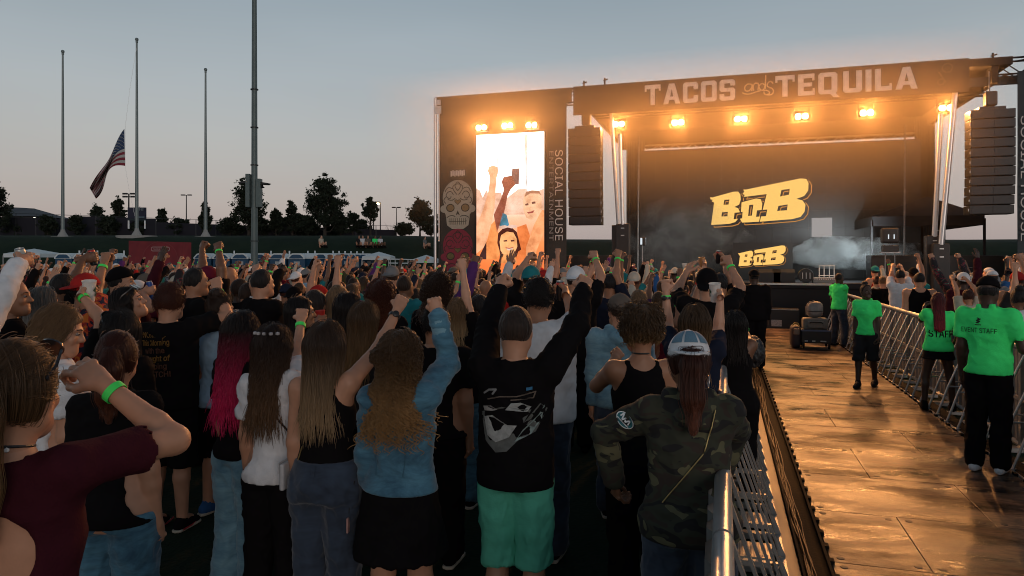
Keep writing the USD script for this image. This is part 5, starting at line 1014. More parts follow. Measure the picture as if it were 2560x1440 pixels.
class Person:
    """Builds the parts of one person in local space (x right, y forward, z up, feet at z = 0)."""
    def __init__(s, H=1.72, sex='m', b=1.0, tone='light', hair=('short', 'brown', .1), top=('tee', 'black'), bot=('pants', 'black'), arms=None, hats=None, h=.014, seed=0, shoe='black', face=False, hyaw=0.0, hpitch=0.0, bands=(), watch=(), extras=(), legs='stand', detail=1, hvol=1.0, hide_legs=False, nstr=900, wid=.0032):
        s.__dict__.update(locals()); s.parts = []; s.curves = []; s.S = H / 1.75; s.fist = {}
        s.build()
    def z(s, f): return f * s.H
    def build(s):
        H, S, b, f = s.H, s.S, s.b, s.sex == 'f'; k = .9 if f else 1.0; bw = b ** .55; sit = s.legs == 'sit'; zo = -(.53 * H - .2) if sit else 0.0
        st = [(z * H + zo, w * S * b, d * S * (b ** 1.15), o * S) for z, w, d, o in (FEM if f else MALE)]; s.st = st
        hipz = .50 * H + zo; shx = (.152 if f else .182) * S * (b ** .5); shz = .802 * H + zo
        L1, L2 = .168 * H, .150 * H; HC = np.array((0, .008 * S, .925 * H + zo)); s.HC = HC
        def leg(sx):
            hp = np.array((sx * .088 * S * bw, -.005, hipz))
            if sit: return hp, np.array((sx * .16, .36, .42)), np.array((sx * .12, .42, .06))
            if s.legs == 'walk': return hp, np.array((sx * .09, .05 + .06 * sx, .285 * H)), np.array((sx * .085, .0 + .16 * sx, .05 * H))
            if s.legs == 'wide': return hp, np.array((sx * .14, .02, .285 * H)), np.array((sx * .16, -.02, .05 * H))
            return hp, np.array((sx * .098 * bw, .012, .285 * H)), np.array((sx * .10 * bw, -.02 + .02 * sx, .05 * H))
        s.legsj = {sx: leg(sx) for sx in (-1, 1)}; s.armj = {}
        for sx, key in ((1, 'R'), (-1, 'L')):
            a = (s.arms or {}).get(key); sh = np.array((sx * shx, -.010 * S, shz))
            if a is None:
                e = sh + np.array((sx * .085, -.035, -.97)) * L1; w = e + np.array((sx * .03, .16, -.98)) / 1.0 * L2; hd = (w - e) / np.linalg.norm(w - e); s.armj[sx] = (sh, e, w, hd, np.array((-sx * 1.0, .2, 0)), 'loose')
                continue
            if 'to' in a:
                T = np.array(a['to'], float); up = T[2] > shz + .08
                if up: sh = sh + np.array((-sx * .012, 0, .035)) * S
                e, w = ik(sh, T, L1, L2 + .065 * S, a.get('pole', (sx * 1.0, .25, -.5)))
            else:
                e = np.array(a['el'], float); T = np.array(a['hand'], float)
                if T[2] > shz + .08: sh = sh + np.array((-sx * .012, 0, .035)) * S
                e = sh + (e - sh) / np.linalg.norm(e - sh) * L1; w = e + (T - e) / np.linalg.norm(T - e) * (L2 + .065 * S)
            hd = (w - e) / np.linalg.norm(w - e); w = w - hd * .065 * S
            s.armj[sx] = (sh, e, w, np.array(a['hd'], float) if 'hd' in a else hd, np.array(a.get('palm', (-sx * .45, 1, 0)), float), a.get('kind', 'fist'))
        pts = np.array([p for j in s.armj.values() for p in j[:3]] + [p for j in s.legsj.values() for p in j] + [HC]); m = .20 * max(1, b)
        lo, hi = pts.min(0) - m, pts.max(0) + m; lo[1] = min(lo[1], -.24 * b); hi[1] = max(hi[1], .24 * b); lo[2] = max(lo[2], -.02) if not sit else -.02; lo[0] = min(lo[0], -.3 * b); hi[0] = max(hi[0], .3 * b)
        lo[2] = -.04; s.lo, s.hi = lo, hi; ar = k * S * bw; s.ar = ar
        # body
        g = Grid(lo, hi, s.h); g.stack(st, 0, .05)
        g.cone((0, -.018 * S, .82 * H + zo), HC + (0, -.03 * S, -.07 * S), (.048 if f else .060) * S, (.046 if f else .056) * S, .03)
        for sx in (-1, 1):
            sh, e, w, hd, pl, kd = s.armj[sx]; g.cone((sx * shx * .62, -.012 * S, .79 * H + zo), sh, .062 * ar, .058 * ar, .05)
            g.cone(sh, e, .056 * ar, .044 * ar, .035); q = e + (w - e) * .28; g.cone(e, q, .043 * ar, .043 * ar, .025); g.cone(q, w, .042 * ar, .028 * k * S, .02); g.cone(w, w + hd * .02, .027 * k * S, .026 * k * S, .012)
            if not s.hide_legs:
                hp, kn, an = s.legsj[sx]; lr = S * bw; g.cone(hp, kn, .088 * lr, .058 * lr, .03); q = kn + (an - kn) * .3 + (0, -.015, 0); g.cone(kn, q, .056 * lr, .056 * lr, .03); g.cone(q, an, .054 * lr, .036 * lr, .02); g.cone(an, an + (0, .10, -.035), .036, .03, .02)
        body = MB().add(g.mesh()); hh = .0065 if s.detail > 1 else (.009 if s.detail else .014)
        hm = head_mesh(s.sex, hh); cy, sy_, cp, sp_ = math.cos(s.hyaw), math.sin(s.hyaw), math.cos(s.hpitch), math.sin(s.hpitch)
        R = np.array([(cy, -sy_, 0), (sy_, cy, 0), (0, 0, 1.0)]) @ np.array([(1.0, 0, 0), (0, cp, -sp_), (0, sp_, cp)]); s.HR = R
        s.HM = np.eye(4); s.HM[:3, :3] = R * S; s.HM[:3, 3] = HC; body.add(hm, s.HM); s.hands = {}
        hk = .0045 if s.detail > 1 else (.006 if s.detail else .010)
        for sx in (-1, 1):
            sh, e, w, hd, pl, kd = s.armj[sx]; hd = hd / np.linalg.norm(hd); pl = pl - hd * (pl @ hd); pl /= np.linalg.norm(pl) + 1e-9; yv = -pl if sx > 0 else pl; M = np.eye(4)
            fr = np.stack([np.cross(yv, hd), yv, hd], 1); hv, hf = hand(kd, hk)
            if sx < 0: hv, hf = hv * (1, -1, 1), hf[:, ::-1]
            sc = S * (.93 if f else 1.03); M[:3, :3] = fr * sc; M[:3, 3] = w; body.add((hv, hf), M); s.hands[sx] = (w + hd * .07 * sc, hd, pl, fr[:, 0])
        s.parts.append(('body', body.get(), skin(s.tone), None))
        if s.face:
            m1, m2, m3 = MB(), MB(), MB(); sp = trimesh.creation.icosphere(2, .0105); V, F = np.array(sp.vertices), np.array(sp.faces)
            for sx in (-1, 1):
                m1.add((V + (sx * .031, .076, .004), F), s.HM); m2.add((V * .55 + (sx * .031, .083, .004), F), s.HM); m3.add(sweepm([(sx * .014, .092, .024), (sx * .03, .089, .030), (sx * .05, .074, .025)], [.0025, .003, .002], 6), s.HM)
            s.parts += [('eyes', m1.get(), eyew, None), ('pupils', m2.get(), eyed, None), ('eyebrows', m3.get(), brow, None)]
        s.do_top(zo); s.do_bottom(zo); s.do_hair(); s.do_hat()
        for sx in s.bands: s.ring(sx, .13, .012, .0035, bandm, 'wristband')
        for sx in s.watch: s.ring(sx, .16, .010, .004, watchm, 'watch', True)
    def ring(s, sx, t, hw, pad, m, name, face=False):
        sh, e, w, hd, pl, kd = s.armj[sx]; a = (e - w) / np.linalg.norm(e - w); L = np.linalg.norm(e - w); c = w + a * L * t; ra = (.028 * (1 - t) + .043 * t) * s.S * (.9 if s.sex == 'f' else 1) * (s.b ** .4) + pad + .0015
        mb = MB().add(lathe([(ra, -hw), (ra + .002, -hw * .9), (ra + .002, hw * .9), (ra, hw), (ra - .003, 0), (ra, -hw)], 20, c, a))
        if face: n = -pl - a * (-pl @ a); n /= np.linalg.norm(n) + 1e-9; mb.add(lathe([(0, .010), (.017, .010), (.019, .006), (.019, 0)], 14, c + n * ra, n))
        s.parts.append((name, mb.get(), m, None))
    def do_top(s, zo):
        kind, col = s.top[:2]; H, S, b, ar = s.H, s.S, s.b, s.ar; f = s.sex == 'f'
        if kind == 'none': return
        hem = {'tee': .50, 'polo': .505, 'tank': .565, 'long': .49, 'hood': .49, 'denim': .545, 'crop': .60, 'offback': .42, 'croptee': .575}[kind] * H + zo; s.waist = hem + (.05 if kind not in ('tank', 'crop') else .055) * S
        st = [list(r) for r in s.st]; loose = kind in ('tee', 'polo', 'long', 'hood', 'denim', 'croptee'); cw_ = max(r[1] for r in st[3:])
        if loose:
            for r in st:
                if r[0] < .74 * H + zo: r[1] = max(r[1], cw_ * (.93 if f else .98)) + .010 * (r[0] < .58 * H + zo); r[2] = max(r[2], cw_ * .68) + .012 * (r[0] < .58 * H + zo)
        g = Grid(s.lo, s.hi, s.h); off = (.016 if loose else .011) + .3 * s.h * 0
        g.stack(st, off, .04)
        sl = {'tee': .60, 'polo': .66, 'croptee': .62, 'offback': .62, 'long': 1.0, 'hood': 1.0, 'denim': 1.0}.get(kind, 0); shx = abs(s.armj[1][0][0])
        for sx in (-1, 1):
            sh, e, w, hd, pl, kd = s.armj[sx]
            if sl:
                g.cone((sx * shx * .62, -.012 * S, .79 * H + zo), sh, .060 * ar + off * .7, .055 * ar + off * .7, .05)
                if sl < 1: g.cone(sh, sh + (e - sh) * (sl + .12), .055 * ar + off * .7, .050 * ar + off + .008, .035)
                else: g.cone(sh, e, .058 * ar + off, .047 * ar + off, .035); g.cone(e, e + (w - e) * .96, .047 * ar + off, .034 * ar + off, .025)
            else: g.ell(np.array((sx * (shx + .035 * S), -.01, sh[2] + .0)), (.075 * S, .13 * S, .125 * S), .02, 'sub')
        if kind == 'hood':
            for sx in (-1, 1): g.cone((sx * .02, -.12 * S, .80 * H + zo), (sx * .085 * S, -.06 * S, .845 * H + zo), .045 * S, .035 * S, .03)
        if kind in ('polo', 'denim'):
            g.cone((-.05 * S, -.065 * S, .85 * H + zo), (.05 * S, -.065 * S, .85 * H + zo), .022 * S, .022 * S, .03)
            for sx in (-1, 1): g.cone((sx * .05 * S, -.06 * S, .85 * H + zo), (sx * .06 * S, .045 * S, .832 * H + zo), .020 * S, .016 * S, .02)
        if sl and sl < 1:   # the sleeve ends square to the arm
            for sx in (-1, 1):
                sh, e, w, hd, pl, kd = s.armj[sx]; a = e + (e - sh) * .05; L = np.linalg.norm(e - sh); u = (e - sh) / L; c = sh + u * (L * sl + .10); g.cone(c, c + u * .12, .10, .11, .004, 'sub')
        g.cone((0, -.02 * S, .845 * H + zo + (.012 if kind != 'hood' else .02)), HCup(s.HC), (.060 if f else .068) * S, .075 * S, .008, 'sub')
        if kind == 'tank': g.ell((0, .03 * S, .855 * H + zo), (.095 * S, .13 * S, .10 * S), .01, 'sub'); g.ell((0, -.09 * S, .845 * H + zo), (.085 * S, .07 * S, .075 * S), .01, 'sub')
        if kind == 'offback': g.ell((.0, -.20 * S, .715 * H + zo), (.155 * S * b, .18 * S, .135 * S), .008, 'sub')
        g.cut((0, 0, hem), (0, 0, -1)); m = folds(g.mesh(), .014 if loose else .006, (9, 9, 9 if kind != 'denim' else 16), s.seed, (hem, hem + .12))
        nm = {'tee': 'shirt', 'polo': 'polo_shirt', 'tank': 'tank_top', 'long': 'sweatshirt', 'hood': 'hooded_top', 'denim': 'jacket', 'crop': 'top', 'offback': 'open_back_top', 'croptee': 'shirt'}[kind]
        s.shirt = m; s.parts.append((nm, m, cloth(col), None))
    def do_bottom(s, zo):
        kind, col = s.bot[:2]; H, S, b = s.H, s.S, s.b; bw = b ** .55
        if kind == 'none' or s.hide_legs: return
        g = Grid(s.lo, (s.hi[0], s.hi[1], .66 * H), s.h); st = [r for r in s.st if r[0] < .64 * H + zo]; g.stack(st, .002 if s.top[0] not in ('tank', 'crop') else .022, .04)
        if kind == 'skirt':
            hm = (s.bot[2] if len(s.bot) > 2 else .33) * H; g.stack([(hm, .235 * S * b, .20 * S * b, -.01), (.46 * H, .20 * S * b, .155 * S * b, -.01), (.56 * H, .15 * S * b, .105 * S * b, 0)], .002, .04)
            g.cut((0, 0, hm), (0, 0, -1))
        else:
            for sx in (-1, 1):
                hp, kn, an = s.legsj[sx]; lr = S * bw; bg = .020 if kind != 'baggy' else .035; g.cone(hp, kn, .090 * lr + bg, .062 * lr + bg, .03); hm = an
                if kind != 'shorts': g.cone(kn, an + (0, 0, .02), .062 * lr + bg, .044 * lr + bg + (.015 if kind in ('pants', 'baggy') else 0), .02)
                else: g.cone(kn + (kn - hp) * .02, kn + (an - kn) * .30, .072 * lr + bg, .078 * lr + bg, .02)
            if kind == 'shorts':
                if s.legs != 'sit': g.cut((0, 0, s.legsj[1][1][2] * .92), (0, 0, -1))
            else: g.cut((0, 0, .035), (0, 0, -1))
        if s.top[0] != 'none': g.cut((0, 0, s.waist), (0, 0, 1))
        m = folds(g.mesh(), .019, (10, 10, 6), s.seed + 3, (s.waist - .02, s.waist - .14)); s.pants = m
        s.parts.append(({'skirt': 'skirt', 'shorts': 'shorts'}.get(kind, 'trousers'), m, cloth(col), None))
        for sx in (-1, 1):
            hp, kn, an = s.legsj[sx]; q = Grid(an - (.09, .14, .12), an + (.09, .24, .08), max(.009, s.h * .7)); q.cone((an[0], an[1] - .04, .042), (an[0], an[1] + .06, .042), .040, .040, .03); q.cone((an[0], an[1] + .06, .038), (an[0] + sx * .012, an[1] + .145, .032), .040, .032, .03); q.cone((an[0], an[1] - .01, .06), (an[0], an[1] + .0, .10), .042, .040, .03)
            q.cut((0, 0, .002), (0, 0, -1)); s.parts.append(('shoe', q.mesh(), cloth(s.shoe), None))
            if s.detail > 1: z = Grid(an - (.09, .14, .12), an + (.09, .24, .0), .009); z.cone((an[0], an[1] - .045, .012), (an[0] + sx * .012, an[1] + .15, .012), .044, .038, .02); z.cut((0, 0, .022), (0, 0, 1)); z.cut((0, 0, .001), (0, 0, -1)); s.parts.append(('sole', z.mesh(), cloth('cream'), None))
    def do_hair(s):
        style, col, L = s.hair
        if style == 'bald': return
        hh = .008 if s.detail > 1 else (.011 if s.detail else .016); g = hair_grid(style, L, hh, s.seed, s.hvol)
        if s.hats: g.cut((0, 0, .035), (0, 0, 1))
        v, f = g.mesh(); v, f = folds((v, f), {'fade': .003, 'short': .006}.get(style, .008), (24, 24, 3.2) if style not in ('short', 'fade', 'bob') else (30, 30, 9) if style not in ('curly', 'updo') else (24, 24, 20), s.seed); cl = int(round(L * 20)) / 20
        s.parts.append(('hair', (v, f), hair_mat(col, cl), s.HM))
        if s.detail > 1 and s.nstr and style not in ('bald', 'fade'):
            p, c, w = strands(g, int(s.nstr * 1.8), L, s.seed + 1, style, .0042 if style in ('curly', 'updo') else s.wid)
            if s.hats: pass
            s.curves.append(('hair_strands', p, c, w * s.S, hair_mat(col, cl, True), s.HM))
    def do_hat(s):
        if not s.hats: return
        kind, col = s.hats[:2]; hh = .007 if s.detail > 1 else (.010 if s.detail else .015); g = Grid((-.13, -.25, -.05), (.13, .25, .18), hh)
        back = kind == 'back'; sg = -1 if back else 1
        if kind == 'bucket': g.cone((0, -.01, .03), (0, -.01, .10), .098, .085, .02); g.cut((0, 0, .015), (0, 0, -1)); g.stack([(.005, .16, .17, -.01), (.03, .11, .125, -.01)], 0, .01)
        else:
            g.ell((0, -.012, .030), (.092, .112, .108), .02); g.cut((0, 0, .028), (0, sg * -.28, -1))
            if kind != 'beanie': g.ell((0, sg * .125, .030), (.074, .088, .010), .012, R=frame((0, sg * .18, 1)))
            g.ell((0, -.012, .138), (.010, .010, .006), .004)
        s.parts.append(('cap', g.mesh(), cloth(col), s.HM))
    def emit(s, t):
        """Defines the parts under the thing t."""
        for name, (v, f), m, M in s.parts:
            if not len(f): continue
            o = usdkit.mesh(stage, numbered(path_of(t), name), (v, f), m, True); s.prims = getattr(s, 'prims', {}); s.prims[name] = o.GetPrim()
            if M is not None: UsdGeom.Xformable(o).AddTransformOp().Set(Gf.Matrix4d(*M.T.ravel().tolist()))
        for name, p, c, w, m, M in s.curves:
            o = curves(t, name, p, c, w, m); UsdGeom.Xformable(o).AddTransformOp().Set(Gf.Matrix4d(*M.T.ravel().tolist()))
def HCup(c): return (c[0], c[1], c[2])
# ------------------------------------------------------------------ the people one can tell apart
TAKEN = []          # (x, y) of everybody placed so far
HELD = []           # things to put in hands: (kind, where, axis, out direction, label, extra)
def shoulder(H, sex, b, sx): S = H / 1.75; return np.array((sx * (.152 if sex == 'f' else .182) * S * b ** .5, -.01 * S, .802 * H))
def on_ray(px, py, c, L, far=1):
    """The point seen at the pixel that lies L from c (the farther one), or the nearest it can be."""
    E = np.array((0, 0, EYE)); d = cw(px, py, 1.0) - E; d /= np.linalg.norm(d); t = (c - E) @ d; r2 = np.sum((c - E) ** 2) - t * t
    p = E + d * (t + (far * math.sqrt(L * L - r2) if r2 < L * L else 0)); return c + (p - c) / np.linalg.norm(p - c) * L
PEOPLE = {}
def person(key, px, py, Y, yaw, label, R=None, L=None, base=0.0, Hfix=None, name='person', group=None, turn=None, **kw):
    hp = cw(px, py, Y); H = (hp[2] - base) / .925
    if Hfix: H = Hfix
    H = min(max(H, 1.45), 1.97); loc = np.array((hp[0], hp[1], base)); a = math.radians(yaw); c, s_ = math.cos(a), math.sin(a); Rz = np.array([(c, -s_, 0), (s_, c, 0), (0, 0, 1.0)])
    sex, b = kw.get('sex', 'm'), kw.get('b', 1.0); arms = {}
    for k, sx, A in (('R', 1, R), ('L', -1, L)):
        if A is None: continue
        S_w = loc + Rz @ (shoulder(H, sex, b, sx) + ((-sx * .012, 0, .035) if A[3] < py + 60 else (0, 0, 0))); L1, L2 = .168 * H, .150 * H + .065 * H / 1.75
        o = A[4] if len(A) > 4 else {}
        e = on_ray(A[0], A[1], S_w, L1, o.get('ef', 1)); h_ = on_ray(A[2], A[3], e, L2, o.get('hf', 1)); arms[k] = dict(el=Rz.T @ (e - loc), hand=Rz.T @ (h_ - loc), kind=o.get('kind', 'fist'))
        if 'hd' in o: arms[k]['hd'] = o['hd']
        if 'palm' in o: arms[k]['palm'] = o['palm']
        if o.get('hold'):
            arms[k].setdefault('kind', 'grip')
    det = 2 if Y < 6.3 else (1 if Y < 11 else 0); kw.setdefault('nstr', 1300 if Y < 4.6 else 700); kw['wid'] = .00045 * Y + .0004
    p = Person(H=H, h=min(max(.0036 * Y, .0115), .022), detail=det, arms=arms, seed=hash_(key), **kw)
    t = thing(name, label, 'person', loc, a, group); p.emit(t); TAKEN.append((loc[0], loc[1], .26 * b)); p.loc, p.Rz, p.t = loc, Rz, t; PEOPLE[key] = p
    for k, sx, A in (('R', 1, R), ('L', -1, L)):
        if A is not None and len(A) > 4 and A[4].get('hold'):
            w, hd, pl, xa = p.hands[sx]; kind, lab = A[4]['hold'][:2]; put(kind, loc + Rz @ (w + pl * .040 * p.S), Rz @ xa, lab, Rz @ -pl, A[4]['hold'][2] if len(A[4]['hold']) > 2 else None)
    return p
def hash_(k): return sum((i + 1) * ord(ch) for i, ch in enumerate(k)) % 9973
# ---- things held in hands
cup_w, can_dk, can_w, can_bl = mat('paper_cup', (.62, .60, .57), .6), mat('dark_can', (.012, .013, .016), .3, .3), mat('pale_can', (.42, .46, .45), .35, .3), mat('blue_can', (.012, .07, .30), .35, .2)
lid = mat('can_lid', (.5, .5, .5), .3, .9); cup_r = mat('red_cup', (.42, .02, .015), .4); phone_b = mat('phone_back', (.02, .02, .022), .25); phone_w = mat('phone_pale', (.45, .42, .40), .3); leafp = mat('dark_green_print', (.02, .07, .04), .6); beer = mat('amber_drink', (.45, .22, .09), .3); lemon = mat('red_drink', (.40, .03, .03), .3)
def put(kind, at, axis, lab, out, extra=None):
    axis = np.array(axis, float); 
    if axis[2] < 0: axis = -axis
    R = frame(axis, np.cross(out, axis)); t = thing({'cup': 'drink_cup', 'redcup': 'drink_cup', 'phone': 'phone', 'clearcup': 'drink_cup'}.get(kind, 'drink_can'), lab, {'phone': 'phone', 'cup': 'cup', 'redcup': 'cup', 'clearcup': 'cup'}.get(kind, 'drink can'), at)
    def o(nm, vf, m, sm=40): v, f = vf if isinstance(vf, tuple) else vf.get(); obj(nm, (np.asarray(v) @ R.T, f), m, t, smooth=sm)
    if kind in ('cup', 'redcup', 'clearcup'):
        o('cup', lathe([(0, -.06), (.030, -.06), (.041, .07), (.0435, .072), (.0435, .076), (.040, .076), (.037, .045), (0, .045)], 24), {'cup': cup_w, 'redcup': cup_r, 'clearcup': beer}[kind])
        if kind == 'cup':
            an = np.linspace(-.9, .9, 12); m = MB()
            for rr, zz in ((1.0, 0.02), (.7, -.012)):
                v = []; r_ = .0365 + .0009
                for a in an:
                    hgt = .022 * math.cos(a * 1.6) * rr; v += [(r_ * math.sin(a * rr), -r_ * math.cos(a * rr), zz - hgt), ((r_ + .003) * math.sin(a * rr), -(r_ + .003) * math.cos(a * rr), zz + hgt)]
                i = np.arange(11) * 2; m.add((np.array(v), np.vstack([np.stack([i, i + 2, i + 1], 1), np.stack([i + 1, i + 2, i + 3], 1)])))
            o('leaf_print', m, leafp)
    elif kind == 'phone':
        v, f, _ = meshkit.arrays(rbox((-.038, -.005, -.075), (.038, .005, .075), .0045)); o('body', (v, f), phone_w if extra == 'pale' else phone_b); v, f = boxm((-.033, -.0065, -.068), (.033, -.0058, .068)); o('screen', (v, f), mat('phone_screen', (.015, .02, .03), .1))
        v, f, _ = meshkit.arrays(rbox((.012, .004, .040), (.030, .008, .066), .0015)); o('camera_bump', (v, f), blackp)
    else:
        big = 1.25 if kind == 'bluecan' else 1.0; o('body', lathe([(0, -.078 * big), (.024, -.078 * big), (.0325, -.066 * big), (.0325, .060 * big), (.026, .074 * big)], 24), {'can': can_dk, 'whitecan': can_w, 'bluecan': can_bl}[kind])
        o('lid', lathe([(.0265, .073 * big), (.0275, .077 * big), (.0255, .078 * big), (.0245, .073 * big), (0, .073 * big)], 24), lid)
        if kind == 'can': o('rim_band', lathe([(.0328, .052), (.0328, .060), (.029, .068)], 24), cup_r)
        if extra:
            tx = meshkit.text_mesh(extra, .016, .0006, bold=True); q = np.array(tx.vertices); a = (q[:, 0] - q[:, 0].mean()) / .0335; o('lettering', (np.stack([.0335 * np.sin(a), -.0335 * np.cos(a) - q[:, 2], q[:, 1]], 1), np.array(tx.faces)), white)
def surf(p, mesh, x, z, back=True, pad=.004):
    """Depth of the garment's outside at local (x, z)."""
    v, f = mesh; n = vnorm(v, f); on = (n[:, 1] < -.15) if back else (n[:, 1] > .15); q = v[on]
    if not hasattr(p, '_kd') or p._kd[0] is not mesh: p._kd = (mesh, cKDTree(q[:, [0, 2]]), q)
    d, i = p._kd[1].query(np.stack([x, z], -1), k=36); w = 1 / (d + .02); y = (p._kd[2][i, 1] * w).sum(-1) / w.sum(-1); return y + (-pad if back else pad)
def print_on(p, name, tri, m, mesh=None, back=True, pad=.005):
    v, f = tri; mesh = mesh or p.shirt; y = surf(p, mesh, v[:, 0], v[:, 2], back, pad); pr = p.prims.get({id(p.shirt): next((k for k in ('shirt', 'polo_shirt', 'sweatshirt', 'jacket', 'hooded_top', 'tank_top') if k in p.prims), None), id(p.pants): next((k for k in ('trousers', 'shorts', 'skirt') if k in p.prims), None)}.get(id(mesh)), p.t); obj(name, (np.stack([v[:, 0], y, v[:, 2]], 1), f), m, pr)
def text_at(txt, cx, cz, width, height, tilt=0.0, bold=True):
    t = meshkit.text_mesh(txt, height, .001, bold); q = np.array(t.vertices); q[:, 0] = (q[:, 0] - (q[:, 0].max() + q[:, 0].min()) / 2) * (width / np.ptp(q[:, 0])); q = q[:, :2]; f = np.array(t.faces)
    t2 = trimesh.Trimesh(np.column_stack([q, 0 * q[:, 0]]), f, process=False); c, s_ = math.cos(tilt), math.sin(tilt); w = t2.vertices
    return np.stack([cx + c * w[:, 0] - s_ * w[:, 1], 0 * w[:, 0], cz + s_ * w[:, 0] + c * w[:, 1]], 1), np.array(t2.faces)
def shape_at(poly, cx, cz, s=1.0, fine=.02):
    polys = [g for g in getattr(poly, 'geoms', [poly]) if g.area > 1e-7]; m = MB()
    for g in polys:
        v, f = trimesh.creation.triangulate_polygon(g.segmentize(fine / s), engine='earcut'); m.add((np.stack([cx + s * v[:, 0], 0 * v[:, 0], cz + s * v[:, 1]], 1), f))
    return m.get()
def strap(p, pts, r, name, m, mesh=None, back=True):
    q = np.array(pts, float); k = np.linspace(0, 1, 26); x, z = np.interp(k, np.linspace(0, 1, len(q)), q[:, 0]), np.interp(k, np.linspace(0, 1, len(q)), q[:, 1]); y = surf(p, mesh or p.shirt, x, z, back, .008); obj(name, sweepm(np.stack([x, y, z], 1), r, 6), m, p.t, smooth=True)
def glasses_up(p):
    m = MB(); 
    for sx in (-1, 1): m.add(lathe([(0, .004), (.028, .003), (.030, -.003), (0, -.004)], 16, (sx * .036, .075, .105), (0, .75, .6))); m.sweep([(sx * .062, .07, .10), (sx * .092, .0, .07), (sx * .092, -.04, .04)], .004, 5)
    obj('sunglasses', (m.get()[0] @ p.HM[:3, :3].T + p.HM[:3, 3], m.get()[1]), mat('sunglass_dark', (.012, .01, .01), .12), p.t, smooth=40)
G = dict(kind='grip')
def grip(hold, hd=(0, 1, .1), palm=None, **k):
    d = dict(kind='grip', hold=hold, hd=hd, **k)
    if palm is not None: d['palm'] = palm
    return d
PR, PLf = (-1, 0, 0), (1, 0, 0)
# -- nearest row
p = person('maroon', 40, 985, 1.80, 16, 'woman in a maroon open back top with sunglasses on her pulled back hair', sex='f', b=.92, tone='light', hair=('pony', 'honey', .34), top=('offback', 'maroon'), bot=('pants', 'black'), R=(437, 1100, 222, 930, dict(kind='loose', palm=(-.2, .55, -.8))), bands=(1,), nstr=5200, hyaw=.05, hvol=1.05)
glasses_up(p)
obj('necklace', sweepm([p.HC + (.052 * math.cos(a), -.03 + .056 * math.sin(a), -.128 - .012 * math.sin(a)) for a in np.linspace(0, 6.283, 24)], .004, 6), blackp, p.t)
obj('bead', lathe([(0, -.007), (.006, -.003), (.006, .003), (0, .007)], 8, p.HC + (.03, -.082, -.125)), white, p.t)
person('dark_pony', 292, 898, 3.2, 12, 'woman with a dark ponytail in a black tee and blue jeans behind the raised wristband', sex='f', b=.98, tone='light', hair=('pony', 'auburn', .26), top=('tee', 'black'), bot=('pants', 'denim'), hyaw=.35)
person('blond', 150, 828, 3.65, -26, 'woman with long blond streaked hair in a white tee, turned to the right', sex='f', b=0.92, tone='light', hair=('wavy', 'blond', .34), top=('tee', 'white'), bot=('pants', 'black'), face=True, hyaw=-.5, hpitch=-.25)
p = person('camo', 1722, 905, 3.05, 8, 'woman in a camouflage jacket and white mesh cap leaning on the left barricade', sex='f', b=1.1, tone='brown', hair=('pony', 'auburn', .30), hats=('back', 'white'), top=('hood', 'camo'), bot=('pants', 'darkdenim'), R=(1838, 1075, 1795, 1205, dict(kind='loose', palm=(-.4, .3, -1))), L=(1512, 1085, 1540, 1230, dict(kind='loose', palm=(.6, .5, -.5))), hpitch=-.22, nstr=1100)
# mesh panels on the cap
m = MB()
for a in (-1.15, -.15, .85): 
    v = []
    for t in np.linspace(-.42, .42, 8):
        for e in np.linspace(.42, 1.15, 7):
            aa = -math.pi / 2 + .15 + a * .82 + t * .82; v.append((.0945 * math.cos(e) * math.cos(aa), -.012 + .1145 * math.cos(e) * math.sin(aa), .030 + .1105 * math.sin(e)))
    i, j = np.meshgrid(np.arange(7), np.arange(6), indexing='ij'); q = (i * 7 + j).ravel(); m.add((np.array(v), np.vstack([np.stack([q, q + 7, q + 8], 1), np.stack([q, q + 8, q + 1], 1)])))
o = obj('mesh_panels', m, mat('cap_mesh_blue', (.10, .19, .26), .8, var=.3, scale=400), p.t, smooth=True); UsdGeom.Xformable(o).AddTransformOp().Set(Gf.Matrix4d(*p.HM.T.ravel().tolist()))
ell_ = affinity.scale(Point(0, 0).buffer(1, 20), .042, .030)
sh, e_, w_ = p.armj[-1][:3]; c_ = sh + (e_ - sh) * .40
def sleeve_patch(poly, m, pad):
    v, f = shape_at(affinity.rotate(poly, -40), 0, 0, 1.0, .01); v = v + (c_[0] - .035, 0, c_[2] + .01); y = surf(p, p.shirt, v[:, 0], v[:, 2], True, pad); obj('sleeve_patch', (np.stack([v[:, 0], y, v[:, 2]], 1), f), m, p.t)
sleeve_patch(ell_, white, .006); sleeve_patch(ell_.buffer(-.004), mat('patch_teal', (.02, .14, .16), .7), .008); sleeve_patch(unary_union([LineString([(-.028, -.012), (.03, -.012)]).buffer(.002), curve([(-.022, .004), (-.014, .014), (-.008, -.004), (.0, .012), (.006, -.002), (.014, .012), (.022, -.002)], .003)]), white, .010)
strap(p, [(.10, 1.42), (.05, 1.25), (-.12, 1.02)], .003, 'chain_strap', mat('gold_chain', (.45, .33, .14), .35, .8))
for dx, dz in ((-.085, .90), (.085, .90)): print_on(p, 'back_pocket', shape_at(Polygon([(-.065, .06), (.065, .06), (.06, -.06), (0, -.085), (-.06, -.06)]), dx, dz), cloth('paledenim') if dx < -1 else mat('pocket_denim', (.025, .045, .065), .85), p.pants)
for dz in (.93, .86): print_on(p, 'torn_patch', shape_at(affinity.scale(Point(0, 0).buffer(.03, 8), 1, .22), -.09, dz), mat('frayed_thread', (.22, .24, .20), .9), p.pants, pad=.009)
obj('hoop_earring', sweepm([p.HC + p.HR @ np.array((.082, -.005 + .028 * math.sin(a), -.085 + .028 * math.cos(a))) for a in np.linspace(0, 6.28, 18)], .0022, 5), mat('silver', (.6, .6, .6), .25, .95), p.t)
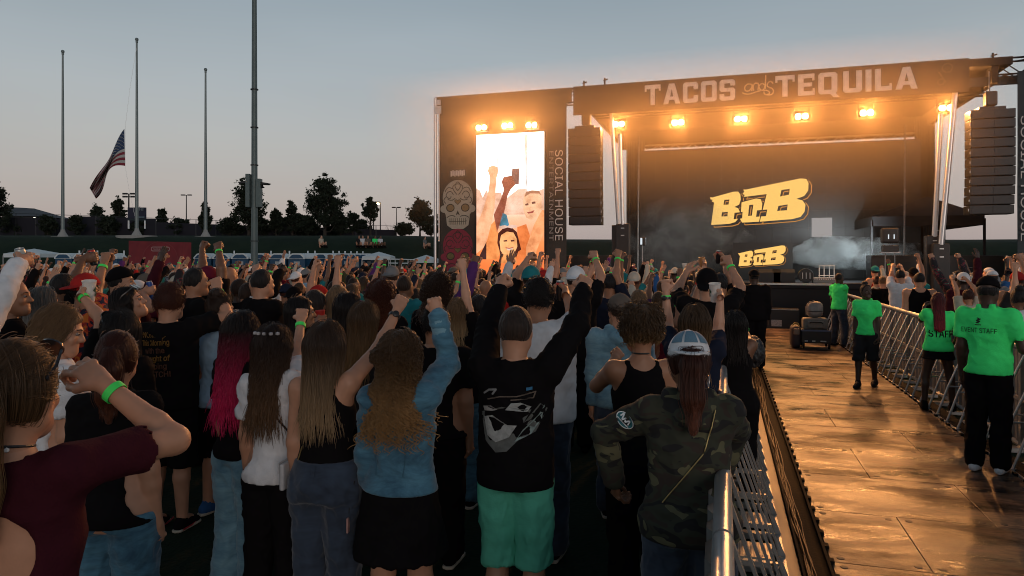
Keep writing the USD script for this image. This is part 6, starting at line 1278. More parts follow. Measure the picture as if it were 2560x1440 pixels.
# -- second row
p = person('shorts', 1290, 828, 3.62, 2, 'man in a black printed sweatshirt and mint green shorts raising both fists', sex='m', b=0.98, tone='light', hair=('fade', 'brown', .06), top=('long', 'black'), bot=('shorts', 'mint'), R=(1442, 815, 1463, 706), L=(1222, 815, 1252, 703), bands=(1,), watch=(-1,), shoe='charcoal', nstr=900)
PS = p
gr = [('graphic_body', Polygon([(-.17, .02), (-.05, .06), (.10, .05), (.06, -.02), (.14, .08), (.17, .05), (.12, -.06), (.04, -.10), (-.02, -.16), (-.08, -.17), (-.14, -.12)]), (.09, .095, .09)), ('graphic_pale', Polygon([(-.15, .0), (-.10, .015), (-.02, -.03), (.03, -.03), (-.01, -.09), (-.08, -.12), (-.13, -.09)]), (.30, .31, .30)), ('graphic_pale', Polygon([(-.03, .045), (.08, .04), (.10, .065), (.05, .085), (.0, .08)]), (.32, .33, .32)), ('graphic_pale', Polygon([(.02, -.11), (.06, -.05), (.13, .02), (.16, .07), (.145, .0), (.10, -.07)]), (.20, .26, .25)),
      ('graphic_pale', Polygon([(-.16, .05), (-.11, .06), (-.07, .045), (-.10, .035), (-.15, .03)]), (.30, .28, .26)), ('graphic_blue', Polygon([(.075, .145), (.105, .15), (.105, .165), (.075, .16)]), (.02, .12, .24)), ('graphic_line', LineString([(-.13, .09), (-.06, .11), (.03, .115), (.12, .14), (.11, .11), (.0, .095)]).buffer(.003), (.12, .09, .07)), ('graphic_line', LineString([(-.15, .12), (-.12, .14), (-.08, .145), (-.10, .12)]).buffer(.005), (.22, .22, .22))]
for i, (nm, poly, c) in enumerate(gr): print_on(p, nm, shape_at(poly, .01, .69 * p.H), mat(f'print_{nm}_{int(c[0] * 100)}_{i}', c, .8, var=.35, scale=30), pad=.006 + .0015 * (i > 0))
p = person('ombre', 815, 868, 3.6, 4, 'woman with long straight highlighted hair in a black tank top, gold chain strap', sex='f', b=0.94, tone='light', hair=('long', 'ombre', .34), top=('tank', 'black'), bot=('pants', 'darkdenim'), R=(947, 872, 1004, 752), watch=(1,), nstr=2000)
strap(p, [(.06, 1.44), (.0, 1.30), (-.10, 1.08), (-.15, .92)], .0032, 'chain_strap', mat('gold_chain', (.45, .33, .14), .35, .8))
t = thing('shoulder_bag', 'small pale grey bag at the hip of the woman in the black tank top', 'bag', p.loc + p.Rz @ np.array((-.215, -.02, .95)), .1); obj('body', rbox((-.014, -.055, -.09), (.014, .055, .05), .012), mat('pale_leather', (.40, .40, .41), .5), t, smooth=40); obj('flap', rbox((-.019, -.055, .0), (-.013, .055, .055), .003), mat('pale_leather', (.40, .40, .41)), t, smooth=40)
print_on(p, 'belt_loop', shape_at(sbox(-.012, -.03, .012, .03), -.0, .575 * p.H), cloth('darkdenim'), p.pants, pad=.008)
p = person('denim', 1002, 895, 3.45, 0, 'woman with curly hair in a blue denim jacket and black skirt raising her right fist', sex='f', b=1.05, tone='light', hair=('curly', 'honey', .30), top=('denim', 'denim'), bot=('skirt', 'black', .36), R=(1122, 905, 1086, 752), nstr=1700)
sh, e_, w_ = p.armj[1][:3]; u_ = (w_ - e_) / np.linalg.norm(w_ - e_); obj('rolled_cuff', lathe([(.043, -.05), (.049, -.045), (.050, .03), (.045, .04), (.043, -.05)], 20, w_ - u_ * .06, u_), cloth('paledenim'), p.t, smooth=40)
seamm = mat('denim_seam', (.035, .10, .15), .9); yk = [(-.19, .80), (-.08, .765), (.08, .765), (.19, .80)]
strap(p, [(x * 1.0, z * p.H) for x, z in yk], .0022, 'yoke_seam', seamm); strap(p, [(-.09, .76 * p.H), (-.07, .60 * p.H)], .002, 'seam', seamm); strap(p, [(.09, .76 * p.H), (.07, .60 * p.H)], .002, 'seam', seamm)
t = thing('wristlet', 'slim pink edged wristlet hanging by the hip of the woman in the denim jacket', 'purse', p.loc + p.Rz @ np.array((-.27, -.04, .74)), .2); obj('body', rbox((-.005, -.02, -.055), (.005, .02, .02), .004), mat('dusty_pink', (.36, .20, .18), .5), t, smooth=40); obj('loop', MB().sweep([(0, 0, .02), (.01, .01, .12), (.03, .01, .2)], .003, 5), black, t)
p = person('whitetee', 685, 868, 3.85, 6, 'woman with long dark hair and hair clips in a white tee raising her right fist', sex='f', b=0.86, tone='light', hair=('wavy', 'darkombre', .36), top=('tee', 'white'), bot=('pants', 'black'), R=(742, 892, 755, 782), bands=(1,), nstr=1700, hyaw=-.1)
strap(p, [(-.03, 1.42), (.06, 1.22), (.15, 1.06)], .006, 'bag_strap', black)
m = MB()
for a in np.linspace(-.9, .9, 5): m.add(lathe([(0, -.01), (.011, -.006), (.011, .006), (0, .01)], 8, p.HC + np.array((.085 * math.sin(a), -.05 - .06 * math.cos(a), .085))))
obj('hair_clips', m, mat('pearl_clip', (.30, .29, .30), .3), p.t, kind='stuff')
p = person('bandana', 1600, 828, 4.0, 22, 'woman with curly updo and orange bandana in a black tank top', sex='f', b=1.0, tone='tan', hair=('updo', 'honey', .1), top=('tank', 'black'), bot=('pants', 'black'), L=(1494, 962, 1545, 885, dict(kind='fist', palm=(0, 1, 0))), face=True, hyaw=.25, nstr=900, hvol=1.12)
m = lathe([(1.0, -.016), (1.04, -.012), (1.04, .012), (1.0, .016), (.96, 0), (1.0, -.016)], 28); v = m[0] * (.088, .106, 1) ; v[:, 2] += v[:, 1] * .42 + .028; v[:, 1] -= .012
o = obj('bandana', (v, m[1]), mat('bandana_orange', (.55, .055, .025), .8, var=.5, scale=45), p.t, smooth=True); UsdGeom.Xformable(o).AddTransformOp().Set(Gf.Matrix4d(*p.HM.T.ravel().tolist()))
obj('choker', sweepm([p.HC + (.050 * math.cos(a), -.028 + .052 * math.sin(a), -.12) for a in np.linspace(0, 6.283, 24)], .005, 6), blackp, p.t)
person('pinkhair', 606, 832, 4.2, -10, 'woman with long dark hair dyed pink at the ends in a dark tee and jeans', sex='f', b=0.86, tone='light', hair=('wavy', 'pink', .42), top=('tee', 'black'), bot=('baggy', 'paledenim'), nstr=1500)
person('cuparm', 294, 830, 4.2, 22, 'woman with sunglasses on dark hair holding a printed cup up in her left hand', sex='f', b=0.9, tone='light', hair=('long', 'black', .30), top=('tee', 'black'), bot=('pants', 'black'), L=(255, 800, 190, 722, grip(('cup', 'white paper cup with a dark leaf print held up at the left'), (-.35, .9, .2), (.9, .35, 0))), bands=(-1,), face=True, hyaw=.9); glasses_up(PEOPLE['cuparm'])
p = person('wokeup', 425, 752, 5.3, 6, 'man with short reddish hair in a black tee with yellow handwriting, raising his right fist', sex='m', b=1.08, tone='light', hair=('short', 'auburn', .08), top=('tee', 'black'), bot=('shorts', 'black'), R=(567, 792, 540, 706), bands=(1,), shoe='black', nstr=1300, hvol=1.35, Hfix=1.86)
yl = mat('yellow_print', (.34, .17, .03), .8, var=.3, scale=30); ol = mat('rust_print', (.16, .06, .03), .8)
for i, (tx, w, dx, m_) in enumerate((('Woke up', .215, -.005, yl), ('This Morning', .24, .01, yl), ('with the', .17, .01, ol), ('Thought of', .235, .015, yl), ('Robbing', .19, .02, ol), ('a BITCH!', .21, .035, ol))): print_on(p, 'handwriting', text_at(tx, dx - .03, .79 * p.H - .058 * i, w, .040, .06), m_, pad=.006)
sh_ = cloth('red')
for sx in (-1, 1): an = p.legsj[sx][2]; obj('shoe_stripe', MB().sweep([(an[0] + .045, -.05, .02), (an[0] + .046, .05, .022), (an[0] + .03, .14, .03)], .006, 5), mat('shoe_red', (.40, .02, .03), .6), p.t)
# -- third row and the middle of the crowd
person('greyhair', 108, 760, 5.6, -12, 'woman with full grey hair in a grey patterned top', sex='f', tone='fair', hair=('bob', 'grey', .17), top=('tee', 'plaid'), bot=('pants', 'black'), hvol=1.35)
p = person('vc', 30, 742, 5.0, -30, 'person with reddish hair in a black jacket with white letters VC on the shoulder', sex='f', tone='tan', hair=('bun', 'auburn', .1), top=('long', 'black'), bot=('pants', 'black'), face=True, hyaw=-.5)
print_on(p, 'lettering', text_at('VC', -.03, .70 * p.H, .09, .045), white)
person('canarm', -95, 772, 4.25, -10, 'person in a white sweatshirt at the left edge holding up a pale drink can', sex='m', tone='light', hair=('short', 'brown', .06), top=('long', 'white'), bot=('pants', 'denim'), R=(5, 740, 55, 640, grip(('whitecan', 'pale drink can held up at the left edge'), (-.3, .9, .3), (-.9, -.3, 0))), bands=(1,))
person('sunglass', 322, 758, 5.5, -60, 'woman in profile with sunglasses on her dark hair, looking up to the right', sex='f', tone='light', hair=('long', 'black', .22), top=('tee', 'black'), bot=('pants', 'black'), face=True, hpitch=.35); glasses_up(PEOPLE['sunglass'])
person('blackcap', 302, 697, 6.9, -55, 'man in a backward black cap and black tee, looking right', sex='m', tone='light', hair=('short', 'black', .05), hats=('back', 'black'), top=('tee', 'black'), bot=('pants', 'denim'), R=(375, 770, 352, 722, grip(('bluecan', 'tall blue can with a red top held up by the man in the black cap'), (-.2, .9, .2), (-.9, -.3, 0), )), face=True)
person('flame', 215, 726, 6.0, -8, 'person in a red cap and red flame pattern shirt with one arm raised', sex='m', tone='tan', hair=('short', 'black', .05), hats=('back', 'red'), top=('tee', 'flame'), bot=('pants', 'black'), R=(240, 730, 264, 642, dict(kind='grip')), bands=(1,))
person('darkcan', 160, 722, 6.2, -10, 'dark skinned person in a black tee holding a dark can high', sex='m', tone='brown', hair=('fade', 'black', .05), top=('tee', 'black'), bot=('pants', 'black'), R=(185, 705, 212, 635, grip(('can', 'dark drink can held high above the crowd on the left'), (.5, .8, .2), (-.8, .5, 0))))
person('profile', 490, 692, 7.0, -35, 'man with short dark hair in a black tee behind the yellow lettered shirt', sex='m', tone='tan', hair=('short', 'black', .05), top=('tee', 'black'), bot=('pants', 'black'), face=True)
person('glovearm', 520, 700, 7.4, 0, 'person in black wearing a dark glove on a fist raised high', sex='m', tone='brown', hair=('short', 'black', .05), hats=('back', 'wine'), top=('tee', 'black'), bot=('pants', 'black'), L=(512, 660, 505, 615), R=(553, 668, 545, 614), bands=(1,))
person('bald', 575, 692, 9.6, -10, 'bald man in a dark shirt left of the light mast', sex='m', tone='tan', hair=('bald', 'black', 0), top=('tee', 'charcoal'), bot=('pants', 'black'))
person('jersey', 622, 738, 7.2, -5, 'person in a white printed jersey with one arm bent up beside the bald man', sex='m', tone='light', hair=('short', 'brown', .05), top=('tee', 'jersey'), bot=('shorts', 'charcoal'), R=(633, 706, 640, 668))
person('fade', 656, 708, 6.9, -20, 'man with a faded haircut in a black tee holding a dark lettered can', sex='m', b=1.15, tone='light', hair=('fade', 'black', .05), top=('tee', 'black'), bot=('pants', 'black'), R=(652, 795, 680, 762, grip(('can', 'dark can with white letters beside the black haired woman', 'CROWN'), (.1, .95, .1), (-.9, .1, 0), )), watch=(1,))
person('bluetee', 552, 776, 5.6, -12, 'person in a pale blue tee with a pink shoulder, next to the yellow lettered shirt', sex='f', b=1.1, tone='light', hair=('bun', 'brown', .1), top=('tee', 'lightblue'), bot=('shorts', 'black'), shoe='blue')
person('glassesblack', 752, 782, 5.5, -25, 'woman with black hair and glasses behind the white tee woman', sex='f', tone='tan', hair=('long', 'black', .24), top=('tee', 'black'), bot=('pants', 'black'), R=(800, 830, 790, 795, grip(('redcup', 'bright red cup held in the middle of the crowd'), (0, 1, .1), (-1, 0, 0))), face=True, hyaw=-.4)
person('floral', 788, 760, 6.3, -6, 'woman with highlighted long hair in a dark floral top', sex='f', tone='light', hair=('long', 'darkombre', .30), top=('tee', 'floral'), bot=('pants', 'black'))
person('blond2', 845, 748, 6.4, -6, 'woman with long ash blond hair among the dark heads', sex='f', tone='fair', hair=('wavy', 'blond', .30), top=('tee', 'black'), bot=('pants', 'denim'))
person('darkglasses', 872, 772, 5.6, -30, 'woman with long black hair and glasses in a black top', sex='f', b=0.9, tone='light', hair=('long', 'black', .34), top=('tank', 'black'), bot=('pants', 'black'), face=True)
person('greytee', 912, 800, 4.95, -6, 'woman with long brown hair in a charcoal tee between the raised arms', sex='f', b=0.9, tone='light', hair=('long', 'honey', .34), top=('tee', 'charcoal'), bot=('pants', 'black'), nstr=1000)
person('auburn', 955, 742, 6.0, 0, 'woman with voluminous auburn hair in a black top', sex='f', tone='light', hair=('curly', 'auburn', .22), top=('tee', 'black'), bot=('pants', 'black'))
person('greycap', 980, 692, 9.4, 0, 'man in a backward grey cap and black shirt in the middle of the crowd', sex='m', tone='light', hair=('short', 'brown', .05), hats=('back', 'grey'), top=('tee', 'black'), bot=('pants', 'black'))
person('curlydark', 1097, 728, 6.2, 0, 'person with big curly brown hair in a black tee', sex='f', b=1.1, tone='tan', hair=('curly', 'brown', .16), top=('tee', 'black'), bot=('pants', 'black'), hvol=1.15)
person('bigblack', 1090, 800, 4.7, 2, 'broad person in a plain black tee behind the denim sleeve', sex='m', b=1.15, tone='tan', hair=('short', 'black', .06), top=('tee', 'black'), bot=('pants', 'black'), Hfix=1.74)
person('blondbob', 1150, 782, 5.8, 0, 'person with a smooth blond bob in front of a dark haired neighbour', sex='f', tone='fair', hair=('bob', 'blond', .22), top=('tee', 'black'), bot=('pants', 'denim'), R=(1158, 720, 1155, 655))
person('browneck', 1200, 772, 6.0, -10, 'man with a black buzz cut in a checked grey shirt', sex='m', tone='tan', hair=('fade', 'black', .05), top=('tee', 'plaid'), bot=('pants', 'denim'))
person('tealcap', 1328, 688, 7.8, 0, 'man in a backward turquoise cap and black shirt', sex='m', b=1.1, tone='light', hair=('short', 'brown', .05), hats=('back', 'teal'), top=('tee', 'black'), bot=('pants', 'black'), L=(1292, 690, 1325, 638, dict(kind='grip')))
person('mantee', 1347, 748, 4.8, -2, 'heavy set man with short black hair in a white tee', sex='m', b=1.25, tone='tan', hair=('short', 'black', .06), top=('tee', 'white'), bot=('pants', 'darkdenim'), R=(1440, 800, 1408, 718, grip(('can', 'dark can with a red rim held by the man in the white tee'), (-.2, .9, .2), (-.9, -.2, 0))), hvol=1.25)
person('whitesnap', 1440, 700, 7.4, 0, 'person in a white snapback cap with an arm raised right of the turquoise cap', sex='m', tone='light', hair=('short', 'brown', .05), hats=('back', 'white'), top=('tee', 'black'), bot=('pants', 'black'), R=(1502, 690, 1485, 635), bands=(1,))
person('tallarm', 1525, 712, 8.2, 0, 'person in dark clothes with a long tanned arm raised below the left blinder', sex='m', tone='tan', hair=('short', 'black', .05), top=('tee', 'navy'), bot=('pants', 'black'), R=(1540, 690, 1546, 632), bands=(1,))
person('taupecap', 1548, 776, 5.6, 14, 'person in a taupe cap and blue denim hooded shirt', sex='m', tone='light', hair=('short', 'brown', .05), hats=('back', 'taupe'), top=('hood', 'paledenim'), bot=('pants', 'darkdenim'), hyaw=.5)
person('armsup', 1737, 808, 4.8, 0, 'woman with long brown hair in a navy top raising both fists', sex='f', b=1.0, tone='fair', hair=('long', 'honey', .30), top=('croptee', 'navy'), bot=('pants', 'black'), L=(1670, 820, 1664, 706), R=(1796, 830, 1803, 712, grip(('cup', 'white paper cup in the right hand of the woman with both arms up'), (0, 1, .2), PR)), bands=(-1,), watch=(-1,), nstr=1000)
person('flatcap', 1768, 700, 6.6, -5, 'man in a black cap tipped back with both hands raised', sex='m', b=1.1, tone='light', hair=('short', 'brown', .05), hats=('back', 'black'), top=('tee', 'black'), bot=('pants', 'black'), L=(1690, 730, 1720, 672, dict(kind='open')), R=(1850, 720, 1818, 648, dict(kind='grip')), bands=(1,), hpitch=.35)
person('phonecan', 1800, 712, 8.0, 0, 'person behind the black cap lifting a dark can', sex='m', tone='tan', hair=('short', 'black', .05), top=('tee', 'black'), bot=('pants', 'black'), R=(1822, 690, 1806, 636, grip(('can', 'dark can held up beside the large logo'), (-.2, .9, .2), (-.9, -.2, 0))))
person('watcher', 1838, 812, 5.9, 10, 'dark haired woman with a phone by the left barricade', sex='f', tone='brown', hair=('long', 'black', .25), top=('tank', 'black'), bot=('pants', 'black'), R=(1868, 850, 1862, 812, grip(('phone', 'dark phone held over the left barricade'), (0, 1, .2), (-1, 0, 0))), bands=(1,))
person('guard', 1885, 692, 12.6, 5, 'security person all in black standing at the end of the left barricade', sex='m', b=1.15, tone='dark', hair=('short', 'black', .05), hats=('back', 'black'), top=('long', 'black'), bot=('pants', 'black'), base=FLOOR)
t = thing('black_sack', 'shiny black sack hanging over the left barricade', 'bag', tuple(cw(1880, 880, 7.85))); obj('body', folds(meshkit.arrays(trimesh.creation.icosphere(4, 1.0))[:2], .18, (3, 3, 2), 5), blackp, t, smooth=True); UsdGeom.Xformable(t).AddScaleOp().Set(Gf.Vec3f(.13, .18, .17))
obj('strap', MB().sweep([(-.9, 0, .5), (-.7, 0, 1.05), (-.2, 0, .9)], .06, 6), black, t, smooth=True)
# -- staff on the walkway
neon = dict(top=('polo', 'neon'))
person('staff_far', 2098, 700, 15.8, -55, 'staff member in a neon green polo and jeans at the right barricade near the stage', sex='m', tone='dark', hair=('fade', 'black', .05), bot=('pants', 'darkdenim'), base=FLOOR, R=(2110, 735, 2128, 745, dict(kind='loose', palm=(0, 0, -1))), b=1.0, shoe='charcoal', Hfix=1.66, legs='wide', **neon)
person('staff_walk', 2166, 741, 10.8, 158, 'staff woman in a neon green polo and dark shorts walking down the walkway', sex='f', b=.98, tone='dark', hair=('bun', 'black', .1), bot=('shorts', 'charcoal'), base=FLOOR, face=True, hyaw=.75, legs='walk', shoe='charcoal', Hfix=1.60, **neon)
p = person('staff_red', 2345, 752, 9.15, -6, 'staff woman with long red hair in a neon green tee and black skirt', sex='f', b=.98, tone='dark', hair=('long', 'red', .48), top=('tee', 'neon'), bot=('skirt', 'black', .44), base=FLOOR, L=(2303, 800, 2312, 762, dict(kind='loose', palm=(1, .3, 0))), R=(2405, 845, 2378, 868, dict(kind='loose')), shoe='black', legs='wide', nstr=1200)
print_on(p, 'lettering', text_at('STAFF', .02, .625 * p.H, .28, .085), black, pad=.008)
p = person('staff_big', 2470, 724, 6.5, -32, 'tall man in a neon green polo reading EVENT STAFF with black trousers and white shoes', sex='m', b=0.95, tone='dark', hair=('fade', 'black', .06), hats=('cap', 'black'), bot=('pants', 'black'), base=FLOOR, R=(2562, 880, 2595, 850, dict(kind='loose')), shoe='white', Hfix=1.83, **neon)
print_on(p, 'lettering', text_at('EVENT STAFF', -.045, .715 * p.H, .29, .044, bold=False), black, pad=.008)
em = unary_union([Point(0, .05).buffer(.012), LineString([(0, .05), (0, .0)]).buffer(.006), LineString([(-.012, .02), (.014, .035)]).buffer(.006), LineString([(-.014, .0), (.012, .014)]).buffer(.006), sbox(-.026, -.022, .026, -.014)])
print_on(p, 'emblem', shape_at(em, -.045, .765 * p.H, 1.0, .01), black, pad=.008)
# -- behind the right barricade
RB = 'crowd behind the right barricade'
person('tanktop', 2298, 700, 12.3, 0, 'broad man with short black hair in a black tank top behind the right barricade', sex='m', b=1.18, tone='light', hair=('short', 'black', .06), top=('tank', 'black'), bot=('shorts', 'charcoal'))
person('phoneboy', 2250, 690, 14.2, 0, 'person in a white tee reaching up left of the black tank top', sex='m', tone='light', hair=('short', 'black', .05), top=('tee', 'white'), bot=('pants', 'black'), R=(2262, 690, 2252, 664), L=(2228, 688, 2232, 662))
person('redhat', 2207, 705, 14.8, 0, 'blond child sized person behind the right barricade near the walking staff woman', sex='m', tone='fair', hair=('short', 'blond', .05), top=('tee', 'black'), bot=('pants', 'black'))
person('filmer', 2420, 742, 10.6, 8, 'woman in a cream top filming with a phone above the red haired staff woman', sex='f', tone='light', hair=('short', 'auburn', .08), top=('tee', 'cream'), bot=('pants', 'denim'), L=(2390, 715, 2378, 690, grip(('phone', 'phone held up sideways above the red haired staff woman', 'pale'), (0, 1, .4), (1, 0, 0))), R=(2440, 715, 2412, 694))
person('capwhite', 2480, 695, 12.5, 0, 'person in a white cap behind the tall staff man', sex='m', tone='light', hair=('short', 'brown', .05), hats=('cap', 'white'), top=('tee', 'grey'), bot=('pants', 'black'))
person('edgefist', 2545, 735, 9.6, 0, 'person at the right edge with one pale fist raised', sex='m', tone='fair', hair=('short', 'brown', .05), top=('tee', 'charcoal'), bot=('pants', 'black'), L=(2548, 700, 2538, 658))
person('edgehead', 2545, 748, 8.6, 0, 'dark haired person in a white tee right of the tall staff man', sex='f', tone='brown', hair=('bun', 'black', .1), top=('tee', 'white'), bot=('pants', 'black'))
# -- children of the hill: a few people sitting on the grass
for k, (px, colr, tone, lab) in enumerate(((898, 'charcoal', 'tan', 'person in dark clothes sitting on the far grass bank, leftmost of the group'), (907, 'white', 'light', 'person in white sitting on the far grass bank'), (920, 'taupe', 'light', 'person in a tan top sitting on the far grass bank'), (938, 'neon', 'brown', 'person in neon green sitting on the far grass bank'), (951, 'white', 'brown', 'person in white with a dark strap sitting on the far grass bank, rightmost'), (803, 'cream', 'fair', 'person in pale clothes sitting under the biggest tree'), (1062, 'grey', 'fair', 'person in grey sitting low on the bank near the stage wing'))):
    q = cw(px, {803: 584, 1062: 617}.get(px, 594), 56.0); gz = float(ground_z(q[0], q[1])); pp = Person(H=1.7, h=.03, detail=0, tone=tone, top=('tee', colr), bot=('pants', 'black'), legs='sit', seed=k, hair=('short', 'brown', .05)); t = thing('person', lab, 'person', (q[0], q[1], gz), math.radians(200 + 12 * k)); pp.emit(t)
# ------------------------------------------------------------------ the packed crowd: a few dozen outfits and poses, each person placed on its own
cr = np.random.default_rng(11)
kinds = []
TOPS = ['black', 'black', 'black', 'charcoal', 'navy', 'white', 'grey', 'red', 'teal', 'maroon', 'olive', 'plaid', 'lightblue', 'cream', 'jersey', 'purple', 'blue', 'floral', 'wine', 'black', 'white']
for k in range(54):
    sex = 'f' if k % 2 else 'm'; tone = ['light', 'tan', 'light', 'brown', 'fair', 'tan', 'dark'][k % 7]; top = TOPS[(k * 5) % len(TOPS)]; hat = None
    if sex == 'm' and k % 3 != 1: hat = (['back', 'cap', 'back'][k % 3], ['white', 'black', 'grey', 'cream', 'navy', 'red', 'taupe', 'teal'][(k // 2) % 8])
    hs = (['short', 'fade', 'short', 'bald'][(k // 2) % 4], ['black', 'brown', 'auburn'][k % 3], .06) if sex == 'm' else (['long', 'wavy', 'pony', 'bob', 'curly', 'bun'][(k // 2) % 6], ['brown', 'black', 'honey', 'blond', 'darkombre', 'auburn', 'ombre'][(k * 3) % 7], [.3, .32, .26, .2, .24, .1][(k // 2) % 6])
    if hat: hs = ('short', hs[1], .05)
    pose = ['fist', 'low', 'left fist', 'both', 'none', 'cup', 'low', 'fist', 'phone', 'wave', 'none', 'fist', 'left fist'][k % 13]
    kinds.append((sex, tone, top, hat, hs, pose))
WORDS = {'plaid': 'grey checked', 'floral': 'dark floral', 'jersey': 'white printed', 'cream': 'cream', 'lightblue': 'pale blue', 'wine': 'dark red'}
def crowd_words(kd):
    sex, tone, top, hat, hs, pose = kd
    w = 'person in ' + WORDS.get(top, top) + ' top'
    w += (', ' + {'back': 'backward ', 'cap': ''}[hat[0]] + hat[1] + ' cap') if hat else (', bald head' if hs[0] == 'bald' else ', ' + {'short': 'short', 'fade': 'cropped', 'long': 'long', 'wavy': 'long wavy', 'pony': 'ponytailed', 'bald': 'bald', 'bob': 'bobbed', 'curly': 'curly', 'bun': 'tied up'}[hs[0]] + ' ' + {'honey': 'light brown', 'darkombre': 'streaked', 'ombre': 'streaked blond'}.get(hs[1], hs[1]) + ' hair')
    return w + {'fist': ', right fist up', 'left fist': ', left fist up', 'both': ', both fists up', 'cup': ', cup raised', 'low': ', fist bent up', 'phone': ', phone raised', 'none': ', arms down', 'wave': ', open hand up'}[pose]
def crowd_person(kd, k):
    sex, tone, top, hat, hs, pose = kd; H = 1.66 if sex == 'f' else 1.78; S = H / 1.75; r = np.random.default_rng(100 + k); x = lambda a, b: r.uniform(a, b); arms = {}
    if pose in ('fist', 'both'): arms['R'] = {'to': (x(.16, .36) * S, x(.12, .34), x(2.0, 2.2) * S)}
    if pose in ('left fist', 'both'): arms['L'] = {'to': (-x(.16, .36) * S, x(.12, .34), x(1.98, 2.18) * S)}
    if pose == 'cup': arms['R'] = {'to': (.28 * S, .30, 2.0 * S), 'kind': 'grip', 'hd': (-.1, 1, .2), 'palm': (-1, 0, 0)}
    if pose == 'phone': arms['R'] = {'to': (.16 * S, .40, 1.86 * S), 'kind': 'grip', 'hd': (-.2, 1, .5), 'palm': (-1, 0, 0)}
    if pose == 'wave': arms['R'] = {'to': (x(.2, .4) * S, x(.1, .3), x(1.95, 2.15) * S), 'kind': 'open'}
    if pose == 'low': arms['R'] = {'to': (.34 * S, .22, 1.66 * S)}
    p = Person(H=H, sex=sex, b=r.choice([.95, 1.0, 1.08, 1.2]), tone=tone, hair=hs, hats=hat, top=(['tee', 'tee', 'tank', 'tee', 'long', 'hood'][k % 6] if sex == 'f' or k % 4 else 'long' if k % 8 == 0 else 'tee', top), bot=(['pants', 'shorts', 'pants'][k % 3], ['darkdenim', 'black', 'charcoal', 'denim'][k % 4]), arms=arms, bands=(1,) if k % 2 and pose not in ('left fist', 'none') else ((-1,) if pose == 'left fist' and k % 3 else ()), h=.0225, detail=0, seed=k * 7, hyaw=r.uniform(-.35, .35), hpitch=r.uniform(0, .2))
    return p
def zone(px):
    for a, w in ((110, 'by the left edge'), (320, 'left of red banner'), (480, 'below red banner'), (640, 'below toilets left of mast'), (800, 'below toilets right of mast'), (960, 'below biggest tree'), (1085, 'left of stage wing'), (1190, 'below skull banner'), (1360, 'below video screen'), (1505, 'below left line array'), (1620, 'below left roof posts'), (1760, 'left of large logo'), (1900, 'below small logo')):
        if px < a: return w
    return 'behind right barricade'
def project(x, y): X, d = CY * x + SY * y, -SY * x + CY * y; return 1280 + FPX * X / d, d
cand = []
def fill(d0, d1, sp):
    for gy_ in np.arange(3.0, 36.0, sp):
        for gx_ in np.arange(-34.0, 14.0, sp):
            x, y = gx_ + cr.uniform(-.3, .3) * sp, gy_ + cr.uniform(-.3, .3) * sp; px, d = project(x, y)
            if not (d0 <= d < d1) or px < -70 or px > 2640: continue
            if not (x < -.45 or (x > 3.5 and y > 4.5)): continue
            if y > 20.0 and x > -9.9: continue
            if x > 9.5 or d > 34 or (x > 3 and y > 20): continue
            if x > 3 and d < 6.6: continue
            if any((x - a) ** 2 + (y - b_) ** 2 < (.30 + c_) ** 2 for a, b_, c_ in TAKEN): continue
            if x < -.3 and d < 7.2 and True: continue
            cand.append((d, x, y, px)); TAKEN.append((x, y, .2))
fill(7.2, 12.0, .74); fill(12.0, 19.0, .92); fill(19.0, 27.0, .85)
cand.sort(); LIM = max(0, 298 - len(PEOPLE) - 7)
near, far = cand[:LIM], cand[LIM:]
made, used_lab, protos = {}, {}, []
order = cr.permutation(len(kinds))
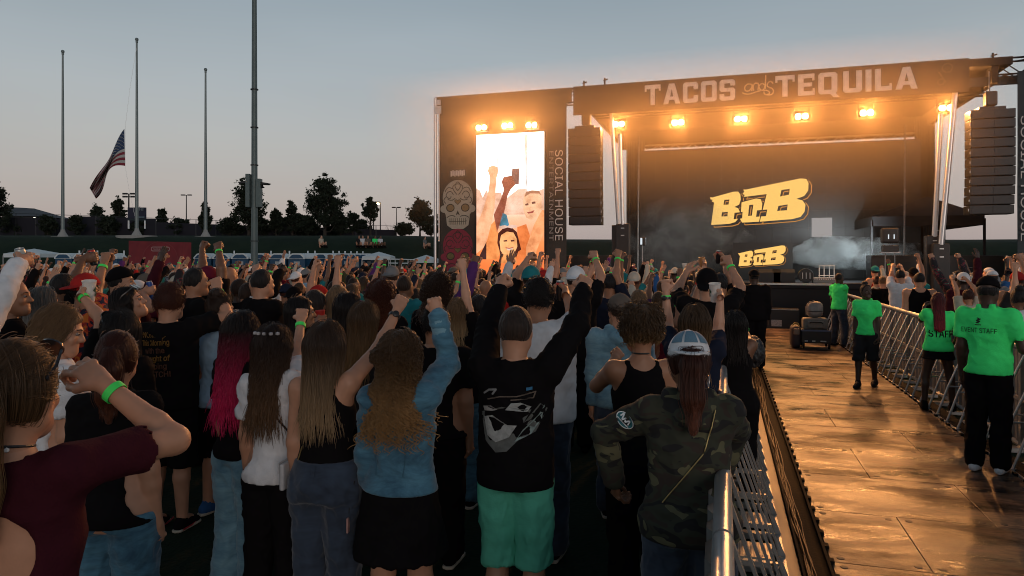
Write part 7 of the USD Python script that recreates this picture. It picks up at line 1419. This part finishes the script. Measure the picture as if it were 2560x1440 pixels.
for i, (d, x, y, px) in enumerate(near):
    yaw = math.atan2(-(2.0 - x), 24.0 - y) + cr.normal(0, .16); zn = zone(px) if x < 3 else 'behind right barricade'
    for j in range(len(kinds)):
        k = int(order[(i + j) % len(kinds)]); kd = kinds[k]; lab = crowd_words(kd) + ' ' + zn
        if lab not in used_lab and (x < 3 or kd[0] == 'm' or j > 6): break
    used_lab[lab] = 1
    if len(lab.split()) > 16: lab = lab.replace('person in ', '')
    sc = cr.uniform(.95, 1.05); loc = (x, y, 0)
    if k not in made:
        p = crowd_person(kd, k); t = thing('person', lab, 'person', loc, yaw, None, scale=sc); p.emit(t); made[k] = (t, p)
    else: t = dup(made[k][0], 'person', lab, 'person', loc, yaw, None, sc)
    p = made[k][1]
    tag(t, group='people packed in the crowd ' + zn)
    if kd[5] in ('cup', 'phone'):
        w, hd, pl, xa = p.hands[1]; c, s_ = math.cos(yaw), math.sin(yaw); Rz = np.array([(c, -s_, 0), (s_, c, 0), (0, 0, 1.0)]); cwd = crowd_words(kd).rsplit(',', 1)[0].replace('person in ', '') + ' person '
        it = 'phone' if kd[5] == 'phone' else ['cup', 'can', 'whitecan', 'clearcup'][i % 4]
        put(it, np.array(loc) + Rz @ (w + pl * .04) * sc, Rz @ xa, {'phone': 'phone', 'cup': 'white cup', 'can': 'dark can', 'whitecan': 'pale can', 'clearcup': 'amber drink'}[it] + ' raised by ' + cwd + zn, Rz @ -pl)
# the farthest rows read as one mass
if far:
    pi = UsdGeom.PointInstancer.Define(stage, '/World/crowd'); tag(pi, 'farthest rows of the packed crowd in front of the stage and the toilets', 'crowd', kind='stuff')
    ks = [k for k in made if kinds[k][5] in ('none', 'low', 'phone')][:13] + [k for k in made if kinds[k][5] not in ('none', 'low', 'phone')][:13]; quiet = sum(kinds[k][5] in ('none', 'low', 'phone') for k in ks); idx, pos, ori, scl = [], [], [], []
    for j, k in enumerate(ks):
        x = UsdGeom.Xform.Define(stage, f'/World/crowd/crowd_member_{j:03d}' if j else '/World/crowd/crowd_member'); made[k][1].emit(x); pi.CreatePrototypesRel().AddTarget(x.GetPath())
    for i, (d, x, y, px) in enumerate(far):
        yaw = math.atan2(-(2.0 - x), 24.0 - y) + cr.normal(0, .16); idx.append(int(cr.integers(0, quiet)) if px < 1060 and cr.random() < .72 else int(cr.integers(0, len(ks)))); pos.append((x, y, 0)); ori.append(Gf.Quath(math.cos(yaw / 2), 0, 0, math.sin(yaw / 2))); scl.append((cr.uniform(.95, 1.06),) * 3)
    pi.CreateProtoIndicesAttr(idx); pi.CreatePositionsAttr([Gf.Vec3f(*map(float, p_)) for p_ in pos]); pi.CreateOrientationsAttr(ori); pi.CreateScalesAttr([Gf.Vec3f(*map(float, q)) for q in scl])
print('people', len(PEOPLE), 'near', len(near), 'far', len(far))
